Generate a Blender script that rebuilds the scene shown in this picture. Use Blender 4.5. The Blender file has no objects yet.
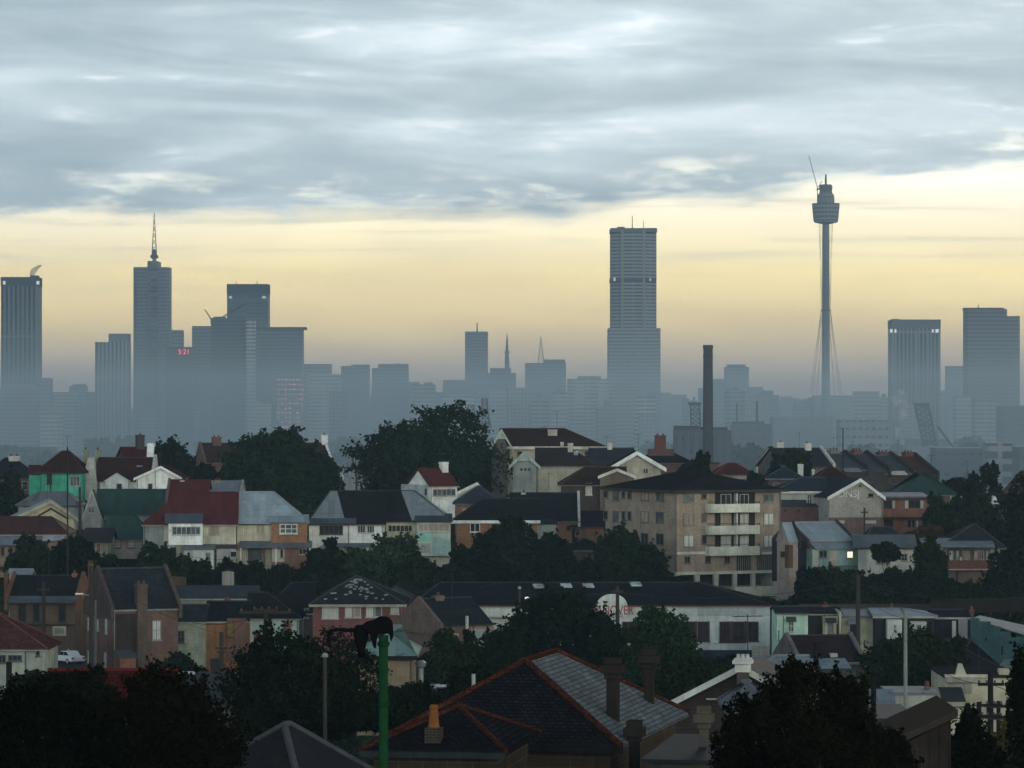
import bpy, bmesh, math, random
import numpy as np
from mathutils import Vector, Matrix

# ------------------------------------------------------------------ camera, sky, sun, exposure
SC = bpy.context.scene
COL = SC.collection
R = math.radians
F, YH, CZ = 3600.0, 410.0, 60.0          # focal length in pixels, horizon row, eye height

cam = bpy.data.cameras.new('camera')
cam.sensor_width = 36.0
cam.lens = F * 36.0 / 1024.0
cam.shift_y = (YH - 384.0) / 1024.0
cam.clip_start = 1.0
cam.clip_end = 30000.0
camo = bpy.data.objects.new('camera', cam)
camo.location = (0, 0, CZ)
camo.rotation_euler = (R(90), 0, 0)
COL.objects.link(camo)
SC.camera = camo

SC.view_settings.view_transform = 'Standard'
SC.view_settings.look = 'None'
SC.view_settings.gamma = 1.0
SC.view_settings.use_curve_mapping = False
SC.view_settings.exposure = 0.0
SC.render.engine = 'CYCLES'
SC.cycles.volume_bounces = 0
SC.cycles.max_bounces = 4
SC.cycles.diffuse_bounces = 2
SC.cycles.glossy_bounces = 2
SC.cycles.transparent_max_bounces = 6
SC.cycles.use_denoising = True
SC.cycles.sample_clamp_indirect = 4.0

SUN_EL, SUN_AZ = 16.0, 12.0               # degrees; the sun stands behind the cloud deck beyond the city
HAZE_DENSITY = 0.00012
MIST_DENSITY = 0.00038
HAZE_G = 0.4
HAZE_COLOR = (0.49, 0.71, 0.90)
MIST_COLOR = (0.62, 0.80, 0.93)
SKY_GAIN = 1.55


def srgb(r, g, b):
    def f(c):
        c /= 255.0
        return c / 12.92 if c <= 0.04045 else ((c + 0.055) / 1.055) ** 2.4
    return (f(r), f(g), f(b), 1.0)


class NT:
    """small helper to write node trees"""
    def __init__(self, tree):
        self.t = tree
        tree.nodes.clear()

    def n(self, typ, **kw):
        nd = self.t.nodes.new(typ)
        for k, v in kw.items():
            setattr(nd, k, v)
        return nd

    def put(self, sock, v):
        if isinstance(v, bpy.types.NodeSocket):
            self.t.links.new(v, sock)
        elif v is not None:
            sock.default_value = v

    def m(self, op, a, b=None, c=None, clamp=False):
        nd = self.n('ShaderNodeMath', operation=op, use_clamp=clamp)
        self.put(nd.inputs[0], a)
        if b is not None:
            self.put(nd.inputs[1], b)
        if c is not None:
            self.put(nd.inputs[2], c)
        return nd.outputs[0]

    def xyz(self, x, y, z):
        nd = self.n('ShaderNodeCombineXYZ')
        for i, v in enumerate((x, y, z)):
            self.put(nd.inputs[i], v)
        return nd.outputs[0]

    def sep(self, v):
        nd = self.n('ShaderNodeSeparateXYZ')
        self.put(nd.inputs[0], v)
        return nd.outputs

    def noise(self, vec, scale, detail=4.0, rough=0.55, dist=0.0):
        nd = self.n('ShaderNodeTexNoise')
        self.put(nd.inputs['Vector'], vec)
        nd.inputs['Scale'].default_value = scale
        nd.inputs['Detail'].default_value = detail
        nd.inputs['Roughness'].default_value = rough
        nd.inputs['Distortion'].default_value = dist
        return nd.outputs[0]

    def ramp(self, fac, stops, interp='LINEAR'):
        nd = self.n('ShaderNodeValToRGB')
        nd.color_ramp.interpolation = interp
        e = nd.color_ramp.elements
        while len(e) < len(stops):
            e.new(0.5)
        for i, (p, c) in enumerate(stops):
            e[i].position = p
            e[i].color = c if len(c) == 4 else (*c, 1)
        self.put(nd.inputs[0], fac)
        return nd.outputs[0]

    def mix(self, fac, a, b, blend='MIX'):
        nd = self.n('ShaderNodeMix', data_type='RGBA', blend_type=blend)
        self.put(nd.inputs[0], fac)
        self.put(nd.inputs[6], a)
        self.put(nd.inputs[7], b)
        return nd.outputs[2]

    def smooth(self, x, lo, hi):
        nd = self.n('ShaderNodeMapRange', interpolation_type='SMOOTHSTEP')
        self.put(nd.inputs[0], x)
        self.put(nd.inputs[1], lo)
        self.put(nd.inputs[2], hi)
        return nd.outputs[0]


def make_world():
    w = bpy.data.worlds.new('World')
    SC.world = w
    w.use_nodes = True
    t = NT(w.node_tree)
    d = t.n('ShaderNodeTexCoord').outputs['Generated']
    x, y, z = t.sep(d)
    az = t.m('ARCTAN2', x, y)
    el = t.m('MAXIMUM', z, 0.0)
    # ---- the clouded sky: long flat cloud bands with bright seams, cream light under the deck
    v1 = t.xyz(t.m('MULTIPLY', az, 10.0), t.m('MULTIPLY', t.m('ADD', el, t.m('MULTIPLY', az, 0.02)), 62.0), 3.3)
    v2 = t.xyz(t.m('MULTIPLY', az, 42.0), t.m('MULTIPLY', el, 190.0), 7.7)
    n1 = t.noise(v1, 1.0, 7.0, 0.50, 0.6)
    n2 = t.noise(v2, 1.0, 6.0, 0.52, 0.4)
    n3 = t.noise(t.xyz(t.m('MULTIPLY', az, 34.0), t.m('MULTIPLY', el, 150.0), 1.1), 1.0, 6.0, 0.56, 0.25)
    nn = t.m('ADD', t.m('MULTIPLY', n1, 0.84), t.m('MULTIPLY', n2, 0.16))
    # brighter patch high in the middle where the deck thins
    cx = t.m('DIVIDE', t.m('SUBTRACT', az, 0.025), 0.06)
    cy = t.m('DIVIDE', t.m('SUBTRACT', el, 0.100), 0.022)
    g = t.m('EXPONENT', t.m('MULTIPLY', t.m('ADD', t.m('MULTIPLY', cx, cx), t.m('MULTIPLY', cy, cy)), -1.0))
    nn = t.m('ADD', nn, t.m('MULTIPLY', g, 0.10))
    deck = t.ramp(nn, [(0.26, srgb(136, 154, 164)), (0.42, srgb(158, 173, 180)), (0.52, srgb(176, 189, 194)),
                       (0.61, srgb(196, 208, 212)), (0.70, srgb(218, 227, 229)), (0.80, srgb(245, 249, 248))])
    # darker bands with ragged edges: cloud undersides
    band = t.ramp(t.m('DIVIDE', el, 0.12), [(0.0, (0.36, 0.30, 0.27)), (0.10, (0.44, 0.35, 0.28)),
                                             (0.20, (0.76, 0.57, 0.28)), (0.32, (1.02, 0.80, 0.37)),
                                             (0.45, (1.22, 1.06, 0.72)), (0.56, (1.40, 1.27, 1.0)), (0.7, (1.25, 1.22, 1.05))])
    streak = t.m('MULTIPLY', t.m('SUBTRACT', n1, 0.5), 0.55)
    band = t.mix(1.0, band, t.xyz(t.m('ADD', streak, 0.98), t.m('ADD', streak, 0.98), t.m('ADD', t.m('MULTIPLY', streak, 0.5), 0.98)), 'MULTIPLY')
    edge = t.m('ADD', 0.0545, t.m('MULTIPLY', t.m('MAXIMUM', t.m('SUBTRACT', az, 0.015), 0.0), 0.10))
    edge = t.m('ADD', edge, t.m('MULTIPLY', t.m('SUBTRACT', n3, 0.5), 0.012))
    # thin bright seams where the sheet tears, brightest just above its lower edge
    dd = t.m('SUBTRACT', el, edge)
    seam = t.m('MULTIPLY', t.smooth(n2, 0.57, 0.74), t.smooth(n1, 0.44, 0.62))
    low = t.m('MULTIPLY', t.smooth(dd, -0.001, 0.004), t.smooth(dd, 0.013, 0.004))
    tear = t.m('MULTIPLY', t.m('MULTIPLY', low, t.smooth(n3, 0.46, 0.72)), 0.75)
    deck = t.mix(t.m('MULTIPLY', seam, 0.5), deck, srgb(250, 253, 252))
    deck = t.mix(tear, deck, (1.35, 1.28, 1.05, 1))
    # grey wisps hanging into the warm light below the sheet
    n4 = t.noise(t.xyz(t.m('MULTIPLY', az, 9.0), t.m('MULTIPLY', el, 240.0), 5.5), 1.0, 7.0, 0.55, 0.4)
    wisp = t.m('MULTIPLY', t.smooth(n4, 0.52, 0.70), t.smooth(el, 0.026, 0.050))
    band = t.mix(t.m('MULTIPLY', wisp, 0.55), band, srgb(206, 200, 176))
    mk = t.smooth(dd, -0.0030, 0.0030)
    cl = t.mix(mk, band, deck)
    # the deck is dimmed overhead and boosted behind the viewer to light wall fronts
    up = t.ramp(el, [(0.0, (1, 1, 1)), (0.13, (1, 1, 1)), (0.26, (0.42, 0.45, 0.47)), (0.55, (0.13, 0.145, 0.16)), (1.0, (0.08, 0.09, 0.10))])
    bk = t.m('ADD', 3.1, t.m('MULTIPLY', t.smooth(y, -0.5, 0.8), -2.1))
    cl = t.mix(1.0, cl, up, 'MULTIPLY')
    cl = t.mix(1.0, cl, t.xyz(t.m('MULTIPLY', bk, 0.97), bk, t.m('MULTIPLY', bk, 1.03)), 'MULTIPLY')
    sky = t.n('ShaderNodeTexSky', sky_type='NISHITA', sun_disc=False)
    sky.sun_elevation = R(SUN_EL)
    sky.sun_rotation = R(SUN_AZ)
    b1 = t.n('ShaderNodeBackground')
    t.put(b1.inputs[0], sky.outputs[0])
    b1.inputs[1].default_value = 0.05
    b2 = t.n('ShaderNodeBackground')
    t.put(b2.inputs[0], cl)
    b2.inputs[1].default_value = SKY_GAIN
    ms = t.n('ShaderNodeMixShader')
    ms.inputs[0].default_value = 0.96     # cloud cover
    t.t.links.new(b1.outputs[0], ms.inputs[1])
    t.t.links.new(b2.outputs[0], ms.inputs[2])
    o = t.n('ShaderNodeOutputWorld')
    t.t.links.new(ms.outputs[0], o.inputs[0])


make_world()
sl = bpy.data.lights.new('sun', 'SUN')
sl.energy = 0.4
sl.angle = R(14)
sl.color = (1.0, 0.93, 0.82)
so = bpy.data.objects.new('sun', sl)
so.rotation_euler = Vector((-math.sin(R(SUN_AZ)) * math.cos(R(SUN_EL)), -math.cos(R(SUN_AZ)) * math.cos(R(SUN_EL)), -math.sin(R(SUN_EL)))).to_track_quat('-Z', 'Y').to_euler()
COL.objects.link(so)

# ------------------------------------------------------------------ helpers


def W(px, py, Y):
    """the point at distance Y seen at photo position px, py"""
    return Vector(((px - 512.0) / F * Y, Y, CZ + (YH - py) / F * Y))


GP = [(-80, 54), (0, 56), (50, 52), (90, 46), (130, 42), (200, 35.5), (260, 33), (360, 31.2), (405, 31.2), (430, 31.8),
      (450, 33.4), (470, 36.2), (490, 38.4), (510, 40.0), (560, 43.6), (600, 45.2), (660, 44.5), (720, 40), (850, 29), (1000, 21), (1300, 15), (9000, 13)]
GPX = [a for a, b in GP]
GPZ = [b for a, b in GP]


def ground_z(Y):
    return float(np.interp(Y, GPX, GPZ))


class MB:
    """collects shapes in one bmesh, then links them as one object"""
    def __init__(self):
        self.bm = bmesh.new()

    def poly(self, pts):
        vs = [self.bm.verts.new(p) for p in pts]
        return self.bm.faces.new(vs)

    def box(self, x0, x1, y0, y1, z0, z1):
        c = [(x0, y0, z0), (x1, y0, z0), (x1, y1, z0), (x0, y1, z0), (x0, y0, z1), (x1, y0, z1), (x1, y1, z1), (x0, y1, z1)]
        v = [self.bm.verts.new(p) for p in c]
        for f in ((0, 3, 2, 1), (4, 5, 6, 7), (0, 1, 5, 4), (1, 2, 6, 5), (2, 3, 7, 6), (3, 0, 4, 7)):
            self.bm.faces.new([v[i] for i in f])
        return self

    def prism(self, prof, axis, a, b):
        """profile polygon (u, v) extruded along axis 'x' (profile in y, z) or 'y' (profile in x, z) or 'z' (profile in x, y)"""
        def P(u, v, w):
            return (w, u, v) if axis == 'x' else ((u, w, v) if axis == 'y' else (u, v, w))
        A = [self.bm.verts.new(P(u, v, a)) for u, v in prof]
        B = [self.bm.verts.new(P(u, v, b)) for u, v in prof]
        n = len(prof)
        self.bm.faces.new(A)
        self.bm.faces.new(B[::-1])
        for i in range(n):
            self.bm.faces.new([A[i], B[i], B[(i + 1) % n], A[(i + 1) % n]])
        return self

    def slab(self, polys, t, lift=0.004):
        """roof planes as a solid of vertical thickness t"""
        sub = bmesh.new()
        cache = {}

        def V(p):
            k = tuple(round(c, 4) for c in p)
            if k not in cache:
                cache[k] = sub.verts.new((p[0], p[1], p[2] + lift))
            return cache[k]
        for pl in polys:
            vs = []
            for p in pl:
                v = V(p)
                if v not in vs:
                    vs.append(v)
            if len(vs) > 2:
                sub.faces.new(vs)
        fs = list(sub.faces)
        r = bmesh.ops.extrude_face_region(sub, geom=fs)
        bmesh.ops.translate(sub, vec=(0, 0, t), verts=[g for g in r['geom'] if isinstance(g, bmesh.types.BMVert)])
        me = bpy.data.meshes.new('tmp')
        sub.to_mesh(me)
        sub.free()
        self.bm.from_mesh(me)
        bpy.data.meshes.remove(me)
        return self

    def tube(self, p0, p1, r0, r1=None, n=8, caps=True):
        r1 = r0 if r1 is None else r1
        p0, p1 = Vector(p0), Vector(p1)
        d = (p1 - p0)
        if d.length < 1e-6:
            return self
        q = d.to_track_quat('Z', 'Y')
        A, B = [], []
        for i in range(n):
            a = 2 * math.pi * i / n
            o = q @ Vector((math.cos(a), math.sin(a), 0))
            A.append(self.bm.verts.new(p0 + o * r0))
            B.append(self.bm.verts.new(p1 + o * r1))
        for i in range(n):
            j = (i + 1) % n
            self.bm.faces.new([A[i], A[j], B[j], B[i]])
        if caps:
            self.bm.faces.new(A[::-1])
            self.bm.faces.new(B)
        return self

    def lathe(self, prof, n=16, c=(0, 0), a0=0.0):
        rings = []
        for r, z in prof:
            rings.append([self.bm.verts.new((c[0] + r * math.cos(a0 + 2 * math.pi * i / n), c[1] + r * math.sin(a0 + 2 * math.pi * i / n), z)) for i in range(n)])
        for A, B in zip(rings, rings[1:]):
            for i in range(n):
                j = (i + 1) % n
                self.bm.faces.new([A[i], A[j], B[j], B[i]])
        self.bm.faces.new(rings[0][::-1])
        self.bm.faces.new(rings[-1])
        return self

    def build(self, name, m, parent=None, loc=None, rz=0.0, smooth=False, bevel=0.0):
        bm = self.bm
        bmesh.ops.recalc_face_normals(bm, faces=bm.faces)
        if bevel > 0:
            bmesh.ops.bevel(bm, geom=list(bm.edges), offset=bevel, segments=1, affect='EDGES', clamp_overlap=True)
        uv = bm.loops.layers.uv.new('metres')
        for f in bm.faces:
            n = f.normal
            u = Vector((0, 0, 1)).cross(n)
            if u.length < 0.05:
                u = Vector((1, 0, 0))
            u.normalize()
            v = n.cross(u)
            for l in f.loops:
                l[uv].uv = (l.vert.co.dot(u), l.vert.co.dot(v))
            f.smooth = smooth
        me = bpy.data.meshes.new(name)
        bm.to_mesh(me)
        bm.free()
        o = bpy.data.objects.new(name, me)
        if m is not None:
            me.materials.append(m)
        COL.objects.link(o)
        if parent is not None:
            o.parent = parent
        if loc is not None:
            o.location = loc
        o.rotation_euler = (0, 0, rz)
        return o


def tag(o, label=None, cat=None, group=None, kind=None):
    if label:
        o['label'] = label
    if cat:
        o['category'] = cat
    if group:
        o['group'] = group
    if kind:
        o['kind'] = kind
    return o


def thing(name, label, cat, loc, rz=0.0, group=None):
    o = bpy.data.objects.new(name, None)
    o.empty_display_size = 0.5
    COL.objects.link(o)
    o.location = loc
    o.rotation_euler = (0, 0, rz)
    return tag(o, label, cat, group)


# ------------------------------------------------------------------ materials
MATS = {}


def new_mat(key):
    m = bpy.data.materials.new(key)
    m.use_nodes = True
    return m, NT(m.node_tree)


def finish(t, col, rough=0.75, spec=0.35, bump=None, metal=0.0, bstr=0.3):
    p = t.n('ShaderNodeBsdfPrincipled')
    t.put(p.inputs['Base Color'], col)
    t.put(p.inputs['Roughness'], rough)
    p.inputs['Specular IOR Level'].default_value = spec
    p.inputs['Metallic'].default_value = metal
    if bump is not None:
        b = t.n('ShaderNodeBump')
        b.inputs['Strength'].default_value = bstr
        b.inputs['Distance'].default_value = 0.03
        t.put(b.inputs['Height'], bump)
        t.t.links.new(b.outputs[0], p.inputs['Normal'])
    o = t.n('ShaderNodeOutputMaterial')
    t.t.links.new(p.outputs[0], o.inputs[0])


def C4(c):
    return (c[0], c[1], c[2], 1.0)


def grime(t, base, amt=0.35, streak=True):
    """uneven weathering: broad blotches and rain streaks"""
    ob = t.n('ShaderNodeTexCoord').outputs['Object']
    n1 = t.noise(ob, 0.55, 5.0, 0.6)
    n2 = t.noise(ob, 3.1, 4.0, 0.6)
    mp = t.n('ShaderNodeMapping')
    mp.inputs['Scale'].default_value = (2.6, 2.6, 0.22)
    t.put(mp.inputs[0], ob)
    n3 = t.noise(mp.outputs[0], 1.0, 4.0, 0.6)
    f = t.m('ADD', t.m('MULTIPLY', n1, 0.5), t.m('MULTIPLY', n2, 0.2))
    f = t.m('ADD', f, t.m('MULTIPLY', n3, 0.3 if streak else 0.0))
    f = t.smooth(f, 0.32, 0.68)
    rnd = t.n('ShaderNodeObjectInfo').outputs['Random']
    k = t.m('ADD', 1.0 - amt, t.m('MULTIPLY', f, amt * 1.35))
    k = t.m('MULTIPLY', k, t.m('ADD', 0.93, t.m('MULTIPLY', rnd, 0.14)))
    return t.mix(1.0, base, t.xyz(k, k, k), 'MULTIPLY')


def M(kind, col=(0.3, 0.3, 0.3), a=None):
    key = f'{kind}_{col[0]:.3f}_{col[1]:.3f}_{col[2]:.3f}_{a}'
    if key in MATS:
        return MATS[key]
    m, t = new_mat(key)
    MATS[key] = m
    uv = t.n('ShaderNodeUVMap', uv_map='metres').outputs[0]
    u, v, _ = t.sep(uv)
    c = C4(col)
    dark = C4([x * 0.55 for x in col])
    lite = C4([min(1, x * 1.22) for x in col])
    if kind == 'paint':
        finish(t, grime(t, c, 0.40), 0.8, 0.0)
    elif kind == 'flat':
        finish(t, c, 0.7, 0.0)
    elif kind == 'board':
        s = t.m('PINGPONG', v, 0.09)
        line = t.smooth(s, 0.0, 0.018)
        b = t.mix(line, dark, c)
        finish(t, grime(t, b, 0.42), 0.8, 0.0, bump=s, bstr=0.5)
    elif kind == 'vboard':
        s = t.m('PINGPONG', u, 0.15)
        line = t.smooth(s, 0.0, 0.03)
        finish(t, grime(t, t.mix(line, dark, c), 0.42), 0.8, 0.0, bump=s, bstr=0.5)
    elif kind in ('brick', 'stone'):
        br = t.n('ShaderNodeTexBrick')
        t.put(br.inputs['Vector'], uv)
        big = kind == 'stone'
        t.put(br.inputs['Color1'], c)
        t.put(br.inputs['Color2'], dark if not big else C4([x * 0.75 for x in col]))
        t.put(br.inputs['Mortar'], C4([x * 0.5 + 0.06 for x in col]))
        br.inputs['Scale'].default_value = 1.0
        br.inputs['Mortar Size'].default_value = 0.012
        br.inputs['Bias'].default_value = -0.35
        br.inputs['Brick Width'].default_value = 0.8 if big else 0.24
        br.inputs['Row Height'].default_value = 0.36 if big else 0.086
        finish(t, grime(t, br.outputs[0], 0.34), 0.9, 0.0, bump=br.outputs[1], bstr=-0.4)
    elif kind in ('tile', 'slate'):
        br = t.n('ShaderNodeTexBrick')
        t.put(br.inputs['Vector'], uv)
        t.put(br.inputs['Color1'], lite)
        t.put(br.inputs['Color2'], C4([x * 0.72 for x in col]))
        t.put(br.inputs['Mortar'], C4([x * 0.3 for x in col]))
        br.inputs['Scale'].default_value = 1.0
        br.inputs['Mortar Size'].default_value = 0.02
        br.inputs['Brick Width'].default_value = 0.32 if kind == 'tile' else 0.26
        br.inputs['Row Height'].default_value = 0.34 if kind == 'tile' else 0.2
        finish(t, grime(t, br.outputs[0], 0.55, False), 0.9 if kind == 'tile' else 0.8, 0.0, bump=br.outputs[1], bstr=-0.5)
    elif kind == 'iron':
        s = t.m('PINGPONG', u, 0.055)
        seam = t.smooth(t.m('PINGPONG', u, 0.42), 0.0, 0.03)
        lap = t.smooth(t.m('PINGPONG', v, 1.2), 0.0, 0.05)
        b = t.mix(t.m('MULTIPLY', seam, lap), C4([x * 0.72 for x in col]), c)
        ob = t.n('ShaderNodeTexCoord').outputs['Object']
        sh = t.noise(t.xyz(t.m('FLOOR', t.m('DIVIDE', u, 0.84)), t.m('FLOOR', t.m('DIVIDE', v, 2.4)), 0.3), 3.7, 0.0)
        kk = t.m('ADD', 0.74, t.m('MULTIPLY', sh, 0.52))
        b = t.mix(1.0, b, t.xyz(kk, kk, kk), 'MULTIPLY')
        if a:
            rust = t.smooth(t.noise(ob, 0.8, 5.0, 0.65), 0.52, 0.66)
            b = t.mix(t.m('MULTIPLY', rust, a), b, (0.075, 0.05, 0.042, 1))
        finish(t, grime(t, b, 0.36, False), 0.65, 0.02, bump=s, bstr=0.35)
    elif kind == 'glass':
        ob = t.n('ShaderNodeTexCoord').outputs['Object']
        n = t.noise(ob, 0.9, 2.0)
        finish(t, t.mix(t.smooth(n, 0.35, 0.65), C4([x * 0.5 for x in col]), c), 0.15, 0.14)
    elif kind == 'curtain':
        s = t.m('PINGPONG', u, 0.11)
        finish(t, grime(t, t.mix(t.smooth(s, 0.0, 0.08), C4([x * 0.72 for x in col]), c), 0.3), 0.5, 0.05)
    elif kind == 'lit':
        p = t.n('ShaderNodeEmission')
        p.inputs[0].default_value = c
        p.inputs[1].default_value = a or 1.0
        o = t.n('ShaderNodeOutputMaterial')
        t.t.links.new(p.outputs[0], o.inputs[0])
    elif kind == 'tower':
        # a = (floor pitch, window share of the floor, bay width, window share of the bay, glass tone)
        fp, fr, bp, br_, gl = a
        wf = t.m('LESS_THAN', t.m('FRACT', t.m('DIVIDE', v, fp)), fr)
        wb = t.m('LESS_THAN', t.m('FRACT', t.m('DIVIDE', u, bp)), br_)
        w = t.m('MULTIPLY', wf, wb)
        cell = t.n('ShaderNodeTexWhiteNoise')
        t.put(cell.inputs[0], t.xyz(t.m('FLOOR', t.m('DIVIDE', u, bp)), t.m('FLOOR', t.m('DIVIDE', v, fp)), 0.5))
        c = C4([min(.8, x * 1.7) for x in col])
        g = t.mix(cell.outputs[0], C4([x * gl * 0.2 for x in col]), C4([x * gl * 1.1 for x in col]))
        finish(t, t.mix(w, c, g), 0.6, 0.08)
    elif kind == 'leaf':
        ob = t.n('ShaderNodeTexCoord').outputs['Object']
        at = t.n('ShaderNodeAttribute', attribute_name='tone').outputs['Fac']
        n = t.noise(ob, a or 0.6, 3.0, 0.6)
        rnd = t.n('ShaderNodeObjectInfo').outputs['Random']
        f = t.m('ADD', t.m('MULTIPLY', n, 0.6), t.m('MULTIPLY', at, 0.5))
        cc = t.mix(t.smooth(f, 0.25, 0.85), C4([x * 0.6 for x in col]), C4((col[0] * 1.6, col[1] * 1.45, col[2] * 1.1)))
        k = t.m('ADD', 0.85, t.m('MULTIPLY', rnd, 0.3))
        finish(t, t.mix(1.0, cc, t.xyz(k, k, k), 'MULTIPLY'), 1.0, 0.0)
    elif kind == 'bark':
        ob = t.n('ShaderNodeTexCoord').outputs['Object']
        finish(t, t.mix(t.noise(ob, 6.0, 4.0), dark, lite), 0.9, 0.0)
    elif kind == 'metal':
        finish(t, grime(t, c, 0.35), 0.4, 0.5, metal=0.3)
    elif kind == 'ground':
        ob = t.n('ShaderNodeTexCoord').outputs['Object']
        n = t.noise(ob, 0.12, 6.0, 0.65)
        n2 = t.noise(ob, 1.7, 5.0, 0.7)
        cc = t.ramp(t.m('ADD', t.m('MULTIPLY', n, 0.6), t.m('MULTIPLY', n2, 0.4)),
                    [(0.3, (0.020, 0.028, 0.014)), (0.5, (0.034, 0.040, 0.022)), (0.66, (0.060, 0.055, 0.040))])
        finish(t, cc, 1.0, 0.0)
    return m


GLASS = ('glass', (0.028, 0.032, 0.040))

# ------------------------------------------------------------------ ground, far hills, haze


def make_ground():
    xs = np.concatenate([[-1500, -900, -500, -300], np.linspace(-200, 200, 61), [300, 500, 900, 1500]])
    ys = np.concatenate([np.linspace(-60, 100, 20), np.linspace(108, 760, 110), [800, 850, 920, 1000, 1150, 1300, 1700, 2300, 3200, 4200, 5500]])
    rng = random.Random(4)
    bm = bmesh.new()
    g = []
    for y in ys:
        row = []
        for x in xs:
            j = 0.0 if y > 1400 else 0.35 * math.sin(x * 0.21 + y * 0.13) + 0.3 * math.sin(x * 0.07 - y * 0.19)
            row.append(bm.verts.new((x, y, ground_z(y) + j - 0.3)))
        g.append(row)
    for i in range(len(ys) - 1):
        for k in range(len(xs) - 1):
            bm.faces.new([g[i][k], g[i][k + 1], g[i + 1][k + 1], g[i + 1][k]])
    me = bpy.data.meshes.new('ground')
    bm.to_mesh(me)
    bm.free()
    me.materials.append(M('ground'))
    for p in me.polygons:
        p.use_smooth = True
    o = bpy.data.objects.new('ground', me)
    COL.objects.link(o)
    tag(o, kind='structure')
    # low hills beyond the city
    b = MB()
    pr = []
    n = 70
    for i in range(n + 1):
        px = -150 + 1330 * i / n
        py = 404 + 6 * math.sin(px * 0.013) + 3 * math.sin(px * 0.041 + 1)
        p = W(px, py, 5200)
        pr.append((p.x, p.z))
    prof = pr + [(pr[-1][0], 5), (pr[0][0], 5)]
    b.prism(prof, 'y', 5180, 5420)
    tag(b.build('hills', M('flat', (0.035, 0.045, 0.04))), kind='structure')


make_ground()


def make_haze():
    b = MB()
    b.box(-1600, 1600, -90, 5600, 3, 352)
    m, t = new_mat('haze')
    p = t.n('ShaderNodeVolumePrincipled')
    p.inputs['Color'].default_value = C4(HAZE_COLOR)
    p.inputs['Density'].default_value = HAZE_DENSITY
    p.inputs['Anisotropy'].default_value = HAZE_G
    o = t.n('ShaderNodeOutputMaterial')
    t.t.links.new(p.outputs[0], o.inputs['Volume'])
    h = b.build('haze', m)
    tag(h, kind='stuff')


make_haze()


def make_mist():
    # the smoke of the inner city lying low over the flats between the ridge and the towers
    b = MB()
    b.box(-900, 900, 1000, 4350, 4, 92)
    m, t = new_mat('mist')
    p = t.n('ShaderNodeVolumePrincipled')
    p.inputs['Color'].default_value = C4(MIST_COLOR)
    p.inputs['Density'].default_value = MIST_DENSITY
    p.inputs['Anisotropy'].default_value = HAZE_G
    o = t.n('ShaderNodeOutputMaterial')
    t.t.links.new(p.outputs[0], o.inputs['Volume'])
    tag(b.build('mist', m), kind='stuff')


make_mist()


def smoke(name, label, pts, dens, col=(0.85, 0.88, 0.9)):
    """a drifting plume: a wavering tube of thin smoke; pts = (px, py, Y, radius in metres)"""
    b = MB()
    P = [(W(px, py, Y), r) for px, py, Y, r in pts]
    n = 10
    c0 = P[0][0]
    rings = []
    for p, r in P:
        rings.append([b.bm.verts.new((p.x - c0.x + r * math.cos(2 * math.pi * i / n), p.y - c0.y + r * math.sin(2 * math.pi * i / n) * 0.8,
                                      p.z - c0.z + r * 0.5 * math.sin(2 * math.pi * i / n + 1))) for i in range(n)])
    for A, B in zip(rings, rings[1:]):
        for i in range(n):
            j = (i + 1) % n
            b.bm.faces.new([A[i], A[j], B[j], B[i]])
    b.bm.faces.new(rings[0][::-1])
    b.bm.faces.new(rings[-1])
    m, t = new_mat('smoke')
    ob = t.n('ShaderNodeTexCoord').outputs['Object']
    nz = t.noise(ob, 0.75 / max(r for _, r in P), 4.0, 0.62)
    p = t.n('ShaderNodeVolumePrincipled')
    p.inputs['Color'].default_value = C4(col)
    p.inputs['Anisotropy'].default_value = 0.5
    t.put(p.inputs['Density'], t.m('MULTIPLY', t.smooth(nz, 0.46, 0.72), dens))
    o = t.n('ShaderNodeOutputMaterial')
    t.t.links.new(p.outputs[0], o.inputs['Volume'])
    h = b.build(name, m, loc=c0)
    tag(h, label, 'smoke', kind='stuff')


# ------------------------------------------------------------------ the city skyline


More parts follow.
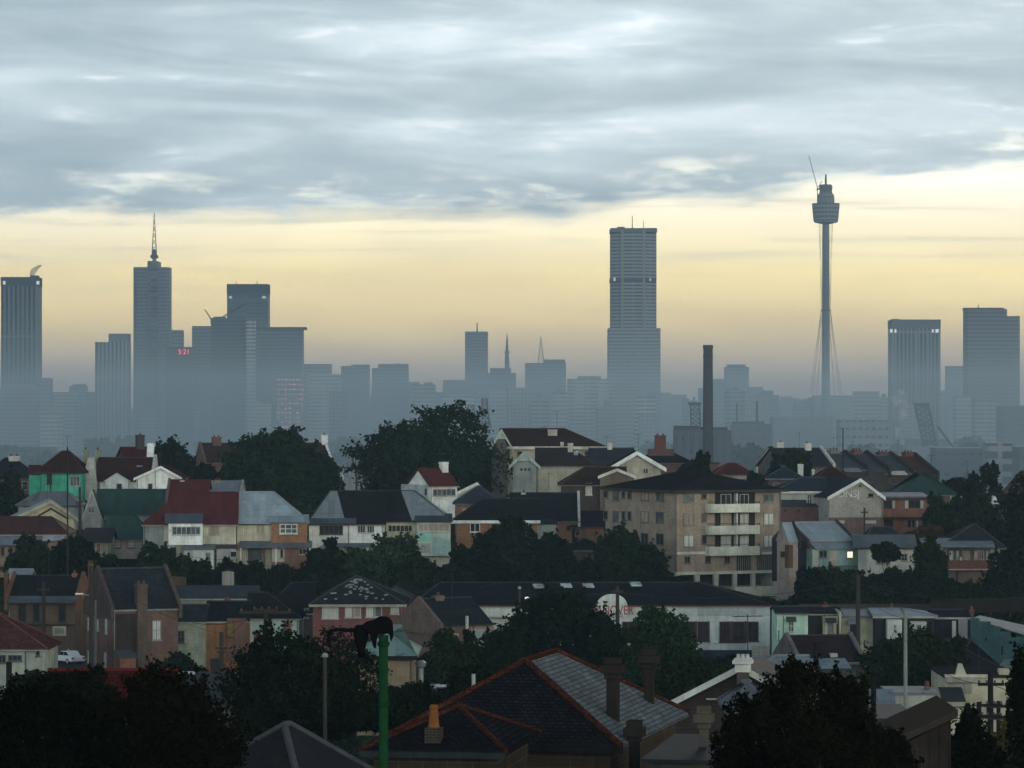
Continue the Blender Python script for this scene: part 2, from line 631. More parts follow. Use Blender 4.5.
class Tower:
    def __init__(self, px0, px1, top, Y, label, col=(0.10, 0.11, 0.13), pat=(3.6, 0.5, 1.8, 0.7, 0.35), depth=30, yaw=0.0,
                 name='office_tower', cat='tower', group=None, shape='box', base=None):
        a = W(px0, top, Y)
        xl = (px0 - 512) / F * (Y + depth if px0 > 512 else Y)
        xr = (px1 - 512) / F * (Y if px1 > 512 else Y + depth)
        S = xr - xl
        self.xc = (xl + xr) / 2
        th = R(yaw if group else 0.0)
        depth = min(depth, 0.8 * S / max(abs(math.sin(th)), 1e-3))
        self.w = max(2.0, (S - depth * abs(math.sin(th))) / math.cos(th))
        self.d, self.Y, self.S = depth, Y, S
        self.zb = (ground_z(Y) - 2) if base is None else base
        self.h = a.z - self.zb
        self.px = (px0 + px1) / 2
        self.o = thing(name, label, cat, (self.xc, Y + depth / 2, self.zb), th, group)
        self.mat = M('tower', col, pat)
        self.col = col
        m = MB()
        w, d, h = self.w / 2, self.d / 2, self.h
        if shape == 'box':
            m.box(-w, w, -d, d, 0, h)
        elif shape == 'oct':
            c = 0.28 * 2 * w
            m.prism([(-w + c, -d), (w - c, -d), (w, -d + c), (w, d - c), (w - c, d), (-w + c, d), (-w, d - c), (-w, -d + c)], 'z', 0, h)
        elif shape == 'cham':
            c = 0.10 * 2 * w
            m.prism([(-w + c, -d), (w - c, -d), (w, -d + c), (w, d - c), (w - c, d), (-w + c, d), (-w, d - c), (-w, -d + c)], 'z', 0, h)
        m.build('shaft', self.mat, self.o)

    def z(self, py):
        return W(0, py, self.Y).z - self.zb

    def x(self, px):
        return (px - 512) / F * self.Y - self.xc

    def block(self, name, px0, px1, y0, y1, col=None, inset=0.15, pat=None, proud=0.0):
        """a block from photo row y1 up to y0 (plant room, set-back, parapet)"""
        d = self.d / 2 * (1 - inset) + proud
        m = MB().box(self.x(px0), self.x(px1), -d, d, self.z(y1), self.z(y0))
        return m.build(name, (M('tower', col, pat) if pat else M('flat', col)) if col else self.mat, self.o)

    def band(self, name, y0, y1, col, proud=0.25):
        w, d = self.w / 2 + proud, self.d / 2 + proud
        return MB().box(-w, w, -d, d, self.z(y1), self.z(y0)).build(name, M('flat', col), self.o)

    def ribs(self, xs, y0, y1, col, wid=2.0, proud=0.5):
        for px in xs:
            x = self.x(px)
            MB().box(x - wid / 2, x + wid / 2, -self.d / 2 - proud, -self.d / 2 - 0.003, self.z(y1), self.z(y0)).build('rib', M('flat', col), self.o)

    def light(self, px0, px1, y0, y1, col=(0.9, 0.9, 0.85), e=0.8):
        d = self.d / 2
        MB().box(self.x(px0), self.x(px1), -d - 0.5, -d - 0.1, self.z(y1), self.z(y0)).build('lit_window', M('lit', col, e), self.o)

    def mast(self, px, y0, y1, r0=1.0, r1=0.3, name='mast'):
        MB().tube((self.x(px), 0, self.z(y1)), (self.x(px), 0, self.z(y0)), r0, r1, 6).build(name, M('flat', (0.06, 0.06, 0.07)), self.o)

    def lattice_mast(self, px, y0, y1, half):
        m = MB()
        z0, z1 = self.z(y1), self.z(y0)
        x = self.x(px)
        n = 7
        for sx, sy in ((1, 1), (1, -1), (-1, 1), (-1, -1)):
            m.tube((x + sx * half, sy * half, z0), (x + sx * 0.15, sy * 0.15, z1), 0.45, 0.2, 4)
        for k in range(n):
            f, g = k / n, (k + 1) / n
            a, b = half * (1 - f) + 0.15, half * (1 - g) + 0.15
            za, zb = z0 + (z1 - z0) * f, z0 + (z1 - z0) * g
            m.tube((x - a, -a, za), (x + b, -b, zb), 0.22, n=4)
            m.tube((x + a, -a, za), (x - b, -b, zb), 0.22, n=4)
            m.tube((x + a, a, za), (x + b, -b, zb), 0.22, n=4)
        m.build('mast', M('flat', (0.06, 0.06, 0.07)), self.o)


def crane_on(t, px, ybase, pxtip, ytip, name='crane_jib'):
    """a derrick crane standing on a roof, part of the works there"""
    m = MB()
    a = Vector((t.x(px), 0, t.z(ybase)))
    b = Vector((t.x(pxtip), 0, t.z(ytip)))
    m.tube(a, b, 0.8, 0.45, 5)
    m.box(a.x - 2, a.x + 2, -2, 2, a.z - 3, a.z + 2)
    m.build(name, M('flat', (0.08, 0.08, 0.09)), t.o)


DK = (0.040, 0.048, 0.065)
MD = (0.11, 0.12, 0.145)
LT = (0.18, 0.19, 0.20)
PL = (0.24, 0.24, 0.24)

# --- tall towers
t = Tower(1, 42, 277, 3500, 'broad dark tower with a louvred crown at the far left end of the skyline', (0.06, 0.07, 0.085), (60, 0.97, 4.4, 0.55, 0.35), 34, 4)
t.band('crown', 277, 286, (0.035, 0.04, 0.05))
t.light(3, 5.5, 281, 284.5)
t.light(36.5, 39.5, 281, 284.5)
t.block('plant_room', 29, 36, 275, 277, (0.05, 0.05, 0.06), 0.5)
t = Tower(0, 42, 387, 3300, 'wide low dark block in front of the foot of the louvred tower', MD, (3.6, 0.45, 2.4, 0.8, 0.6), 40, 0)
t.block('parapet_block', 2, 30, 384, 387, LT, 0.1)
t = Tower(40, 53, 378, 3250, 'narrow dark block beside the wide low block under the louvred tower', MD, depth=25)
t = Tower(52, 78, 392, 3600, 'pale flat-topped office block between two darker low blocks at the left', LT, (3.6, 0.4, 40, 0.97, 0.5), 30)
t = Tower(69, 88, 386, 3750, 'squat block with a small roof box left of the striped slab', MD, depth=25)
t.block('plant_room', 72, 84, 384, 386, MD, 0.4)
t = Tower(86, 98, 392, 3650, 'small low block tucked against the striped slab', MD, depth=22)
t = Tower(95, 131, 342, 3450, 'pale slab striped with vertical ribs left of the tower with the tall mast', (0.12, 0.13, 0.15), (60, 0.97, 3.8, 0.5, 0.35), 30, 5)
t.block('plant_room', 108, 128, 333.5, 342, MD, 0.3)
t.ribs([99, 103, 107, 111, 115, 119, 123], 343, 440, LT, 1.6)
t = Tower(133, 172, 267, 3600, 'tall twin-winged tower topped by a lattice mast with a dark central strip', (0.075, 0.085, 0.105), (3.6, 0.5, 1.6, 0.6, 0.5), 36, 3, shape='cham')
t.block('core_strip', 147.5, 157.5, 261, 440, (0.05, 0.055, 0.07), 0.0, (3.6, 0.5, 30, 0.98, 2.4), proud=1.0)
t.lattice_mast(152.5, 212, 258, 2.4)
t.block('mast_platform', 149, 156, 254.5, 257, (0.05, 0.05, 0.06), 0.7)
t.block('mast_room', 150.5, 154.5, 249, 254.5, (0.07, 0.07, 0.08), 0.8)
t.block('mast_foot', 151, 154, 257, 261.2, (0.12, 0.12, 0.12), 0.8)
t = Tower(171, 184, 330, 3700, 'thin round-shouldered tower just right of the tower with the tall mast', MD, depth=24)
t = Tower(166, 194, 347, 3350, 'dark tower carrying a red digital clock near its roof', DK, (3.6, 0.5, 2.0, 0.7, 0.6), 28)
clock_tower = t
t = Tower(192, 226, 326, 3700, 'flat-topped tower between the clock tower and the tower with the sloping crane', (0.085, 0.10, 0.12), depth=28)
t = Tower(211, 248, 318, 3500, 'dark slab with a leaning derrick crane on its roof', DK, (3.6, 0.5, 1.8, 0.75, 0.6), 28)
t.block('plant_room', 213, 224, 316.5, 318, DK, 0.4)
crane_on(t, 211.5, 321, 203.5, 309)
t = Tower(227, 270, 284, 3750, 'tall dark square tower with a blank crown behind the slab with the crane', DK, (3.6, 0.4, 40, 0.98, 1.9), 34, 2)
t.band('crown', 284, 294, (0.04, 0.045, 0.055))
t.light(229, 232, 296, 298.5, e=0.5)
t.light(262, 266, 296, 298.5, e=0.5)
t.mast(256, 280, 284, 0.5)
t.mast(235, 281, 284, 0.5)
t = Tower(246, 256, 320, 3480, 'pale ribbed stair tower against the dark square tower', (0.17, 0.18, 0.2), (3.6, 0.5, 40, 0.98, 0.5), 16)
t = Tower(255, 304, 328, 3600, 'broad plain dark slab above the block of pink-lit floors', (0.06, 0.075, 0.095), (3.6, 0.5, 1.6, 0.75, 0.6), 30)
t.block('roof_slab', 255, 305.5, 327, 329.5, (0.04, 0.045, 0.05), -0.05)
t = Tower(275.5, 304.5, 376, 3100, 'office block with rows of pinkish lit floors', MD, (4.4, 0.4, 2.0, 0.7, 0.5), 24)
rng = random.Random(11)
for k in range(13):
    yy = 379 + k * 4.75
    for q in range(7):
        if rng.random() < 0.86 - k * 0.03:
            xx = 277 + q * 3.9
            t.light(xx, xx + rng.uniform(2.0, 3.2), yy, yy + 1.35, (0.9, 0.45, 0.45), rng.choice((0.35, 0.5, 0.7)))
t = Tower(304, 332, 364, 3700, 'grey block with a low stepped top right of the pink-lit floors', (0.13, 0.145, 0.165), depth=28)
t = Tower(309, 341, 374, 3500, 'shorter grey block with pale floor lines beside the stepped block', LT, (3.6, 0.45, 40, 0.97, 0.55), 28)
t.block('plant_room', 316, 327, 371, 374, MD, 0.4)
t = Tower(341, 370, 366, 3800, 'squarish grey block with a flat roof standing alone above the low roofs', (0.10, 0.115, 0.135), depth=28)
t.block('plant_room', 351, 369, 364.5, 366, MD, 0.3)
t = Tower(372, 409, 368, 3900, 'wide grey block with a roof step and a small crane', (0.11, 0.125, 0.145), depth=28)
t.block('plant_room', 378, 408, 364, 368, (0.11, 0.125, 0.145), 0.2)
crane_on(t, 393, 366, 399, 362.5)
t = Tower(408, 420, 382, 3850, 'low annexe block at the foot of the wide stepped grey block', MD, depth=26)
t = Tower(443, 467, 380, 3900, 'low wide block left of the slim tower with a roof aerial', MD, depth=30)
t = Tower(465, 488, 331.5, 4100, 'slim plain square tower with a roof aerial, standing alone mid skyline', (0.09, 0.10, 0.12), (3.6, 0.5, 1.6, 0.7, 0.6), 24)
t.mast(477, 322.5, 331.5, 0.9, 0.5)
t = Tower(487, 516, 373, 3950, 'low block with a roof step in front of the tapering spire', MD, depth=28)
t.block('roof_step', 490, 511, 368, 373, MD, 0.2)
t = Tower(525, 566, 363, 3900, 'broad grey block with a ghostly lattice mast on its roof', (0.12, 0.135, 0.155), depth=30)
t.block('plant_room', 544, 565, 359.5, 363, (0.12, 0.135, 0.155), 0.2)
t.lattice_mast(541, 336, 363, 3.2)
t = Tower(567, 610, 379, 3300, 'pale apartment block banded with light balcony lines left of the tallest tower', LT, (3.4, 0.45, 12, 0.92, 0.5), 26)
t.block('plant_room', 578, 601, 376, 379, LT, 0.3)
for k in range(11):
    for (xa, xb) in ((576, 584), (598, 608)):
        t.block('balcony', xa, xb, 381.5 + 4.0 * k, 382.8 + 4.0 * k, (0.42, 0.42, 0.42), 0.0, proud=0.8)
# the tallest tower: an octagonal shaft on a wider lower half
t = Tower(609.5, 657, 228, 3600, 'tallest broad octagonal tower banded with floor lines, dark belt near its upper third', (0.115, 0.12, 0.13), (3.5, 0.42, 60, 0.99, 0.35), 46, 0, shape='oct')
t.block('lower_shaft', 608.5, 660.5, 328, 445, (0.12, 0.13, 0.145), -0.04, (3.5, 0.42, 3.2, 0.8, 0.4))
t.ribs([622.5, 644], 230, 328, (0.18, 0.18, 0.18), 2.4, 0.8)
t.block('plant_belt', 610.5, 656.5, 277.5, 281.5, (0.05, 0.05, 0.06), 0.0, proud=0.4)
t.light(613.5, 615.5, 277.5, 281, e=0.6)
t.light(649.5, 651, 278, 281, e=0.5)
t.band('roof_band', 228, 232, (0.085, 0.09, 0.10), 0.2)
t.mast(633, 214, 228, 0.55, 0.3)
t.mast(644.5, 219, 228, 0.4, 0.2)
t.block('plant_room', 618, 625, 226, 228, (0.07, 0.07, 0.08), 0.6)
t = Tower(610, 634, 393, 3350, 'low pale block at the left foot of the tallest tower', LT, depth=26)
t = Tower(634, 656, 396, 3150, 'low light-fronted block at the right foot of the tallest tower', PL, (3.6, 0.5, 30, 0.98, 0.4), 22)
t = Tower(698, 727, 388, 3700, 'stepped hazy block behind the brick smokestack', MD, depth=30)
t.block('roof_step', 706, 727, 379, 388, MD, 0.2)
t = Tower(724, 749, 367, 3950, 'grey block with a rounded roof step right of the brick smokestack', (0.12, 0.135, 0.155), depth=30)
t.block('plant_room', 728, 746, 364.5, 367, (0.12, 0.135, 0.155), 0.3)
t = Tower(747, 763, 387, 3900, 'low hazy block stepping down from the grey block beside the smokestack', MD, depth=30)
t = Tower(888, 940.5, 319.5, 3300, 'wide grey tower with pale vertical ribs and glowing corner openings near its top', (0.11, 0.12, 0.14), (60, 0.97, 3.6, 0.55, 0.4), 36, 0)
t.band('crown', 319.5, 328, (0.10, 0.11, 0.125))
t.ribs([893, 903.5, 916.5, 928, 939], 332, 420, (0.20, 0.21, 0.22), 1.8)
for xa, xb in ((890, 892.6), (894.5, 896.3), (932, 933.6), (935.5, 938.6)):
    t.light(xa, xb, 329.2, 332.6, e=1.0)
t.block('plant_room', 894, 900, 318.6, 319.5, MD, 0.5)
t = Tower(945, 963, 366, 3950, 'small grey tower between the two large towers at the right', (0.12, 0.135, 0.155), depth=26)
t = Tower(963, 1007, 309, 3200, 'bulky dark tower with a flat roof and a lower wing at the right end', (0.075, 0.08, 0.095), (3.6, 0.42, 2.2, 0.7, 0.6), 34, 3)
t.block('plant_room', 966, 1005, 307.5, 309, DK, 0.4)
t.block('side_wing', 1004, 1020.5, 316, 440, (0.085, 0.09, 0.105), 0.25, (3.6, 0.42, 2.2, 0.7, 0.6))
t.mast(981, 304, 307.5, 0.5)
t = Tower(996, 1040, 406, 2500, 'long dark warehouse block at the right end below the bulky tower', (0.06, 0.07, 0.085), (4, 0.3, 3, 0.6, 1.6), 40)

clock_tower.block('clock_board', 177, 191, 348.5, 355.5, (0.03, 0.03, 0.035), 0.0, proud=0.5)

# tapering spire
sp = W(507, 374, 4000)
o = thing('spire_mast', 'thin tapering lattice spire rising behind the low mid-skyline block', 'spire', (sp.x, 4040, sp.z - 60))
m = MB()
m.tube((0, 0, 0), (0, 0, 78), 3.6, 2.6, 6)
m.build('tower_base', M('flat', (0.10, 0.11, 0.13)), o)
m = MB()
m.tube((0, 0, 78), (0, 0, 106), 2.4, 0.3, 6)
m.tube((0, 0, 84), (0, 0, 85.4), 3.6, 3.6, 8)
m.build('spire', M('flat', (0.10, 0.11, 0.13)), o)

# the observation tower under construction
Yt = 3700.0
zb = ground_z(Yt)
c = W(825.8, 392, Yt)
o = thing('observation_tower', 'slender shaft with a conical turret, guy cables and a crane on top', 'tower', (c.x, Yt, zb))
zt = lambda py: W(0, py, Yt).z - zb
k = Yt / F
MB().tube((0, 0, 0), (0, 0, zt(224)), 4.4 * k, 3.5 * k, 14).build('shaft', M('tower', (0.085, 0.09, 0.10), (4, 0.2, 1.2, 0.5, 0.7)), o)
m = MB()
m.lathe([(2.0 * k, zt(224.5)), (11.6 * k, zt(222.5)), (12.3 * k, zt(221)), (13.9 * k, zt(205)), (13.9 * k, zt(203.5))], 24)
m.build('turret', M('tower', (0.10, 0.105, 0.115), (4.2, 0.45, 90, 0.99, 0.4)), o)
for yy in (208, 212.5, 217):
    r = 13.9 - (yy - 205) * 0.1 + 0.06
    MB().lathe([(r * k, zt(yy + 1.0)), ((r + 0.15) * k, zt(yy))], 24).build('turret_band', M('flat', (0.06, 0.065, 0.07)), o)
MB().lathe([(8.4 * k, zt(203.6)), (8.8 * k, zt(200)), (8.2 * k, zt(195)), (6.3 * k, zt(192.5)), (6.3 * k, zt(191))], 18).build('upper_turret', M('tower', (0.085, 0.09, 0.10), (4.2, 0.4, 4, 0.7, 0.5)), o)
MB().lathe([(6.0 * k, zt(191.2)), (6.6 * k, zt(189)), (6.6 * k, zt(186)), (5.4 * k, zt(184.6))], 14).build('water_tank', M('flat', (0.075, 0.08, 0.09)), o)
MB().tube((0, 0, zt(185)), (0, 0, zt(174.5)), 1.1 * k, 0.8 * k, 8).build('mast', M('flat', (0.06, 0.06, 0.07)), o)
m = MB()
jx, jz = -8.5 * k, zt(188)
m.tube((jx, -2, zt(203)), (jx, -2, zt(187)), 0.45 * k, n=5)
m.tube((jx, -2, jz), (-17.2 * k, -2, zt(156)), 0.42 * k, 0.25 * k, 5)
m.tube((jx - 1.0 * k, -2, zt(190)), (-4.5 * k, -2, zt(188)), 0.75 * k, n=5)
m.tube((jx, -2, jz), (-4.0 * k, -2, zt(181.5)), 0.3 * k, n=4)
m.build('crane', M('flat', (0.07, 0.07, 0.08)), o)
n = 16
for i in range(n):
    a = 2 * math.pi * i / n
    a2 = a + 0.55
    r1, r2, r3 = 4.6 * k, 4.6 * k, 16.0 * k
    m = MB()
    m.tube((r1 * 1.5 * math.cos(a), r1 * 1.5 * math.sin(a), zt(223)), (r2 * math.cos(a + 0.3), r2 * math.sin(a + 0.3), zt(310)), 0.10 * k, n=4, caps=False)
    m.tube((r2 * math.cos(a + 0.3), r2 * math.sin(a + 0.3), zt(310)), (r3 * math.cos(a2), r3 * math.sin(a2), zt(394)), 0.17 * k, n=4, caps=False)
    m.build('guy_cable', M('flat', (0.07, 0.07, 0.08)), o)
MB().lathe([(5.3 * k, zt(311)), (5.3 * k, zt(309.6))], 14).build('cable_ring', M('flat', (0.07, 0.07, 0.08)), o)

# --- low rise of the city: hazy blocks filling the foot of the skyline
rng = random.Random(7)
low = [(52, 412), (70, 405), (100, 418), (122, 408), (150, 414), (186, 402), (206, 414), (232, 410), (262, 405), (318, 398), (338, 392), (358, 396), (380, 390), (402, 396),
       (424, 386), (440, 390), (458, 393), (478, 396), (500, 392), (520, 389), (540, 397), (560, 394), (586, 400), (606, 404), (628, 408), (650, 412), (672, 396), (690, 402),
       (712, 398), (735, 392), (752, 398), (768, 394), (790, 400), (806, 402), (826, 396), (846, 398), (866, 393), (884, 398), (905, 402), (925, 396), (944, 394), (962, 398), (984, 402), (1004, 396)]
for i, (px, top) in enumerate(low):
    w = rng.uniform(17, 32)
    c_ = rng.choice((MD, LT, (0.14, 0.15, 0.17), (0.15, 0.155, 0.16)))
    pt = rng.choice(((3.6, 0.45, 2.2, 0.7, 0.5), (3.6, 0.4, 40, 0.98, 0.5), (3.4, 0.5, 3.2, 0.6, 0.6)))
    t = Tower(px - w / 2, px + w / 2, top + rng.uniform(-2, 3), rng.uniform(3000, 4300), 'hazy low city block among others along the foot of the skyline', c_, pt,
              rng.uniform(18, 34), rng.uniform(-6, 6), name='city_block', cat='building', group='low city blocks along the foot of the skyline')
    if rng.random() < 0.6:
        a = rng.uniform(0.1, 0.5)
        t.block('plant_room', px - w * (0.5 - a), px - w * (0.5 - a) + w * 0.35, top - 3.5, top + 4, c_, 0.5)
    if rng.random() < 0.5:
        q = px + rng.uniform(-.3, .2) * w
        t.block('roof_tank', q, q + rng.uniform(1.5, 4), top - rng.uniform(3.2, 5.5), top + 3, MD, 0.7)
    if rng.random() < 0.35:
        t.mast(px + rng.uniform(-.3, .3) * w, top - rng.uniform(6, 11), top + 3, .35, .2)

# ------------------------------------------------------------------ houses
WHITE = (0.76, 0.78, 0.75)
CREAM = (0.58, 0.55, 0.43)
MINT = (0.40, 0.52, 0.46)
EMERALD = (0.07, 0.36, 0.245)
GREYW = (0.30, 0.32, 0.32)
RED = (0.20, 0.075, 0.055)
ORANGE = (0.33, 0.17, 0.09)
BROWN = (0.15, 0.095, 0.075)
SAND = (0.27, 0.21, 0.14)
TAN = (0.35, 0.275, 0.215)
R_RED = (0.115, 0.032, 0.034)
R_MAROON = (0.085, 0.038, 0.036)
R_BROWN = (0.085, 0.05, 0.042)
R_TERRA = (0.17, 0.062, 0.048)
R_SLATE = (0.052, 0.060, 0.072)
R_DARK = (0.036, 0.040, 0.048)
R_BLUE = (0.34, 0.41, 0.47)
R_GREY = (0.17, 0.19, 0.21)
R_GREEN = (0.040, 0.080, 0.072)

PANES = {'d': GLASS, 'w': ('curtain', (0.50, 0.50, 0.46)), 'g': ('glass', (0.10, 0.12, 0.13)), 'b': ('curtain', (0.34, 0.27, 0.22)),
         'p': ('paint', (0.24, 0.10, 0.09)), 'k': ('flat', (0.012, 0.012, 0.014)), 't': ('glass', (0.16, 0.20, 0.20))}


HOUSES = []


class House:
    def __init__(s, name, label, px0, px1, eave, base, Y, depth, wall, yaw=0.0, cat='house', group=None, skirt=1.5):
        th = R(yaw)
        c, sn = math.cos(th), math.sin(th)
        p0 = W(px0, eave, Y)
        k = (px1 - 512.0) / F
        w = (k * p0.y - p0.x) / (c - k * sn)
        s.w, s.d = w, depth
        zb = W(px0, base, Y).z - skirt
        s.O = Vector((p0.x + c * w / 2 - sn * depth / 2, p0.y + sn * w / 2 + c * depth / 2, zb))
        s.inv = Matrix.Rotation(-th, 3, 'Z')
        s.ze = p0.z - zb
        s.zb = zb
        s.wall = wall
        s.px0, s.px1, s.eave_px = px0, px1, eave
        s.o = thing(name, label, cat, s.O, th, group)
        s.Y, s.wins, s.has_gutter, s.pipes = Y, 0, False, 0
        HOUSES.append(s)

    def hit(s, px, py, plane, off):
        """local point where the sight line through px, py meets plane x = off or y = off"""
        a = s.inv @ (Vector((0, 0, CZ)) - s.O)
        d = s.inv @ Vector(((px - 512.0) / F, 1.0, (YH - py) / F))
        i = 0 if plane == 'x' else 1
        q = (off - a[i]) / d[i]
        return a + d * q

    def face(s, f, px, py, n=0.0):
        """(u, z) on the front, left or right wall"""
        if f == 'F':
            p = s.hit(px, py, 'y', -s.d / 2 - n)
            return p.x, p.z
        p = s.hit(px, py, 'x', (-s.w / 2 - n) if f == 'L' else (s.w / 2 + n))
        return p.y, p.z

    def fbox(s, mb, f, u0, u1, z0, z1, n0, n1):
        """box on a wall face between outward distances n0 and n1"""
        u0, u1 = min(u0, u1), max(u0, u1)
        z0, z1 = min(z0, z1), max(z0, z1)
        if f == 'F':
            mb.box(u0, u1, -s.d / 2 - n1, -s.d / 2 - n0, z0, z1)
        elif f == 'L':
            mb.box(-s.w / 2 - n1, -s.w / 2 - n0, u0, u1, z0, z1)
        else:
            mb.box(s.w / 2 + n0, s.w / 2 + n1, u0, u1, z0, z1)

    def part(s, name, mb, m, par=None, **k):
        return mb.build(name, M(*m), par or s.o, **k)

    # ---- body and roof
    def gable_x(s, ridge, m, over=0.35, frac=0.5, hl=0.0, hr=0.0, t=0.16, wall=True, gap=0.0):
        """ridge along the front; hl / hr give hipped ends in metres (0 = gable end)"""
        w, d = s.w / 2, s.d / 2
        yr = -d + frac * s.d
        zr = s.hit((s.px0 + s.px1) / 2, ridge, 'y', yr).z
        s.zr, s.yr = zr, yr
        sf = (zr - s.ze) / (frac * s.d)
        sb = (zr - s.ze) / ((1 - frac) * s.d)
        zo, zq = s.ze - over * sf, s.ze - over * sb
        xl = (-w - over) if hl == 0 else (-w + hl)
        xr = (w + over) if hr == 0 else (w - hr)
        A, B, Cc, D = (-w - over, -d - over, zo), (w + over, -d - over, zo), (w + over, d + over, zq), (-w - over, d + over, zq)
        P, Q = (xl, yr, zr), (xr, yr, zr)
        polys = [[A, B, Q, P], [Cc, D, P, Q]]
        if hl:
            polys.append([D, A, P])
        if hr:
            polys.append([B, Cc, Q])
        if wall:
            mb = MB()
            if hl == 0 and hr == 0:
                mb.prism([(-d, 0), (d, 0), (d, s.ze), (yr, zr), (-d, s.ze)], 'x', -w, w)
            else:
                mb.box(-w, w, -d, d, 0, s.ze)
                a = -w if hl == 0 else None
                if a is not None:
                    mb.prism([(-d + .02, s.ze - .3), (d - .02, s.ze - .3), (yr, zr - 0.02)], 'x', -w + 0.003, -w + 0.25)
                if hr == 0:
                    mb.prism([(-d + .02, s.ze - .3), (d - .02, s.ze - .3), (yr, zr - 0.02)], 'x', w - 0.25, w - 0.003)
            s.part('wall', mb, s.wall)
        s.roof = s.part('roof', MB().slab(polys, t), m)
        # ridge and hip cappings
        cap = MB()
        cap.tube((xl, yr, zr + t), (xr, yr, zr + t), 0.11, n=6)
        if hl:
            cap.tube((xl, yr, zr + t), (A[0], A[1], A[2] + t), 0.1, n=6)
            cap.tube((xl, yr, zr + t), (D[0], D[1], D[2] + t), 0.1, n=6)
        if hr:
            cap.tube((xr, yr, zr + t), (B[0], B[1], B[2] + t), 0.1, n=6)
            cap.tube((xr, yr, zr + t), (Cc[0], Cc[1], Cc[2] + t), 0.1, n=6)
        s.cap = s.part('ridge_capping', cap, getattr(s, 'capm', None) or (m[0] if m[0] == 'iron' else 'paint', [x * 0.9 for x in m[1]]), s.roof)
        s.eave = (zo, over)
        return s

    def gable_y(s, apex_px, apex_py, m, over=0.3, t=0.16, barge=None, bw=0.28):
        """ridge runs away from the front, which shows its gable"""
        w, d = s.w / 2, s.d / 2
        xa, za = s.face('F', apex_px, apex_py)
        s.xa, s.zr, s.yr = xa, za, 0.0
        s1 = (za - s.ze) / (xa + w)
        s2 = (za - s.ze) / (w - xa)
        z1, z2 = s.ze - over * s1, s.ze - over * s2
        s.part('wall', MB().prism([(-w, 0), (w, 0), (w, s.ze), (xa, za), (-w, s.ze)], 'y', -d, d), s.wall)
        f, b = -d - over, d + over
        s.roof = s.part('roof', MB().slab([[(-w - over, f, z1), (xa, f, za), (xa, b, za), (-w - over, b, z1)],
                                           [(xa, f, za), (w + over, f, z2), (w + over, b, z2), (xa, b, za)]], t), m)
        if barge:
            mb = MB()
            for (xe, ze) in ((-w - over, z1), (w + over, z2)):
                mb.prism([(xe, ze - bw + t * .5), (xe, ze + t + 0.02), (xa, za + t + 0.02), (xa, za - bw + t * .5)], 'y', f - 0.07, f - 0.003)
            s.part('barge_board', mb, barge)
        return s

    def skillion(s, back, m, over=0.3, t=0.12):
        """one slope rising to the back (back = photo row of its top edge)"""
        w, d = s.w / 2, s.d / 2
        zt_ = s.hit((s.px0 + s.px1) / 2, back, 'y', d).z
        sl_ = (zt_ - s.ze) / s.d
        s.part('wall', MB().prism([(-d, 0), (d, 0), (d, zt_), (-d, s.ze)], 'x', -w, w), s.wall)
        a, b = s.ze - over * sl_, zt_ + over * sl_
        s.roof = s.part('roof', MB().slab([[(-w - over, -d - over, a), (w + over, -d - over, a), (w + over, d + over, b), (-w - over, d + over, b)]], t), m)
        s.zr = zt_
        return s

    def flat(s, m=None, par=0.5):
        w, d = s.w / 2, s.d / 2
        s.part('wall', MB().box(-w, w, -d, d, 0, s.ze), s.wall)
        s.roof = s.part('roof', MB().box(-w - .15, w + .15, -d - .15, d + .15, s.ze + .003, s.ze + .2), m or s.wall)
        s.zr = s.ze
        return s

    def parapets(s, m, up=0.45, th=0.32, sides='LR'):
        """fire walls standing above the roof at the gable ends"""
        d = s.d / 2
        for q in sides:
            x0 = -s.w / 2 - th + .02 if q == 'L' else s.w / 2 - .02
            prof = [(-d - .45, s.ze - 0.9), (-d - .45, s.ze + up), (s.yr, s.zr + up + .16), (d, s.ze + up), (d, s.ze - 0.9)]
            s.part('parapet', MB().prism(prof, 'x', x0, x0 + th), m)
        return s

    def gutter(s, m=('paint', WHITE), h=0.22, f='F'):
        zo, over = s.eave
        s.has_gutter = True
        mb = MB()
        mb.box(-s.w / 2 - over, s.w / 2 + over, -s.d / 2 - over - 0.12, -s.d / 2 - over - 0.004, zo - h * .45, zo + h * .55)
        s.part('gutter', mb, m)
        return s

    def chimney(s, px0, px1, top, m=('brick', RED), frac=0.5, pots=1, pm=('paint', (0.12, 0.065, 0.05)), deep=None, cap=0.12, foot=None):
        y = -s.d / 2 + frac * s.d
        a = s.hit(px0, top, 'y', y)
        b = s.hit(px1, top, 'y', y)
        wd = b.x - a.x
        dp = (deep or wd) / 2
        z1 = a.z
        z0 = min(s.zr, z1) - 2.2 if foot is None else s.hit(px0, foot, 'y', y).z
        ph = 0.34 if pots else 0.0
        z1 -= ph
        mb = MB()
        mb.box(a.x + cap * .5, b.x - cap * .5, y - dp, y + dp, z0, z1 - .28)
        mb.box(a.x, b.x, y - dp - cap * .5, y + dp + cap * .5, z1 - .277, z1 - .13)
        mb.box(a.x + cap * .35, b.x - cap * .35, y - dp - .03, y + dp + .03, z1 - .127, z1)
        ch = s.part('chimney', mb, m)
        for i in range(pots):
            x = a.x + wd * (i + 0.5) / pots
            r = min(0.16, wd * 0.3 / max(1, pots) + .04)
            pb = MB().lathe([(r * 1.1, z1 - .02), (r * .8, z1 + ph * .8), (r, z1 + ph)], 10, (x, y))
            s.part('chimney_pot', pb, pm, ch)
        return s

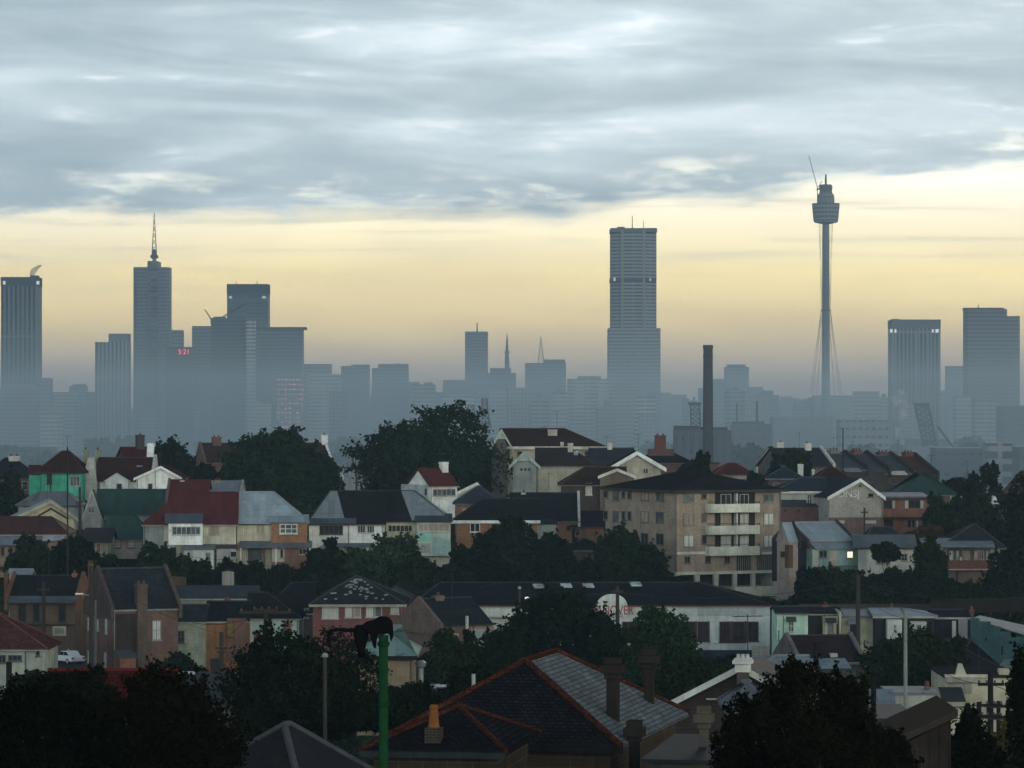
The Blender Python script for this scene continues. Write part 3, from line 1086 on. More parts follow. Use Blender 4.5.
    # ---- openings and additions
    def win(s, f, x0, y0, x1, y1, st='d', cols=2, rows=1, fr=WHITE, sill=True, n=0.0, name='window', fw=0.09, hood=None):
        s.wins += f == 'F'
        u0, za = s.face(f, x0, y0, n)
        u1, zb = s.face(f, x1, y1, n)
        u0, u1 = min(u0, u1), max(u0, u1)
        z0, z1 = min(za, zb), max(za, zb)
        mb = MB()
        q = fw
        s.fbox(mb, f, u0, u0 + q, z0, z1, n + .003, n + .09)
        s.fbox(mb, f, u1 - q, u1, z0, z1, n + .003, n + .09)
        s.fbox(mb, f, u0 + q, u1 - q, z1 - q, z1, n + .003, n + .088)
        s.fbox(mb, f, u0 + q, u1 - q, z0, z0 + q, n + .003, n + .088)
        for i in range(1, cols):
            u = u0 + (u1 - u0) * i / cols
            s.fbox(mb, f, u - q * .4, u + q * .4, z0 + q, z1 - q, n + .02, n + .075)
        for i in range(1, rows):
            z = z0 + (z1 - z0) * i / rows
            s.fbox(mb, f, u0 + q, u1 - q, z - q * .35, z + q * .35, n + .022, n + .07)
        w_ = s.part(name, mb, ('paint', fr))
        s.part('pane', s_fbox(s, f, u0 + q * .8, u1 - q * .8, z0 + q * .8, z1 - q * .8, n + .004, n + .03), PANES[st] if isinstance(st, str) else st, w_)
        if sill:
            s.part('sill', s_fbox(s, f, u0 - .08, u1 + .08, z0 - .1, z0 - .004, n + .003, n + .16), ('paint', [c * .9 for c in fr]), w_)
        if hood:
            mb = MB()
            if f == 'F':
                y = -s.d / 2 - n
                mb.slab([[(u0 - .2, y - .8, z1 - .15), (u1 + .2, y - .8, z1 - .15), (u1 + .2, y - .01, z1 + .3), (u0 - .2, y - .01, z1 + .3)]], 0.06)
            s.part('hood', mb, hood, w_)
        return w_

    def door(s, f, x0, y0, x1, y1, col=(0.12, 0.08, 0.06), n=0.0):
        u0, za = s.face(f, x0, y0, n)
        u1, zb = s.face(f, x1, y1, n)
        u0, u1 = min(u0, u1), max(u0, u1)
        z0, z1 = min(za, zb), max(za, zb)
        d_ = s.part('door', s_fbox(s, f, u0 + .08, u1 - .08, z0, z1 - .08, n + .003, n + .05), ('paint', col))
        mb = MB()
        s.fbox(mb, f, u0, u0 + .077, z0, z1, n + .003, n + .1)
        s.fbox(mb, f, u1 - .077, u1, z0, z1, n + .003, n + .1)
        s.fbox(mb, f, u0 + .08, u1 - .08, z1 - .077, z1, n + .003, n + .098)
        s.part('door_frame', mb, ('paint', [c * 0.5 + 0.1 for c in col]), d_)
        return s

    def patch(s, name, x0, y0, x1, y1, n, m, f='F', n0=0.004):
        u0, za = s.face(f, x0, y0, n)
        u1, zb = s.face(f, x1, y1, n)
        s.part(name, s_fbox(s, f, u0, u1, za, zb, n0, n), m)
        return s

    def annex(s, name, x0, x1, top, base, out, m, rm, rise=0.5, n0=0.01, over=0.15, front_first=True):
        """a lean-to room standing out from the front, with its own sloping roof"""
        u0, zt_ = s.face('F', x0, top, out)
        u1, zb_ = s.face('F', x1, base, out)
        zb_ -= 0.8
        y0, y1 = -s.d / 2 - out, -s.d / 2 - n0
        a = s.part(name, MB().prism([(y0, zb_), (y1, zb_), (y1, zt_ + rise), (y0, zt_)], 'x', u0, u1), m)
        sl_ = rise / out
        s.part('lean_to_roof', MB().slab([[(u0 - over, y0 - over, zt_ - over * sl_), (u1 + over, y0 - over, zt_ - over * sl_), (u1 + over, y1, zt_ + rise), (u0 - over, y1, zt_ + rise)]], .08), rm, a)
        return s

    def lean(s, x0, x1, y_top, y_bot, out, m, n0=0.01, posts=0, post_base=None, pm=('paint', WHITE), name='verandah_roof', t=.07):
        """a sheet roof sloping down and out from the wall"""
        ua, z1 = s.face('F', x0, y_top, n0)
        ub, z0 = s.face('F', x1, y_bot, out)
        ya, yb = -s.d / 2 - out, -s.d / 2 - n0
        r = s.part(name, MB().slab([[(ua, ya, z0), (ub, ya, z0), (ub, yb, z1), (ua, yb, z1)]], t), m)
        if posts:
            zf = s.face('F', x0, post_base, out)[1]
            for i in range(posts):
                x = ua + .15 + (ub - ua - .3) * i / max(1, posts - 1)
                s.part('post', MB().box(x - .06, x + .06, ya + .1, ya + .22, zf, z0), pm, r)
        return s

    def trim(s, name, x0, y0, x1, y1, n0, n1, m, f='F'):
        u0, za = s.face(f, x0, y0, n1)
        u1, zb = s.face(f, x1, y1, n1)
        s.part(name, s_fbox(s, f, u0, u1, za, zb, n0, n1), m)
        return s


def s_fbox(s, f, u0, u1, z0, z1, n0, n1):
    mb = MB()
    s.fbox(mb, f, u0, u1, z0, z1, n0, n1)
    return mb


def H(label, *a, name='house', **k):
    return House(name, label, *a, **k)


WP = ('paint', WHITE)
BRK = ('brick', RED)

# ================================================================== houses along the ridge, far side of the valley
h = H('dark brick cottage with a whitish stack at the far left end of the ridge', -14, 38, 477, 500, 600, 11, ('brick', BROWN), yaw=12)
h.gable_x(459, ('tile', R_DARK), hl=3.5, hr=3.5).chimney(8, 20, 454, ('paint', (0.42, 0.40, 0.38)), pots=2)
h = H('grey iron roofed cottage behind the dark brick cottage at the left', -30, 14, 474, 500, 640, 9, ('board', GREYW))
h.gable_x(459, ('iron', R_GREY), hr=4)

h = H('emerald green house with a hipped brown tile roof and a sleepout', 38, 82, 471, 498, 570, 9.5, ('paint', EMERALD))
h.gable_x(452, ('tile', R_MAROON), hl=3.2, hr=2.6, over=0.55)
h.win('F', 46.5, 474, 52, 484, 'd', 2, fr=(.08, .06, .06))
h.trim('corner_board', 38, 471.5, 40, 498, .005, .06, ('paint', CREAM))
h.win('F', 70, 476, 80, 486, 'g', 3, fr=(.35, .36, .33))
h.patch('sleepout_wall', 69, 486, 82, 496, .1, ('paint', (0.10, 0.45, 0.34)))
h.trim('downpipe', 50, 471, 51.2, 494, .005, .12, ('paint', (.04, .04, .04)))
h.annex('side_wing', 29, 40, 473, 498, 0.6, ('paint', (.05, .30, .2)), ('tile', R_MAROON), rise=1.2)

h = H('white cottage with a steep rendered gable and a long maroon roof', 97, 151, 480, 496, 575, 9, ('paint', WHITE))
h.gable_x(458.5, ('tile', R_MAROON), over=0.3)
h.parapets(('paint', (0.42, 0.42, 0.39)), 0.5, 0.5, 'R')
g = h
P_ = [g.face('F', *c) for c in ((80, 508), (97, 508), (97.5, 482), (91.5, 457.5), (88.5, 457.5), (80.5, 486))]
g.part('gable_wall', MB().prism(P_, 'y', -g.d / 2 - .5, g.d / 2), ('stone', (0.46, 0.45, 0.42)))
g.chimney(83, 88.5, 447.5, ('paint', (0.25, 0.27, 0.18)), 0.8, 1, foot=475).chimney(95, 100.5, 447.5, ('paint', (0.25, 0.27, 0.18)), 0.6, 1, foot=470)
g.win('F', 98, 482, 100, 490, 'd', 1, fr=(.3, .3, .28))
# its gabled porch with a small window
za, zz = g.face('F', 116, 474, 1.2)
xl, ze_ = g.face('F', 105.5, 480.5, 1.2)
xr, _ = g.face('F', 128, 480.5, 1.2)
porch = g.part('porch', MB().prism([(xl, 0), (xr, 0), (xr, ze_), (za, zz), (xl, ze_)], 'y', -g.d / 2 - 1.2, -g.d / 2 - .01), ('paint', WHITE))
mb = MB()
mb.slab([[(xl - .3, -g.d / 2 - 1.4, ze_ - .2), (za, -g.d / 2 - 1.4, zz), (za, -g.d / 2 + 1.5, zz), (xl - .3, -g.d / 2 + 1.5, ze_ - .2)],
         [(za, -g.d / 2 - 1.4, zz), (xr + .3, -g.d / 2 - 1.4, ze_ - .2), (xr + .3, -g.d / 2 + 1.5, ze_ - .2), (za, -g.d / 2 + 1.5, zz)]], .12)
g.part('porch_roof', mb, ('paint', (.55, .55, .5)), porch)
g.win('F', 116.5, 483.5, 122, 491, 'd', 1, n=1.2, fr=(.3, .22, .2))
g.part('skylight', MB().box(g.face('F', 135, 470)[0], g.face('F', 141, 470)[0], -1.9, -0.6, g.ze + 1.9, g.ze + 2.25), ('glass', (0.35, 0.42, 0.46)), g.roof)
h = H('white weatherboard house end with a broad low gable beside the maroon roofed cottage', 136.5, 181, 478, 497, 560, 12, ('board', WHITE))
h.gable_y(161, 467, ('tile', R_MAROON), over=0.4, barge=WP, bw=.3)
h.win('F', 148, 483.5, 152.5, 492, 'd', 1, fr=(.2, .17, .15))
h.trim('downpipe', 155, 470, 155.8, 494, .005, .1, ('paint', (.35, .35, .33)))
h = H('narrow dark gabled house with a tall pointed black stack', 128, 158, 462, 500, 640, 9, ('brick', (0.07, 0.06, 0.06)), yaw=20)
h.gable_x(448, ('tile', R_RED)).chimney(136, 144, 433, ('brick', (0.05, 0.045, 0.045)), 0.5, 1, foot=462)
h = H('white fire wall of a low shed stepping down behind the maroon roof', 148, 151.5, 466, 478, 600, 1.6, ('paint', WHITE), name='party_wall', cat='wall')
h.skillion(447.5, ('paint', WHITE))
h = H('long brown brick terrace with end stacks mostly behind the round dark tree', 206, 330, 462, 500, 650, 11, ('brick', BROWN), yaw=14, name='brick_terrace', cat='terrace')
h.gable_x(444, ('tile', R_BROWN)).chimney(212, 221, 435, ('brick', BROWN), .5, 2, foot=455).chimney(281, 290, 436, ('brick', ORANGE), .5, 2).chimney(321, 327.5, 433, ('paint', WHITE), .5, 1)
h.parapets(('brick', BROWN), 0.3, 0.4, 'L').parapets(WP, 0.35, 0.4, 'R')
h = H('pale iron roofed hall seen end on between the two large trees', 334, 384, 470, 492, 800, 22, ('iron', (0.26, 0.30, 0.33)), name='iron_hall', cat='hall')
h.gable_y(366, 452.5, ('iron', (0.26, 0.30, 0.33), 0.2), over=.2)
h = H('small pale house glimpsed at the foot of the tree line beside the brown terrace', 192, 208, 466, 486, 700, 8, ('paint', (0.42, 0.42, 0.4)))
h.gable_x(461, ('tile', R_DARK))

# cream gabled hall and the low houses before it
h = H('cream gable fronted house with one bright blue iron roof slope', 14, 76, 518, 548, 500, 10, ('paint', (0.42, 0.38, 0.25)), yaw=9)
h.gable_y(51, 501, ('iron', R_BLUE, 0.1), over=.5, barge=('paint', (0.36, 0.34, 0.25)), bw=.42)
a, b = h.face('F', 51, 507.5)
xl, _ = h.face('F', 31, 519)
xr, zl = h.face('F', 70, 519)
h.part('gable_trim', MB().prism([(xl, zl), (xl + .5, zl), (a, b - .32), (xr - .5, zl), (xr, zl), (a, b)], 'y', -h.d / 2 - .06, -h.d / 2 - .003), ('paint', (.05, .05, .05)))
h.trim('corner_post', 71, 519, 74, 541, .005, .1, ('paint', (.46, .43, .3)))
h = H('grey rusted iron roofed shed behind the cream gabled house', 18, 78, 505, 520, 525, 7, ('board', GREYW), name='shed', cat='shed')
h.gable_x(493, ('iron', R_GREY, 0.6), hl=2.5, hr=2.0)
h = H('low brown roofed house with a pale blue verandah skirt at the left edge', -20, 66, 534, 566, 470, 9, ('paint', (0.27, 0.19, 0.15)))
h.gable_x(518, ('iron', R_MAROON, .3), hl=1.5, hr=2.5)
h.lean(-22, 44, 534, 545.5, 1.4, ('iron', (0.17, 0.20, 0.25)))
h.lean(43.5, 64, 534, 541, 1.1, ('iron', (0.34, 0.34, 0.38)))
for q in range(4):
    h.win('F', 1 + q * 8, 547, 4.5 + q * 8, 556, 'd', 1, fr=(.2, .15, .13))
h = H('grey latticed A shaped gable end propped before the green roofs', 83, 101, 516.5, 522, 512, 3, ('vboard', (0.33, 0.34, 0.34)), name='gabled_outhouse', cat='outhouse')
h.gable_y(92, 490.5, ('iron', R_GREEN), over=.1, barge=('paint', (.45, .44, .42)), bw=.45)
h.win('F', 88, 506, 95, 513, 't', 2, fr=(.4, .4, .38))
h = H('upper green iron roofed house with a long plain roof', 96, 164, 514, 540, 515, 8.5, ('board', GREYW))
h.gable_x(490.5, ('iron', R_GREEN))
h = H('lower green iron roofed house raised on stumps with louvred windows', 106, 146, 538, 562, 486, 7.5, ('vboard', (0.40, 0.36, 0.33)))
h.gable_x(516.5, ('iron', R_GREEN), hr=1.8)
for (xa, xb) in ((114, 121), (127.5, 135)):
    h.win('F', xa, 539.5, xb, 548, 'w', 1, 3, fr=(.22, .12, .10))
h.win('F', 141, 540, 143.5, 550, 'g', 1, fr=(.4, .38, .36))
mb = MB()
for q in range(5):
    x = -h.w / 2 + .3 + (h.w - .6) * q / 4
    mb.box(x - .1, x + .1, -h.d / 2 - .3, -h.d / 2 - .1, -1.5, 1.2)
h.part('stumps', mb, ('bark', (.1, .08, .06)))
h.trim('subfloor_shade', 112, 559, 142, 567, .005, .35, ('paint', (.02, .02, .02)))  # near-black panel paints the shade under the raised floor
h = H('small cream cottage with a dark purple roof under the green roofs', 76, 110, 541, 562, 480, 6.5, ('board', (0.36, 0.36, 0.29)))
h.gable_x(529.5, ('iron', (0.055, 0.045, 0.06)), hl=1.0)
h.win('F', 96, 543, 101, 553, 'p', 1, 2, fr=(.4, .35, .32))

# the long pair: red roof half and blue roof half
h = H('two storey weatherboard house with a dark red hipped roof and enclosed white balcony', 143.5, 236, 523.5, 571, 470, 9, ('vboard', (0.46, 0.44, 0.35)), yaw=3)
h.gable_x(493.5, ('iron', R_RED, .25), hl=4.7, over=.3)
h.patch('side_cladding', 143.4, 524, 163.5, 571, .05, ('board', (0.22, 0.25, 0.25)))
h.lean(165, 203, 514, 523.5, 1.3, ('iron', (0.085, 0.10, 0.13)), name='sleepout_roof')
h.patch('enclosed_balcony', 168.5, 523.6, 202.5, 545, 1.1, ('board', WHITE))
h.win('F', 172, 526.5, 200.5, 535, 'g', 6, n=1.1, fr=(.5, .5, .48))
h.win('F', 210, 524.5, 219.5, 534.5, 'b', 2, fr=(.36, .34, .28))
h.win('F', 169.5, 546.5, 177, 557.5, 'd', 1, fr=(.45, .45, .42))
h.annex('wash_house', 184, 214, 550, 573, 2.6, ('vboard', (0.40, 0.42, 0.40)), ('iron', (0.20, 0.24, 0.23), .4), rise=.6)
h.patch('wash_house_front', 193.5, 550.4, 213.5, 572, 2.68, ('board', (0.56, 0.58, 0.54)), n0=2.605)
h.win('F', 205, 552, 211, 561, 't', 1, n=2.68, fr=(.4, .42, .4))
h.annex('outhouse', 216.5, 236, 548.5, 570, 1.8, ('vboard', (0.36, 0.38, 0.37)), ('iron', (0.10, 0.09, 0.09), .3), rise=.4)
h.win('F', 230, 551, 237, 557.5, 'd', 1, n=1.8, fr=(.4, .4, .4))
h = H('dark red gabled roof with a parapet end just behind the red and blue pair', 168, 206, 499, 520, 500, 8, ('brick', BROWN))
h.gable_x(481, ('iron', R_RED, .2)).parapets(('brick', BROWN), .3, .35, 'L').chimney(180, 185, 478, ('paint', (.5, .46, .36)), .5, 1)
h = H('short blue grey iron roof with a stack behind the blue half of the pair', 202, 240, 494, 515, 505, 7, ('brick', BROWN))
h.gable_x(482, ('iron', (0.20, 0.24, 0.28))).chimney(214.5, 220.5, 478, ('paint', (.25, .24, .12)), .5, 2).parapets(('paint', (.3, .3, .3)), .2, .3, 'R')
h = H('two storey house with pale blue iron roof, cream wall and orange brick bay', 237, 307, 522.5, 570, 472, 9, ('vboard', (0.52, 0.48, 0.36)), yaw=3)
h.gable_x(493, ('iron', R_BLUE, .25), hr=4.4, over=.3)
h.patch('brick_bay', 271.5, 523, 307.3, 570, .5, ('brick', ORANGE))
h.lean(269, 309, 515, 522.5, .95, ('iron', (0.30, 0.36, 0.40)), name='bay_roof', n0=-1.2)
h.win('F', 256, 523.5, 264.5, 533.5, 'b', 2, fr=(.45, .42, .34))
h.win('F', 279.5, 523.8, 297.5, 533.8, 'g', 3, 2, n=.5, fr=(.62, .62, .58), fw=.14)
h.lean(240, 312, 541.5, 548, 1.8, ('iron', (0.16, 0.18, 0.20), .3), posts=3, post_base=571)
h.patch('recess_shade_panel', 248, 548, 262, 568, .1, ('paint', (.09, .10, .10)))  # flat dark panel paints the shade of a recess
h.patch('timber_post', 262.5, 548, 265.5, 568, .2, ('paint', (.22, .15, .1)))
h.patch('cream_infill', 272, 548, 284.5, 562, .9, ('paint', (.5, .48, .38)))
h.win('F', 280, 549, 283.5, 558, 'd', 1, n=.9, fr=(.3, .28, .22))
h.patch('brick_infill', 284.5, 548, 298, 568, .95, ('brick', (.26, .14, .09)))
h.win('F', 298.8, 548.5, 306.5, 554.5, 'd', 2, n=.5, fr=(.5, .42, .34))
h.patch('low_wall', 252, 561, 262, 568, 1.2, ('paint', (.4, .4, .36)))

# triple fronted pair with grey and black roofs
h = H('white two storey house under a pale grey hip and a charcoal roof', 309, 384, 523, 558, 480, 9, ('board', WHITE))
h.gable_x(492, ('slate', R_DARK), hl=2.6, over=.3)
w_, d_ = h.w / 2, h.d / 2
xj = h.face('F', 346, 523)[0]
xk = h.hit(337, 492, 'y', h.yr).x
mb = MB()
mb.slab([[(-w_ - .32, -d_ - .32, h.eave[0]), (xj, -d_ - .32, h.eave[0]), (xk, h.yr, h.zr), (-w_ + 2.6, h.yr, h.zr)], [(-w_ - .32, d_ + .32, h.eave[0]), (-w_ - .32, -d_ - .32, h.eave[0]), (-w_ + 2.6, h.yr, h.zr)]], .05, lift=.17)
h.part('iron_hip', mb, ('iron', (0.24, 0.28, 0.31), .2), h.roof)
h.lean(307, 356, 518.5, 524, .9, ('iron', (0.10, 0.12, 0.15)), n0=-.5)
h.win('F', 319.5, 525, 343, 534.5, 'd', 5, fr=(.13, .11, .10))
h.win('F', 357.5, 525.5, 365.5, 533, 'd', 3, fr=(.5, .5, .48))
h.win('F', 367, 525.5, 374.5, 533, 'd', 3, fr=(.5, .5, .48))
h.trim('downpipe', 348, 523, 349, 545, .005, .1, ('paint', (.2, .2, .2)))
h.lean(324, 372, 543.5, 547.5, 1.4, ('iron', R_GREY, .3))
h.patch('lower_wall', 344, 548, 360, 558, .3, ('paint', (.3, .3, .28)))
h = H('house with a cream upper wall and an enclosed mint green sleepout', 384.3, 450, 520, 556, 482, 9, ('paint', (0.44, 0.42, 0.31)))
h.gable_x(492, ('slate', R_DARK), hr=4.9, over=.3)
w_, d_ = h.w / 2, h.d / 2
mb = MB()
xk = h.hit(401, 492, 'y', h.yr).x
xj = h.face('F', 412, 518)[0]
mb.slab([[(xj, -d_ - .32, h.eave[0]), (w_ + .32, -d_ - .32, h.eave[0]), (w_ - 4.9, h.yr, h.zr), (xk, h.yr, h.zr)], [(w_ + .32, -d_ - .32, h.eave[0]), (w_ + .32, d_ + .32, h.eave[0]), (w_ - 4.9, h.yr, h.zr)]], .05, lift=.17)
h.part('iron_hip', mb, ('iron', (0.24, 0.28, 0.31), .2), h.roof)
h.win('F', 388, 525, 412.5, 532, 'd', 6, fr=(.42, .42, .36))
h.patch('sleepout', 416.8, 521, 450.4, 556, 1.0, ('board', (0.45, 0.52, 0.47)))
h.lean(415, 452, 514, 522.5, 1.3, ('iron', (.06, .07, .085)), n0=-1.0, name='sleepout_roof')
h.win('F', 418, 523.5, 449.5, 531.5, 'b', 6, n=1.0, fr=(.5, .5, .47))
h.patch('mint_panel', 417.2, 532, 430, 542, 1.05, ('paint', (0.26, 0.52, 0.42)), n0=1.003)
h.patch('mint_strip', 430.2, 538, 450.2, 542.5, 1.05, ('paint', (0.34, 0.52, 0.45)), n0=1.003)
h.patch('lower_panel', 417.2, 543.5, 430, 553, 1.05, ('paint', (.36, .36, .33)), n0=1.003)
h.patch('lower_mint', 431, 543.5, 450.2, 553.5, 1.05, ('paint', (0.34, 0.50, 0.45)), n0=1.003)

h = H('narrow white cottage with a red roof and white stack perched before the great fig', 430, 457, 486, 514, 530, 7, ('board', WHITE), yaw=30)
h.gable_x(469.5, ('iron', R_RED), over=.25).chimney(440.5, 447, 462, WP, .45, 0)
h.win('F', 432.5, 489, 455.5, 496, 'g', 5, fr=(.45, .42, .4))
h.door('L', 414.5, 487, 420.5, 500, (.10, .06, .05))
h.patch('side_lean_to', 401, 484, 428, 512, .25, ('board', (.40, .44, .44)), 'L')
h.win('L', 424.5, 488, 428, 496, 'g', 1, fr=(.4, .4, .4), n=.25)
h = H('blue grey hip roofed brick cottage with a white gable behind it', 455, 500, 503, 524, 512, 9, ('brick', ORANGE))
h.gable_x(487, ('slate', (0.075, 0.095, 0.115)), hl=3.2, hr=3.0)
h = H('low white gable poking up behind the blue grey hip roof', 455, 486, 494, 512, 540, 6, ('paint', (.5, .48, .45)), name='gabled_annexe')
h.gable_y(477, 483.5, ('iron', R_GREY), over=.3, barge=WP, bw=.35)
h = H('orange brick house with a white fascia and charcoal roof half hidden by dark trees', 456, 537, 520, 562, 488, 9, ('brick', ORANGE))
h.gable_x(500, ('tile', R_DARK), over=.45, hl=3.5).gutter(h=.4)
h.win('F', 518, 521.5, 529.5, 532, 'w', 2, fr=(.5, .5, .48))
h.win('F', 470, 523, 480, 532, 'd', 2)
h = H('long charcoal slate roof with a white raking parapet at its right end', 512, 578, 520, 552, 500, 10, ('brick', (.26, .13, .085)))
h.gable_x(494, ('slate', R_DARK), hl=0).parapets(('paint', (.5, .5, .48)), .3, .35, 'R')
h.win('F', 566, 525, 571, 531, 'd', 1, fr=(.15, .1, .09)).parent
h.win('F', 575.2, 525, 577.5, 531, 'd', 1, fr=(.15, .1, .09))
h.annex('lean_to', 537, 556, 524, 545, 1.5, ('board', (.36, .42, .40)), ('iron', R_DARK), rise=.6)
h.chimney(521, 526, 490, ('paint', (.34, .32, .28)), .5, 1)
h = H('low brick wing with a dark roof tucked left of the tan flats', 572, 604, 526, 556, 500, 8, ('brick', (.22, .11, .08)))
h.gable_x(512, ('tile', R_DARK))
h.win('F', 575, 528, 580, 536, 'd', 1, fr=(.2, .2, .19))
h = H('small dark hipped outbuilding among the trees left of the tan flats', 568, 602, 550, 578, 470, 7, ('brick', (.10, .07, .06)), name='outbuilding', cat='outbuilding')
h.gable_x(540, ('tile', R_DARK), hl=2, hr=2)

# the big brown roofed house
h = H('largest house of the ridge with a broad brown hip roof and wide cream stacks', 503, 604, 446.5, 500, 600, 13, ('paint', (0.40, 0.36, 0.28)))
h.gable_x(429.5, ('tile', R_BROWN), over=.6, hr=6.5).gutter(('paint', (.50, .48, .42)), h=.5)
h.chimney(547.5, 557.5, 429.5, ('paint', (.40, .36, .30)), .35, 0, foot=446)
h.chimney(540, 546, 427.5, ('paint', (.06, .05, .05)), .5, 2, foot=432)
x0, z0 = h.face('F', 493, 447)
x1, z1 = h.face('F', 510, 447)
zt_ = h.face('F', 500, 430)[1]
gm = h.part('cross_gable', MB().prism([(x0 - .2, z0 - 9), (x1 - .4, z0 - 9), (x1 - .4, z0), ((x0 + x1) / 2, zt_ - .3), (x0 - .2, z0)], 'y', -h.d / 2 - .8, h.d / 2 - 2), ('brick', (.12, .11, .10)))
mb = MB()
xm = (x0 + x1) / 2
for xe in (x0 - .6, x1 + .6):
    mb.prism([(xe, z0 - .9), (xe, z0 - .3), (xm, zt_ + .25), (xm, zt_ - .4)], 'y', -h.d / 2 - 1.15, -h.d / 2 - 1.0)
mb.prism([(xm - 1.1, zt_ - 1.5), (xm + 1.1, zt_ - 1.5), (xm, zt_ - .2)], 'y', -h.d / 2 - 1.0, -h.d / 2 - .81)
h.part('barge_board', mb, ('paint', (.38, .44, .40)), gm)
mb = MB()
mb.slab([[(x0 - .6, -h.d / 2 - 1.0, z0 - .5), (xm, -h.d / 2 - 1.0, zt_), (xm, h.d / 2 - 2, zt_), (x0 - .6, h.d / 2 - 2, z0 - .5)], [(xm, -h.d / 2 - 1.0, zt_), (x1 + .6, -h.d / 2 - 1.0, z0 - .5), (x1 + .6, h.d / 2 - 2, z0 - .5), (xm, h.d / 2 - 2, zt_)]], .15)
h.part('gable_roof', mb, ('tile', R_BROWN), gm)
h = H('lower cream house with a grey green boarded gable and tall cream stacks', 537, 596, 465.5, 500, 575, 10, ('paint', (0.43, 0.40, 0.31)))
h.gable_x(449, ('tile', (0.075, 0.06, 0.06)), over=.3, hr=4).chimney(567.5, 573.5, 443, ('paint', (.44, .42, .36)), .42, 0, foot=462).chimney(560, 564, 442, ('paint', (.44, .42, .36)), .6, 0)
x0, z0 = h.face('F', 513, 465, 1.0)
x1, z1 = h.face('F', 536, 465, 1.0)
xm, zm = h.face('F', 524, 453, 1.0)
gm = h.part('gable_bay', MB().prism([(x0, 0), (x1, 0), (x1, z0), (xm, zm - .35), (x0, z0)], 'y', -h.d / 2 - 1.0, 1.5), ('vboard', (0.24, 0.27, 0.25)))
mb = MB()
for xe in (x0 - .7, x1 + .7):
    mb.prism([(xe, z0 - .75), (xe, z0 - .2), (xm, zm + .3), (xm, zm - .3)], 'y', -h.d / 2 - 1.45, -h.d / 2 - 1.3)
mb.prism([(xm - 1.2, zm - 1.25), (xm + 1.2, zm - 1.25), (xm, zm - .1)], 'y', -h.d / 2 - 1.3, -h.d / 2 - 1.01)
h.part('barge_board', mb, ('paint', (.36, .43, .40)), gm)
mb = MB()
mb.slab([[(x0 - .6, -h.d / 2 - 1.3, z0 - .4), (xm, -h.d / 2 - 1.3, zm), (xm, 1.5, zm), (x0 - .6, 1.5, z0 - .4)], [(xm, -h.d / 2 - 1.3, zm), (x1 + .6, -h.d / 2 - 1.3, z0 - .4), (x1 + .6, 1.5, z0 - .4), (xm, 1.5, zm)]], .14)
h.part('gable_roof', mb, ('tile', (0.075, 0.06, 0.06)), gm)
for q in range(3):
    h.win('F', 520 + q * 4, 468, 522.6 + q * 4, 471, 'd', 1, n=1.0, fr=(.2, .2, .19), sill=False, fw=.05)
h.part('skylight', MB().box(h.face('F', 574, 460)[0], h.face('F', 578.5, 460)[0], -2.4, -1.6, h.ze + 1.6, h.ze + 2.3), ('glass', (0.35, 0.42, 0.46)), h.roof)
h = H('slate roofed wing with a cream end stack right of the cream house', 590, 634, 467, 492, 590, 9, ('paint', (.3, .29, .26)))
h.gable_x(449, ('slate', (0.07, 0.085, 0.10)), over=.2).chimney(607, 612.5, 442.5, ('paint', (.46, .44, .40)), .5, 0, foot=464)
h = H('dark brown bungalow with a jutting gable and a tall white sash window', 562, 624, 484, 508, 535, 10, ('board', (0.075, 0.055, 0.05)))
h.gable_x(468, ('tile', R_BROWN), over=.55, hl=3.5)
h.win('F', 585.5, 483, 592, 495, 'w', 2, 3, fr=(.6, .6, .57))
x0, z0 = h.face('F', 600, 476.5, 1.0)
x1, _ = h.face('F', 634, 480, 1.0)
xm, zm = h.face('F', 617, 470, 1.0)
gm = h.part('gable_bay', MB().prism([(x0, 0), (x1, 0), (x1, z0), (xm, zm - .2), (x0, z0)], 'y', -h.d / 2 - 1.0, 1.5), ('brick', (0.14, 0.10, 0.075)))
mb = MB()
for xe in (x0 - .3, x1 + .3):
    mb.prism([(xe, z0 - .35), (xe, z0 + .1), (xm, zm + .25), (xm, zm - .2)], 'y', -h.d / 2 - 1.3, -h.d / 2 - 1.05)
h.part('barge_board', mb, ('paint', (.55, .54, .50)), gm)
h = H('cream bungalow gable with a deep white bargeboard above the flats', 613, 661, 466, 486, 560, 12, ('paint', (0.42, 0.38, 0.31)))
h.gable_y(637, 452, ('tile', R_BROWN), over=.8, barge=WP, bw=.55)
xm, zm = h.face('F', 637, 452)
xl, zl = h.face('F', 621, 460)
xr, _ = h.face('F', 653, 460)
h.part('gable_panel', MB().prism([(xl, zl - .1), (xr, zl - .1), (xm, zm - .1)], 'y', -h.d / 2 - .12, -h.d / 2 - .003), ('paint', (.5, .49, .46)))
for xa in (622, 632.5, 643):
    h.win('F', xa, 468, xa + 5.5, 474, 'w' if xa == 632.5 else 'g', 2, fr=(.45, .42, .36))
h = H('dark red brick hall with a squat square brick tower stack on the skyline', 640, 692, 463, 490, 640, 10, ('brick', (.13, .06, .05)), name='brick_hall', cat='hall')
h.gable_x(454, ('tile', R_DARK), hl=2, hr=3).chimney(654.5, 666, 433.5, ('brick', (.15, .06, .05)), .5, 2, foot=462)
h.part('tower_base', MB().box(h.face('F', 649, 460)[0], h.face('F', 675, 460)[0], -1.5, 1.5, h.ze - 1, h.zr + .9), ('brick', (.13, .06, .05)))
h.win('F', 678, 466, 682, 473, 'd', 1, fr=(.3, .2, .18))
h = H('low red tiled hip roof peeping above the flats beside the dark conifer', 716, 752, 474, 490, 590, 9, ('paint', (.36, .3, .26)))
h.gable_x(464, ('tile', (.17, .05, .045)), hl=2.2, hr=2.4).chimney(758, 763, 463.5, ('brick', (.08, .05, .05)), .5, 1, foot=480)
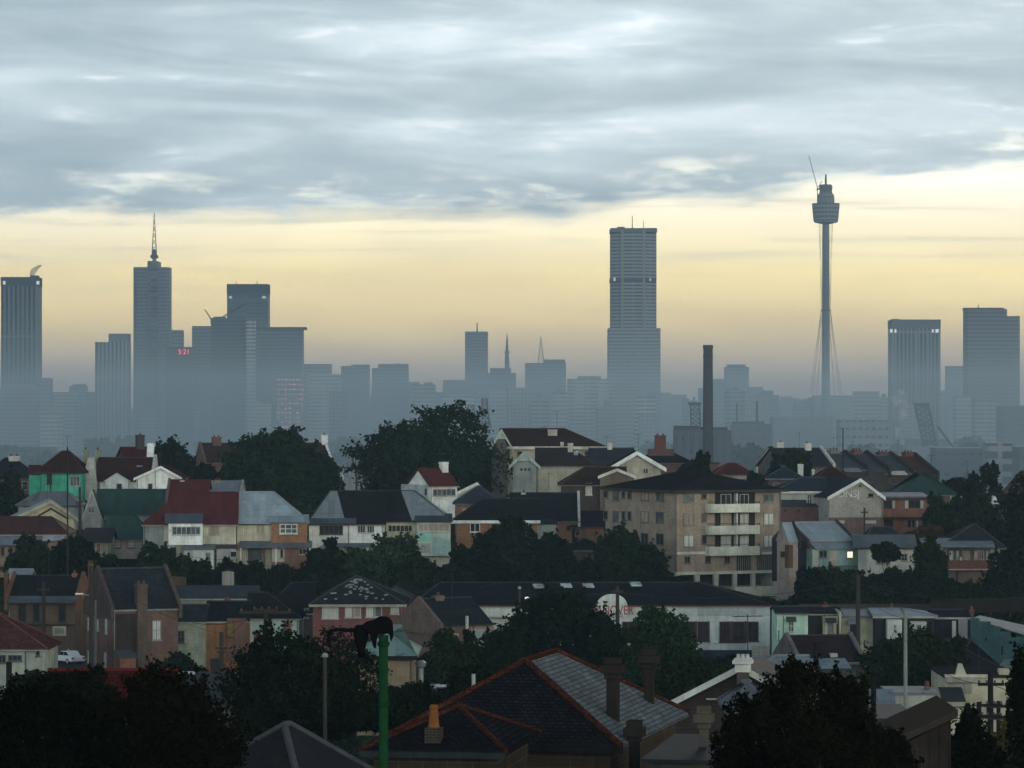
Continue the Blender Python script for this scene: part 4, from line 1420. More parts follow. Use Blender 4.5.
h = H('pinkish flat topped block beside the conifer above the flats', 705, 719, 464, 484, 600, 6, ('brick', (.20, .12, .10)), name='rear_block', cat='building')
h.flat(('paint', (.08, .07, .07)))

# ================================================================== the tan brick flats
h = House('apartment_block', 'four storey tan brick block of flats with curved white balconies and a concrete undercroft', 677, 781, 492, 572, 460, 20.5, ('brick', TAN), yaw=25, cat='apartment block', skirt=0.0)
w_, d_ = h.w / 2, h.d / 2
h.part('wall', MB().box(-w_, w_, -d_, d_, 0, h.ze), ('brick', TAN))
zr = h.hit(700, 474.5, 'y', -3).z
o_ = .7
h.zr, h.yr = zr, 0
h.roof = h.part('roof', MB().slab([[(-w_ - o_, -d_ - o_, h.ze), (w_ + o_, -d_ - o_, h.ze), (0, -d_ + 5.5, zr)], [(w_ + o_, -d_ - o_, h.ze), (w_ + o_, d_ + o_, h.ze), (0, d_ - 5.5, zr), (0, -d_ + 5.5, zr)],
                                   [(w_ + o_, d_ + o_, h.ze), (-w_ - o_, d_ + o_, h.ze), (0, d_ - 5.5, zr)], [(-w_ - o_, d_ + o_, h.ze), (-w_ - o_, -d_ - o_, h.ze), (0, -d_ + 5.5, zr), (0, d_ - 5.5, zr)]], .22), ('tile', (0.040, 0.038, 0.042)))
mb = MB()
mb.box(-w_ - o_ - .1, w_ + o_ + .1, -d_ - o_ - .1, -d_ - o_ - .004, h.ze - .12, h.ze + .2)
mb.box(-w_ - o_ - .1, -w_ - o_ - .004, -d_ - o_, d_ + o_, h.ze - .12, h.ze + .2)
h.part('gutter', mb, ('paint', (.05, .05, .05)))
rows = [(493.5, 502), (513, 525), (535, 547)]
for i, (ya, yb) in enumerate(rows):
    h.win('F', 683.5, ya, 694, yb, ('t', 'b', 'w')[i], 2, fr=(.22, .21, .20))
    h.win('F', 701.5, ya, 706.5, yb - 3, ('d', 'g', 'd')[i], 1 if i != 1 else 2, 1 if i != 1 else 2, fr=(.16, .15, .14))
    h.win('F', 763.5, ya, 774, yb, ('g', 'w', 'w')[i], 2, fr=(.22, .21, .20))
    # balcony: dark panel painting the recess shade, glazed doors, white parapet
    h.patch('balcony_shade_panel', 715, ya - .8, 755, yb + 8, .02, ('paint', (.03, .028, .028)))
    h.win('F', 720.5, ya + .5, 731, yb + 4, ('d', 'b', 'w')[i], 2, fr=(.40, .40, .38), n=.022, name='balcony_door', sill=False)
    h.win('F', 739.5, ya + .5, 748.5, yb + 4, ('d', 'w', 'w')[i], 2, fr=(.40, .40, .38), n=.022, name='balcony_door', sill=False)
    pt, pb_ = ((504.2, 511.2), (526, 533), (547, 554))[i]
    u0, z1 = h.face('F', 710.6, pt, 1.5)
    u1, z0 = h.face('F', 762.6, pb_, 1.5)
    mb = MB()
    prof_o, prof_i = [], []
    for k in range(13):
        a = math.pi * (1 - k / 12)
        cx, rx = (u0 + u1) / 2, (u1 - u0) / 2
        sx = math.copysign(abs(math.cos(a)) ** 0.28, math.cos(a))
        sy = abs(math.sin(a)) ** 0.5
        prof_o.append((cx + rx * sx, -d_ - .01 - 1.5 * sy))
        prof_i.append((cx + (rx - .14) * sx, -d_ - .008 - 1.36 * sy))
    mb.prism(prof_o + prof_i[::-1], 'z', z0, z1)
    mb.prism(prof_o, 'z', z0 - .12, z0 - .003)
    bal = h.part('balcony', mb, ('paint', (0.55, 0.55, 0.46)))
    mb = MB()
    for (p, q) in zip(prof_o[1:-1], prof_o[2:-1]):
        mb.tube((p[0], p[1] + .05, z1 + .28), (q[0], q[1] + .05, z1 + .28), .035, n=5)
    for p in prof_o[1:-1]:
        mb.tube((p[0], p[1] + .05, z1), (p[0], p[1] + .05, z1 + .28), .025, n=4)
    h.part('railing', mb, ('paint', (.06, .06, .06)), bal)
    h.patch('dividing_post', 736.5, ya, 738, pt, .8, ('paint', (.5, .5, .44)))
h.patch('string_course', 677.2, 552, 711, 554, .08, ('paint', (.55, .54, .46)))
h.patch('string_course', 762, 552, 780.7, 554, .08, ('paint', (.55, .54, .46)))
for xa in (684.5, 705, 724.3):
    h.win('F', xa, 556.3, xa + 5.5, 563, 'd', 2, fr=(.14, .13, .12))
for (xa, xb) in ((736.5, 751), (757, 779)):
    h.patch('grille_shade_panel', xa, 554.6, xb, 571, .02, ('paint', (.025, .025, .025)))  # dark sheet stands in for the shade behind the bars
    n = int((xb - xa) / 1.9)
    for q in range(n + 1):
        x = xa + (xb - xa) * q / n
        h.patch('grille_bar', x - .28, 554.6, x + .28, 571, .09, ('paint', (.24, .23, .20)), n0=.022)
# side wall windows
for i, (ya, yb) in enumerate([(490.3, 500), (510, 522), (531.5, 544)]):
    for (xa, xb, st) in ((603.9, 608.1, 'd'), (613.2, 618.8, 'g'), (622, 625.4, 'd'), (628, 631.6, 'd'), (641.3, 648.6, 'b'), (656.4, 664, 'g')):
        dy = (677 - xa) / 75 * -1.6
        h.win('L', xa, ya + 2 + dy, xb, yb + 1.6 + dy - (2 if xb - xa < 5 else 0), 'd' if i == 2 else st, 1 if xb - xa < 6 else 2, fr=(.15, .14, .13))
h.patch('string_course', 655, 552, 677, 554, .08, ('paint', (.55, .54, .46)), 'L')
# undercroft: slab, tapered piers, concrete deck and tower leg
za, zb = h.face('F', 677, 572)[1], h.face('F', 677, 575)[1]
h.part('floor_slab', MB().box(-w_ - .25, w_ + .05, -d_ - .3, d_ + .1, zb, -.004), ('paint', (.46, .45, .38)))
for xa in (677.5, 697.5, 716.5):
    u, z = h.face('F', xa, 587, .2)
    mb = MB()
    mb.prism([(u - .35, zb - .003), (u + .35, zb - .003), (u + .16, z - 3), (u - .16, z - 3)], 'y', -d_ - .2, -d_ + .3)
    h.part('pier', mb, ('paint', (.46, .45, .38)))
for xa in (735.4, 753.7):
    u, z = h.face('F', xa, 589, .2)
    h.part('pier', MB().box(u - .25, u + .25, -d_ - .2, -d_ + .3, z, zb - .003), ('paint', (.46, .45, .38)))
u0, z1 = h.face('F', 772.5, 575, .15)
u1, z0 = h.face('F', 781, 610, .15)
h.part('concrete_leg', MB().box(u0, w_ - .01, -d_ - .15, -d_ + 3, z0, zb - .003), ('paint', (.46, .45, .37)))
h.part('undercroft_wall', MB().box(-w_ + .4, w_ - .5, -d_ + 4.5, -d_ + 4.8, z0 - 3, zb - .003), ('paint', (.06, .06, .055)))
u0, z1 = h.face('F', 735, 587, .6)
u1, z0 = h.face('F', 793, 595.5, .6)
h.part('concrete_deck', MB().box(u0, u1, -d_ - .6, -d_ + 3.6, z0, z1), ('paint', (.48, .47, .39)))
u0, _ = h.face('F', 772.5, 596, .3)
u1, z0 = h.face('F', 790, 612, .3)
h.part('concrete_pier', MB().box(u0, u1, -d_ - .3, -d_ + 2.6, z0, h.face('F', 700, 595.6, .3)[1]), ('paint', (.46, .45, .37)))

# ================================================================== right side of the ridge
h = H('long blue slate roofed house with a white fascia and boarded windows beside the flats', 776, 826, 491.5, 522, 520, 11, ('paint', (.42, .41, .38)))
h.gable_x(478.5, ('slate', (.075, .09, .115)), over=.4, hl=4).gutter(('paint', (.55, .55, .5)), .3)
h.win('F', 781.5, 494, 792, 500, 'w', 3, fr=(.45, .45, .4))
h.win('F', 795, 494, 805.5, 500, 'w', 3, fr=(.45, .45, .4))
h.win('F', 807, 494, 812, 509, 'g', 2, 3, fr=(.5, .5, .48))
h.lean(780, 807, 500, 506.5, 2.0, ('iron', (.07, .08, .10)))
h.annex('brick_store', 781, 830, 506.5, 524, 1.9, ('brick', (.15, .07, .065)), ('iron', (.05, .05, .06)), rise=.3)
h.win('F', 784, 509, 787, 512, 'd', 1, n=1.9, fr=(.1, .06, .05), sill=False)
h.win('F', 797, 509, 800, 512, 'd', 1, n=1.9, fr=(.1, .06, .05), sill=False)
h.door('F', 816.5, 500, 820, 512, (.06, .06, .06))
h = House('club_hall', 'pale brick gabled hall with faded lettering and a white bargeboard', 829, 883, 497, 524, 512, 18, ('brick', (.40, .37, .33)), yaw=9, cat='hall')
h.gable_y(860, 479.5, ('slate', (.075, .09, .115)), over=.3, barge=('paint', (.66, .66, .63)), bw=.4)
h.patch('brick_base', 829.2, 517.5, 883, 534, .06, ('brick', (.16, .10, .09)))
h.win('F', 868, 493.5, 873.5, 497, 'k', 1, fr=(.12, .12, .12))
h.win('F', 858.5, 484.5, 861.5, 487.5, 'k', 1, fr=(.2, .19, .18), sill=False)
h.win('F', 837, 520.5, 844.5, 523.5, 'w', 2, n=.06, fr=(.45, .45, .42), sill=False)
h.win('F', 864.5, 520.5, 876, 523.5, 'w', 3, n=.06, fr=(.45, .45, .42), sill=False)
h.patch('air_unit', 876.5, 492.5, 879, 496, .3, ('paint', (.5, .52, .48)))
SIGNS = [(h, 'ONSJ', 848.5, 494.2, 1.0, ('paint', (.62, .64, .60)), 'lettering')]

h = H('bell shaped slate roof with a white stack behind the long blue slate house', 768, 802, 478, 494, 585, 10, ('brick', (.14, .09, .08)))
h.gable_x(466.5, ('slate', (.062, .08, .105)), hl=3.2, hr=3.2, over=.5).chimney(797.5, 803.5, 462, ('paint', (.56, .56, .54)), .5, 1, foot=480)
h.chimney(811.5, 815, 467, ('paint', (.45, .45, .43)), .5, 1, foot=480)
h = H('low maroon roof between the white stack and the row of brick stacks', 816, 850, 479, 492, 575, 8, ('brick', (.14, .08, .07)))
h.gable_x(467.5, ('tile', (.085, .032, .034)), hl=2.5, hr=2.5)
h = H('white gable end of a hazy house with two white stacks beyond the dark shrub', 756, 782, 466, 486, 680, 12, ('paint', (.40, .38, .33)), yaw=-8)
h.gable_y(768, 447.5, ('slate', R_DARK), over=.15)
h.chimney(777, 784, 440.5, ('paint', (.58, .56, .48)), .5, 1, foot=456)
h = H('slate roof with a white raking gable and white stack left of the brick stacks', 783, 832, 466, 484, 628, 9, ('paint', (.12, .115, .11)), yaw=24, name='terrace_house')
h.gable_x(449, ('slate', (.05, .055, .07))).parapets(('paint', (.48, .47, .43)), .4, .5, 'R').chimney(803.5, 810, 441.5, ('paint', (.58, .56, .48)), .5, 1)
# terrace row with stacks: each slope steps behind its fire wall
G = 'slate roofed terraces with stacks along the ridge'
rowspec = [(838, 866, 470.5, 454.5, (.13, .15, .18), 829, 838, ('paint', (.20, .19, .17)), 'first terrace of the slate row, with a grey stack'),
           (861, 888, 472, 455, (.12, .14, .17), 852, 860.5, ('brick', (.18, .07, .06)), 'second terrace of the slate row, between grey and red stacks, with a red stack'),
           (885, 912, 474, 456, (.125, .145, .175), 877.5, 887, ('brick', (.13, .06, .055)), 'third terrace of the slate row, with a dark red stack and a pale dormer strip'),
           (911, 936, 476, 457, (.13, .065, .06), 903.5, 912.5, ('brick', (.13, .055, .05)), 'last terrace of the slate row, with a reddish brown roof')]
for (xa, xb, ev, rg, rc, ca, cb, cm, lab) in rowspec:
    h = H(lab, xa, xb, ev, 490, 640 + (xa - 838) * .125, 12.5, ('brick', (.03, .026, .025)), yaw=33, name='terrace_house', cat='terrace house', group=G)
    h.gable_x(rg, ('slate' if rc[2] > .08 else 'tile', rc), over=.12)
    h.parapets(('brick', (.035, .03, .03)), .75, .5, 'R')
    if xa == 838:
        h.parapets(('brick', (.10, .09, .085)), .4, .42, 'L')
    h.chimney(ca, cb, 448 if xa < 870 else 450, cm, .55, 3, deep=1.2)
    if xa == 885:
        h.lean(889, 908, 471.5, 475, 1.0, ('paint', (.42, .42, .40)))
    if xa == 838:
        h.lean(842, 862, 468.5, 472, 1.0, ('iron', (.20, .21, .22)))
    h.win('F', xa + 6, ev + 4, xa + 11, ev + 10, 'd', 1, fr=(.12, .1, .1))
h = H('two storey orange brick house with a flat blue iron roof and white edged windows', 882, 927, 497, 532, 520, 9, ('brick', (.28, .12, .085)))
h.skillion(493.2, ('iron', (.22, .27, .32)), over=.3)
h.win('F', 882.5, 500.5, 892, 508.5, 'd', 1, fr=(.06, .05, .05), sill=False)
h.win('F', 892.2, 500.5, 895, 508.5, 'w', 1, fr=(.42, .42, .38), sill=False)
h.win('F', 905, 500.5, 908.4, 508.5, 'w', 1, fr=(.42, .42, .38), sill=False)
h.win('F', 908.6, 500.5, 920, 508, 'd', 2, fr=(.06, .05, .05), sill=False)
h.win('F', 920.2, 500.5, 923.5, 508.5, 'w', 1, fr=(.42, .42, .38), sill=False)
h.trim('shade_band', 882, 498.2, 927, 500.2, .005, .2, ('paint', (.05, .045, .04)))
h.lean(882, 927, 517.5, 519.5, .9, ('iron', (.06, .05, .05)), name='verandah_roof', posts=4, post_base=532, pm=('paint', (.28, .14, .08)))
h.patch('verandah_shade_panel', 883, 519.5, 893, 532, .05, ('paint', (.03, .03, .03)))  # dark panel paints the shade under the verandah roof
h.win('F', 907, 519.5, 915, 528, 'd', 2, fr=(.2, .15, .12), sill=False)
h.win('F', 916, 519.5, 918.5, 527, 'w', 1, fr=(.4, .4, .36), sill=False)
h = H('dark green hip roofed house behind the orange brick house', 898, 956, 494, 512, 560, 13, ('brick', (.12, .09, .08)))
h.gable_x(473, ('iron', R_GREEN), hl=5.0, hr=5.5, over=.5)
h.win('F', 950, 496, 962, 500, 'w', 2, fr=(.3, .33, .28))
h = H('low dark maroon roofed cottage beside the thin gum tree', 944, 984, 488, 504, 590, 9, ('brick', (.09, .06, .055)))
h.gable_x(478.5, ('tile', (.085, .04, .038)), hl=2.5, hr=3, over=.4).chimney(971, 974, 474.5, ('paint', (.3, .2, .18)), .5, 1)
h = H('dark house with a steep red brown gable roof at the right edge', 1004, 1040, 490, 510, 580, 12, ('brick', (.11, .06, .05)), yaw=-10)
h.gable_y(1020, 472, ('tile', (.14, .055, .048)), over=.5)
h = H('dark cottage with a tiny white gable and white posts among the right hand trees', 984, 1018, 505, 533, 520, 8, ('paint', (.10, .10, .10)))
h.gable_x(495, ('tile', R_DARK), over=.3)
xm, zm = h.face('F', 995, 496, 1.0)
xl, zl = h.face('F', 990.5, 504.5, 1.0)
xr, _ = h.face('F', 999.5, 504.5, 1.0)
h.part('gablet', MB().prism([(xl, zl), (xr, zl), (xm, zm)], 'y', -h.d / 2 - 1, -h.d / 2 + 2), WP)
h.win('F', 993.5, 500, 996.5, 503, 'd', 1, n=1.0, fr=(.3, .3, .3), sill=False, fw=.06)
h.patch('white_wall', 984.2, 507, 987.5, 519, .5, WP)
h.patch('white_wall', 989.5, 519.5, 997, 532, 1.2, ('paint', (.52, .52, .48)))

# lower row of the right bank
h = H('pinkish house end with a pale blue roof slope tight against the flats', 788.5, 798, 541, 586, 445, 3.0, ('paint', (.34, .27, .24)), yaw=24)
h.gable_x(524, ('iron', R_BLUE, .1), over=.1).parapets(('paint', (.03, .03, .03)), .25, .3, 'R')
h.patch('brown_extension', 788.6, 545, 793, 568, 1.0, ('paint', (.10, .065, .045)))
h.win('L', 781, 551, 786, 558, 'd', 1, fr=(.15, .12, .08), sill=False)
h = H('blue green cottage with one brightly lit window and a pale blue iron roof', 808, 853, 541.5, 572, 450, 9, ('paint', (.26, .38, .36)), yaw=24)
h.gable_x(523, ('iron', (.30, .36, .41), .15), over=.2).parapets(('brick', (.04, .04, .045)), .28, .3, 'R')
h.parapets(('brick', (.05, .04, .04)), .2, .3, 'L')
h.part('fire_wall', MB().box(-h.w / 2 - .3, -h.w / 2 - .005, -h.d / 2, h.d / 2, 0, h.ze - .05), ('paint', (.035, .035, .04)))  # black side sheet paints the dark gap between the houses
h.lean(809, 856, 542.5, 549, 1.8, ('iron', (.28, .34, .38), .2))
h.patch('verandah_wall', 812, 549, 858.5, 569, 1.4, ('vboard', (.25, .37, .35)))
h.patch('cream_panel', 813, 549.5, 819, 567, 1.42, ('paint', (.42, .42, .36)), n0=1.403)
h.win('F', 818.8, 550.5, 827, 558, 'd', 2, n=1.42, fr=(.16, .2, .2))
h.patch('pink_panel', 830, 550.5, 837, 566, 1.43, ('paint', (.38, .33, .29)), n0=1.403)
lw = h.win('F', 846.5, 551, 853, 558.2, ('lit', (1.0, 0.86, 0.62), 1.6), 2, n=1.41, fr=(.35, .33, .25))
h.patch('deck_edge', 830, 566, 858.5, 567.2, 1.9, ('paint', (.10, .12, .12)))
h = H('white rendered cottage with a grey slate roof behind a small round tree', 860, 915, 548, 574, 450, 9, ('paint', (.54, .54, .47)))
h.gable_x(528, ('slate', (.062, .07, .082)), hl=2.0, hr=2.6, over=.2)
h.lean(851, 918, 535, 548, 1.3, ('iron', (.13, .155, .175), .3), n0=-2.2, name='lower_roof')
h.patch('grey_side', 858, 549, 867, 570, .2, ('paint', (.36, .38, .36)))
h.win('F', 901, 553.5, 907.5, 561, 'd', 2, 2, fr=(.3, .3, .28))
h.win('F', 876, 557, 890, 564, 'd', 3, fr=(.3, .3, .28))
h = H('slate hip roofed house with a long grey iron skillion and brick balcony hung with washing', 943, 1000, 546, 572, 452, 10, ('paint', (.34, .32, .29)))
h.gable_x(525, ('slate', (.062, .068, .078)), hl=4.5, hr=2.5, over=.7)
h.lean(919, 996, 538.5, 547.5, 2.4, ('iron', (.20, .25, .28), .3), n0=-2.5, name='skillion_roof')
h.patch('grey_side_room', 922, 548, 944, 570, 1.6, ('vboard', (.26, .28, .29)), n0=-3)
h.win('F', 937, 551.5, 939.5, 557, 'd', 1, n=1.6, fr=(.2, .2, .2), sill=False)
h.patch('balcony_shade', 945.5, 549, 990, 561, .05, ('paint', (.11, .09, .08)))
for (xa, xb, st, cl) in ((949, 953.5, 'w', 1), (956, 959, 'w', 1), (962.5, 970, 'b', 2), (974, 977.5, 'w', 1), (978.5, 984, 'g', 2), (986, 988.5, 'w', 1)):
    h.win('F', xa, 550.5, xb, 560, st, cl, fr=(.34, .32, .29), sill=False, n=.05)
h.patch('brick_balustrade', 945, 560.5, 994, 569, 2.2, ('brick', (.19, .075, .055)), n0=2.0)
h.patch('deck_floor', 945, 569, 994, 570.2, 2.3, ('paint', (.5, .40, .34)))
for xa in (946, 962, 978, 993):
    h.patch('post', xa, 548, xa + 1, 560.5, 2.2, ('paint', (.22, .17, .14)), n0=2.05)
h.patch('brick_base', 958, 571, 993, 586, 1.6, ('brick', (.19, .12, .09)))
for k, (xa, cc) in enumerate(((950, (.55, .55, .55)), (957, (.1, .2, .3)), (960, (.6, .6, .58)), (968, (.2, .28, .05)), (975, (.55, .2, .1)), (990, (.05, .3, .35)))):
    h.patch('washing', xa, 557, xa + 1.8, 560.3, 1.9, ('paint', cc), n0=1.85)

# ================================================================== terrace backs on the valley floor, right
GT = 'painted terraces on the valley floor'
h = H('mint green terrace with a hooded sash window, left end of the painted row', 777, 808, 614, 662, 385, 8, ('paint', (.44, .62, .50)), name='terrace_house', cat='terrace house', group=GT)
h.gable_x(608, ('slate', (.07, .075, .085)), over=.2, frac=.6)
h.win('F', 788, 620, 794, 632, 'g', 2, 2, fr=(.42, .5, .44), hood=('paint', (.05, .06, .055)))
h.win('F', 786, 647, 791, 656, 'd', 1, fr=(.35, .45, .4))
h.trim('pipe', 783, 616, 783.8, 655, .005, .12, ('paint', (.12, .14, .13)))
h.trim('pipe', 778.5, 630, 779.2, 655, .005, .12, ('paint', (.10, .12, .11)))
h.trim('string', 777, 640, 796, 640.8, .005, .06, ('paint', (.2, .26, .22)))
h = H('cream terrace wing with a dark recess and dark hood, second of the painted row', 809, 841, 614.5, 660, 388, 8, ('paint', (.05, .05, .052)), name='terrace_house', cat='terrace house', group=GT)
h.gable_x(608, ('slate', (.06, .065, .075)), over=.2, frac=.6).chimney(822, 829, 602, ('brick', (.2, .08, .05)), .6, 1)
h.patch('rear_wing', 823.5, 617, 838, 638, 2.0, ('paint', (.42, .40, .29)))
h.win('F', 827, 621, 834, 636, 't', 1, n=2.0, fr=(.3, .29, .2), hood=('paint', (.04, .04, .04)))
h.win('F', 836.4, 624, 838, 634, 'p', 1, n=2.0, fr=(.12, .06, .05))
h.patch('fire_wall', 839.2, 611.5, 841.5, 640, 2.6, ('paint', (.36, .34, .27)), n0=-3)
h.gutter(('paint', (.32, .29, .2)), .14)
h = H('khaki terrace wing behind the dark pole, with a small blue hood over its window', 842, 874, 617, 660, 388, 8, ('paint', (.36, .35, .25)), name='terrace_house', cat='terrace house', group=GT)
h.gable_x(611, ('iron', (.20, .24, .28), .4), over=.2, frac=.6)
h.win('F', 849, 622.5, 857, 638, 'd', 1, fr=(.36, .36, .33), hood=('iron', (.26, .30, .33)))
h = H('dark recessed terrace with a pale blue iron roof and white double hung window', 875, 905, 617, 660, 386, 8, ('paint', (.035, .036, .04)), name='terrace_house', cat='terrace house', group=GT)
h.gable_x(610, ('iron', (.26, .32, .37)), over=.25, frac=.6).gutter(('paint', (.36, .35, .32)), .2)
h.patch('rear_wing', 887.5, 620, 902, 639, 1.8, ('paint', (.50, .50, .46)))
h.win('F', 893, 624, 897, 633, 'd', 2, 2, n=1.8, fr=(.5, .5, .48))
h.chimney(889.5, 893.5, 603, ('brick', (.12, .07, .06)), .7, 1)
h = H('terrace with a white shuttered window and bright blue roof beside the pale pole', 906.5, 935, 617, 660, 386, 8, ('paint', (.035, .034, .036)), name='terrace_house', cat='terrace house', group=GT)
h.gable_x(610, ('iron', (.26, .33, .39)), over=.25, frac=.6, hr=3).gutter(('paint', (.36, .35, .32)), .2)
h.patch('rear_wing', 911, 622, 926.5, 640, 1.8, ('paint', (.50, .50, .47)))
h.win('F', 916.5, 624.5, 921.5, 634, 'd', 2, n=1.8, fr=(.3, .28, .26))
h.lean(911, 926.5, 637, 640, 2.6, ('paint', (.55, .55, .52)), n0=1.8, name='awning')
h = H('dark terrace with white verandah posts and a lace screen beside the teal wall', 936, 969, 618, 660, 388, 8, ('paint', (.035, .036, .04)), name='terrace_house', cat='terrace house', group=GT)
h.gable_x(611, ('slate', (.05, .055, .065)), over=.25, frac=.6).gutter(('paint', (.36, .35, .32)), .2)
h.patch('white_post', 952.3, 621, 956, 641, 1.2, ('paint', (.45, .44, .40)), n0=.9)
h.patch('lace_screen', 958.5, 619, 967.5, 641, 1.0, ('paint', (.24, .24, .24)), n0=.9)
for q in range(4):
    h.patch('flower_box', 959 + q * 2.2, 638, 960.6 + q * 2.2, 641, 1.3, ('paint', (.4, .35, .34)), n0=1.02)
h.chimney(969, 974, 606, ('brick', (.16, .08, .05)), .7, 1)
# teal house with stepped party wall
h = H('teal painted side wall with a stepped parapet and small dark windows', 970, 1030, 620, 668, 372, 9, ('paint', (.042, .085, .090)), name='terrace_house', cat='terrace house', yaw=-18)
w_, d_ = h.w / 2, h.d / 2
prof = [(-w_, 0)]
for (xa, xb, yt) in [(968, 979, 618), (979, 990, 621.5), (990, 1000, 626.5), (1000, 1010, 631.5), (1010, 1032, 636.5)]:
    ua, z_ = h.face('F', xa, yt)
    ub, _ = h.face('F', xb, yt)
    prof += [(max(ua, -w_), z_), (min(ub, w_), z_)]
prof += [(w_, 0)]
h.part('wall', MB().prism(prof, 'y', -d_, -d_ + .35), h.wall)
h.part('rear_wall', MB().box(-w_, w_, -d_ + .36, d_, 0, h.face('F', 1010, 641)[1]), h.wall)
q = [h.hit(972, 619.5, 'y', -d_ + .36), h.hit(1040, 640, 'y', -d_ + .36), h.hit(1046, 631, 'y', d_), h.hit(980, 616.5, 'y', d_)]
h.roof = h.part('roof', MB().slab([[tuple(v) for v in q]], .12), ('iron', (.24, .27, .30), .5))
h.zr, h.yr = h.ze, 0
for (xa, xb, ya, yb) in ((984, 988, 637, 642), (1000.5, 1004, 645, 656), (1013, 1016.5, 656, 663)):
    h.win('F', xa, ya, xb, yb, 'k', 1, fr=(.05, .09, .09), sill=False)
h.annex('lower_room', 1000, 1022, 667, 690, 3.0, ('paint', (.05, .12, .12)), ('iron', (.22, .28, .28), .3), rise=.5)
# dark maroon gabled house with parapets
h = H('maroon slate cottage with raking parapets and a pale dormer behind the front tree', 801, 862, 663, 695, 320, 9, ('brick', (.14, .10, .09)), yaw=10)
h.gable_x(637, ('slate', (.060, .042, .046)), over=.1).parapets(('paint', (.16, .14, .14)), .3, .35, 'LR')
h.part('dormer', s_fbox(h, 'F', h.face('F', 832.5, 654)[0], h.face('F', 839.5, 654)[0], h.face('F', 832, 665)[1], h.face('F', 832, 654)[1], -2.5, -.6), ('paint', (.40, .39, .33)), h.roof)
h.lean(797, 852, 659.5, 669, 2.4, ('iron', (.24, .30, .34), .3), n0=.0, name='lean_to_roof')
h.annex('lean_to', 790, 866, 670, 695, 2.3, ('paint', (.08, .08, .08)), ('iron', (.06, .065, .07), .3), rise=.1)
h.patch('white_frame', 864, 671, 872, 685, 2.0, ('paint', (.36, .38, .36)), n0=1.9)
h = H('large dark slate roof below the teal wall', 957, 1000, 669, 690, 340, 11, ('paint', (.08, .08, .08)))
h.gable_x(641, ('slate', (.044, .042, .048)), hr=4.5, hl=2, over=.3).chimney(975, 980, 657, ('brick', (.16, .08, .06)), .3, 1)
# cream shop with parapet
h = House('corner_shop', 'cream stuccoed corner shop with a pedimented parapet and tall pier', 946, 1018, 678, 740, 285, 10, ('paint', (.46, .42, .31)), cat='shop', skirt=2.5)
h.flat(('paint', (.03, .032, .035)))
xa, za = h.face('F', 960, 663.5)
xl, zl = h.face('F', 955.5, 674)
xr, _ = h.face('F', 966, 674)
pd = h.part('pediment', MB().prism([(xl, zl - .3), (xr, zl - .3), (xr, zl), (xa + .15, za), (xa - .15, za), (xl, zl)], 'y', -h.d / 2 - .18, -h.d / 2 + .25), ('paint', (.50, .47, .38)))
u0, z1 = h.face('F', 944.5, 674.5)
u1, z0 = h.face('F', 992, 677.5)
h.part('parapet', MB().box(u0, u1, -h.d / 2 - .28, -h.d / 2 + .3, z0, z1), ('paint', (.48, .45, .35)))
h.part('cornice', MB().box(u0 + .1, u0 + 2.6, -h.d / 2 - .55, -h.d / 2 - .283, z0 - .35, z0 + .05), ('paint', (.30, .29, .24)))
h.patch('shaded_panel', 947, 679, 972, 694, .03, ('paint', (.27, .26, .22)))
h.chimney(998, 1009, 668.5, ('paint', (.46, .42, .30)), .12, 0, foot=700)
h.lean(938, 966, 688, 702, 3.0, ('iron', (.05, .055, .06), .3), n0=.04)
h.win('F', 985, 700, 992, 716, 'd', 2, fr=(.4, .38, .3))
h = H('patched white wall of a roofless outhouse with a rusty skillion', 893, 936, 694, 722, 235, 6, ('stone', (.36, .36, .33)), name='outhouse', cat='outhouse')
h.skillion(688, ('iron', (.22, .25, .28), .8), over=.2)
h.lean(866, 898, 690, 718, 3.0, ('iron', (.20, .24, .28), .8), n0=.1, name='rusty_roof')
h.chimney(924, 930, 681, ('brick', (.16, .10, .08)), .5, 1)

# ================================================================== the valley floor, left and centre
# factory
h = House('factory', 'long white fronted factory with a charcoal hip roof and an arched red lettered sign', 412, 770, 606, 672, 405, 16, ('paint', (.50, .54, .51)), cat='factory', skirt=1.0)
h.gable_x(584, ('slate', (.040, .044, .054)), over=.15, hr=7.5, hl=3)
h.gutter(('paint', (.16, .09, .08)), .14)
h.patch('grey_render', 697, 607.5, 769.5, 616, .03, ('paint', (.36, .39, .39)))
h.patch('blue_dado', 612, 650, 770, 668, .06, ('paint', (.030, .042, .062)))
h.patch('end_pier', 752, 646, 769.8, 668, .5, ('stone', (.42, .40, .34)))
WX = [(622, 634), (637, 650), (654, 668), (671, 683), (684.5, 695.5), (697.5, 708.5), (719.5, 730.5), (732, 745), (746.5, 758.5)]
for i, (xa, xb) in enumerate(WX):
    h.win('F', xa, 621.5, xb, 642 if i > 5 and i < 8 else 641, 'd', 2 if i != 6 else 3, 3, fr=(.075, .042, .038), fw=.14)
for xa in (695.6, 708.8, 745.1, 730.7, 683.2):
    h.patch('red_mullion', xa, 621, xa + 1.4, 643, .12, ('paint', (.085, .042, .036)))
h.patch('white_pier', 709.8, 621, 718.5, 643, .14, ('paint', (.56, .59, .56)))
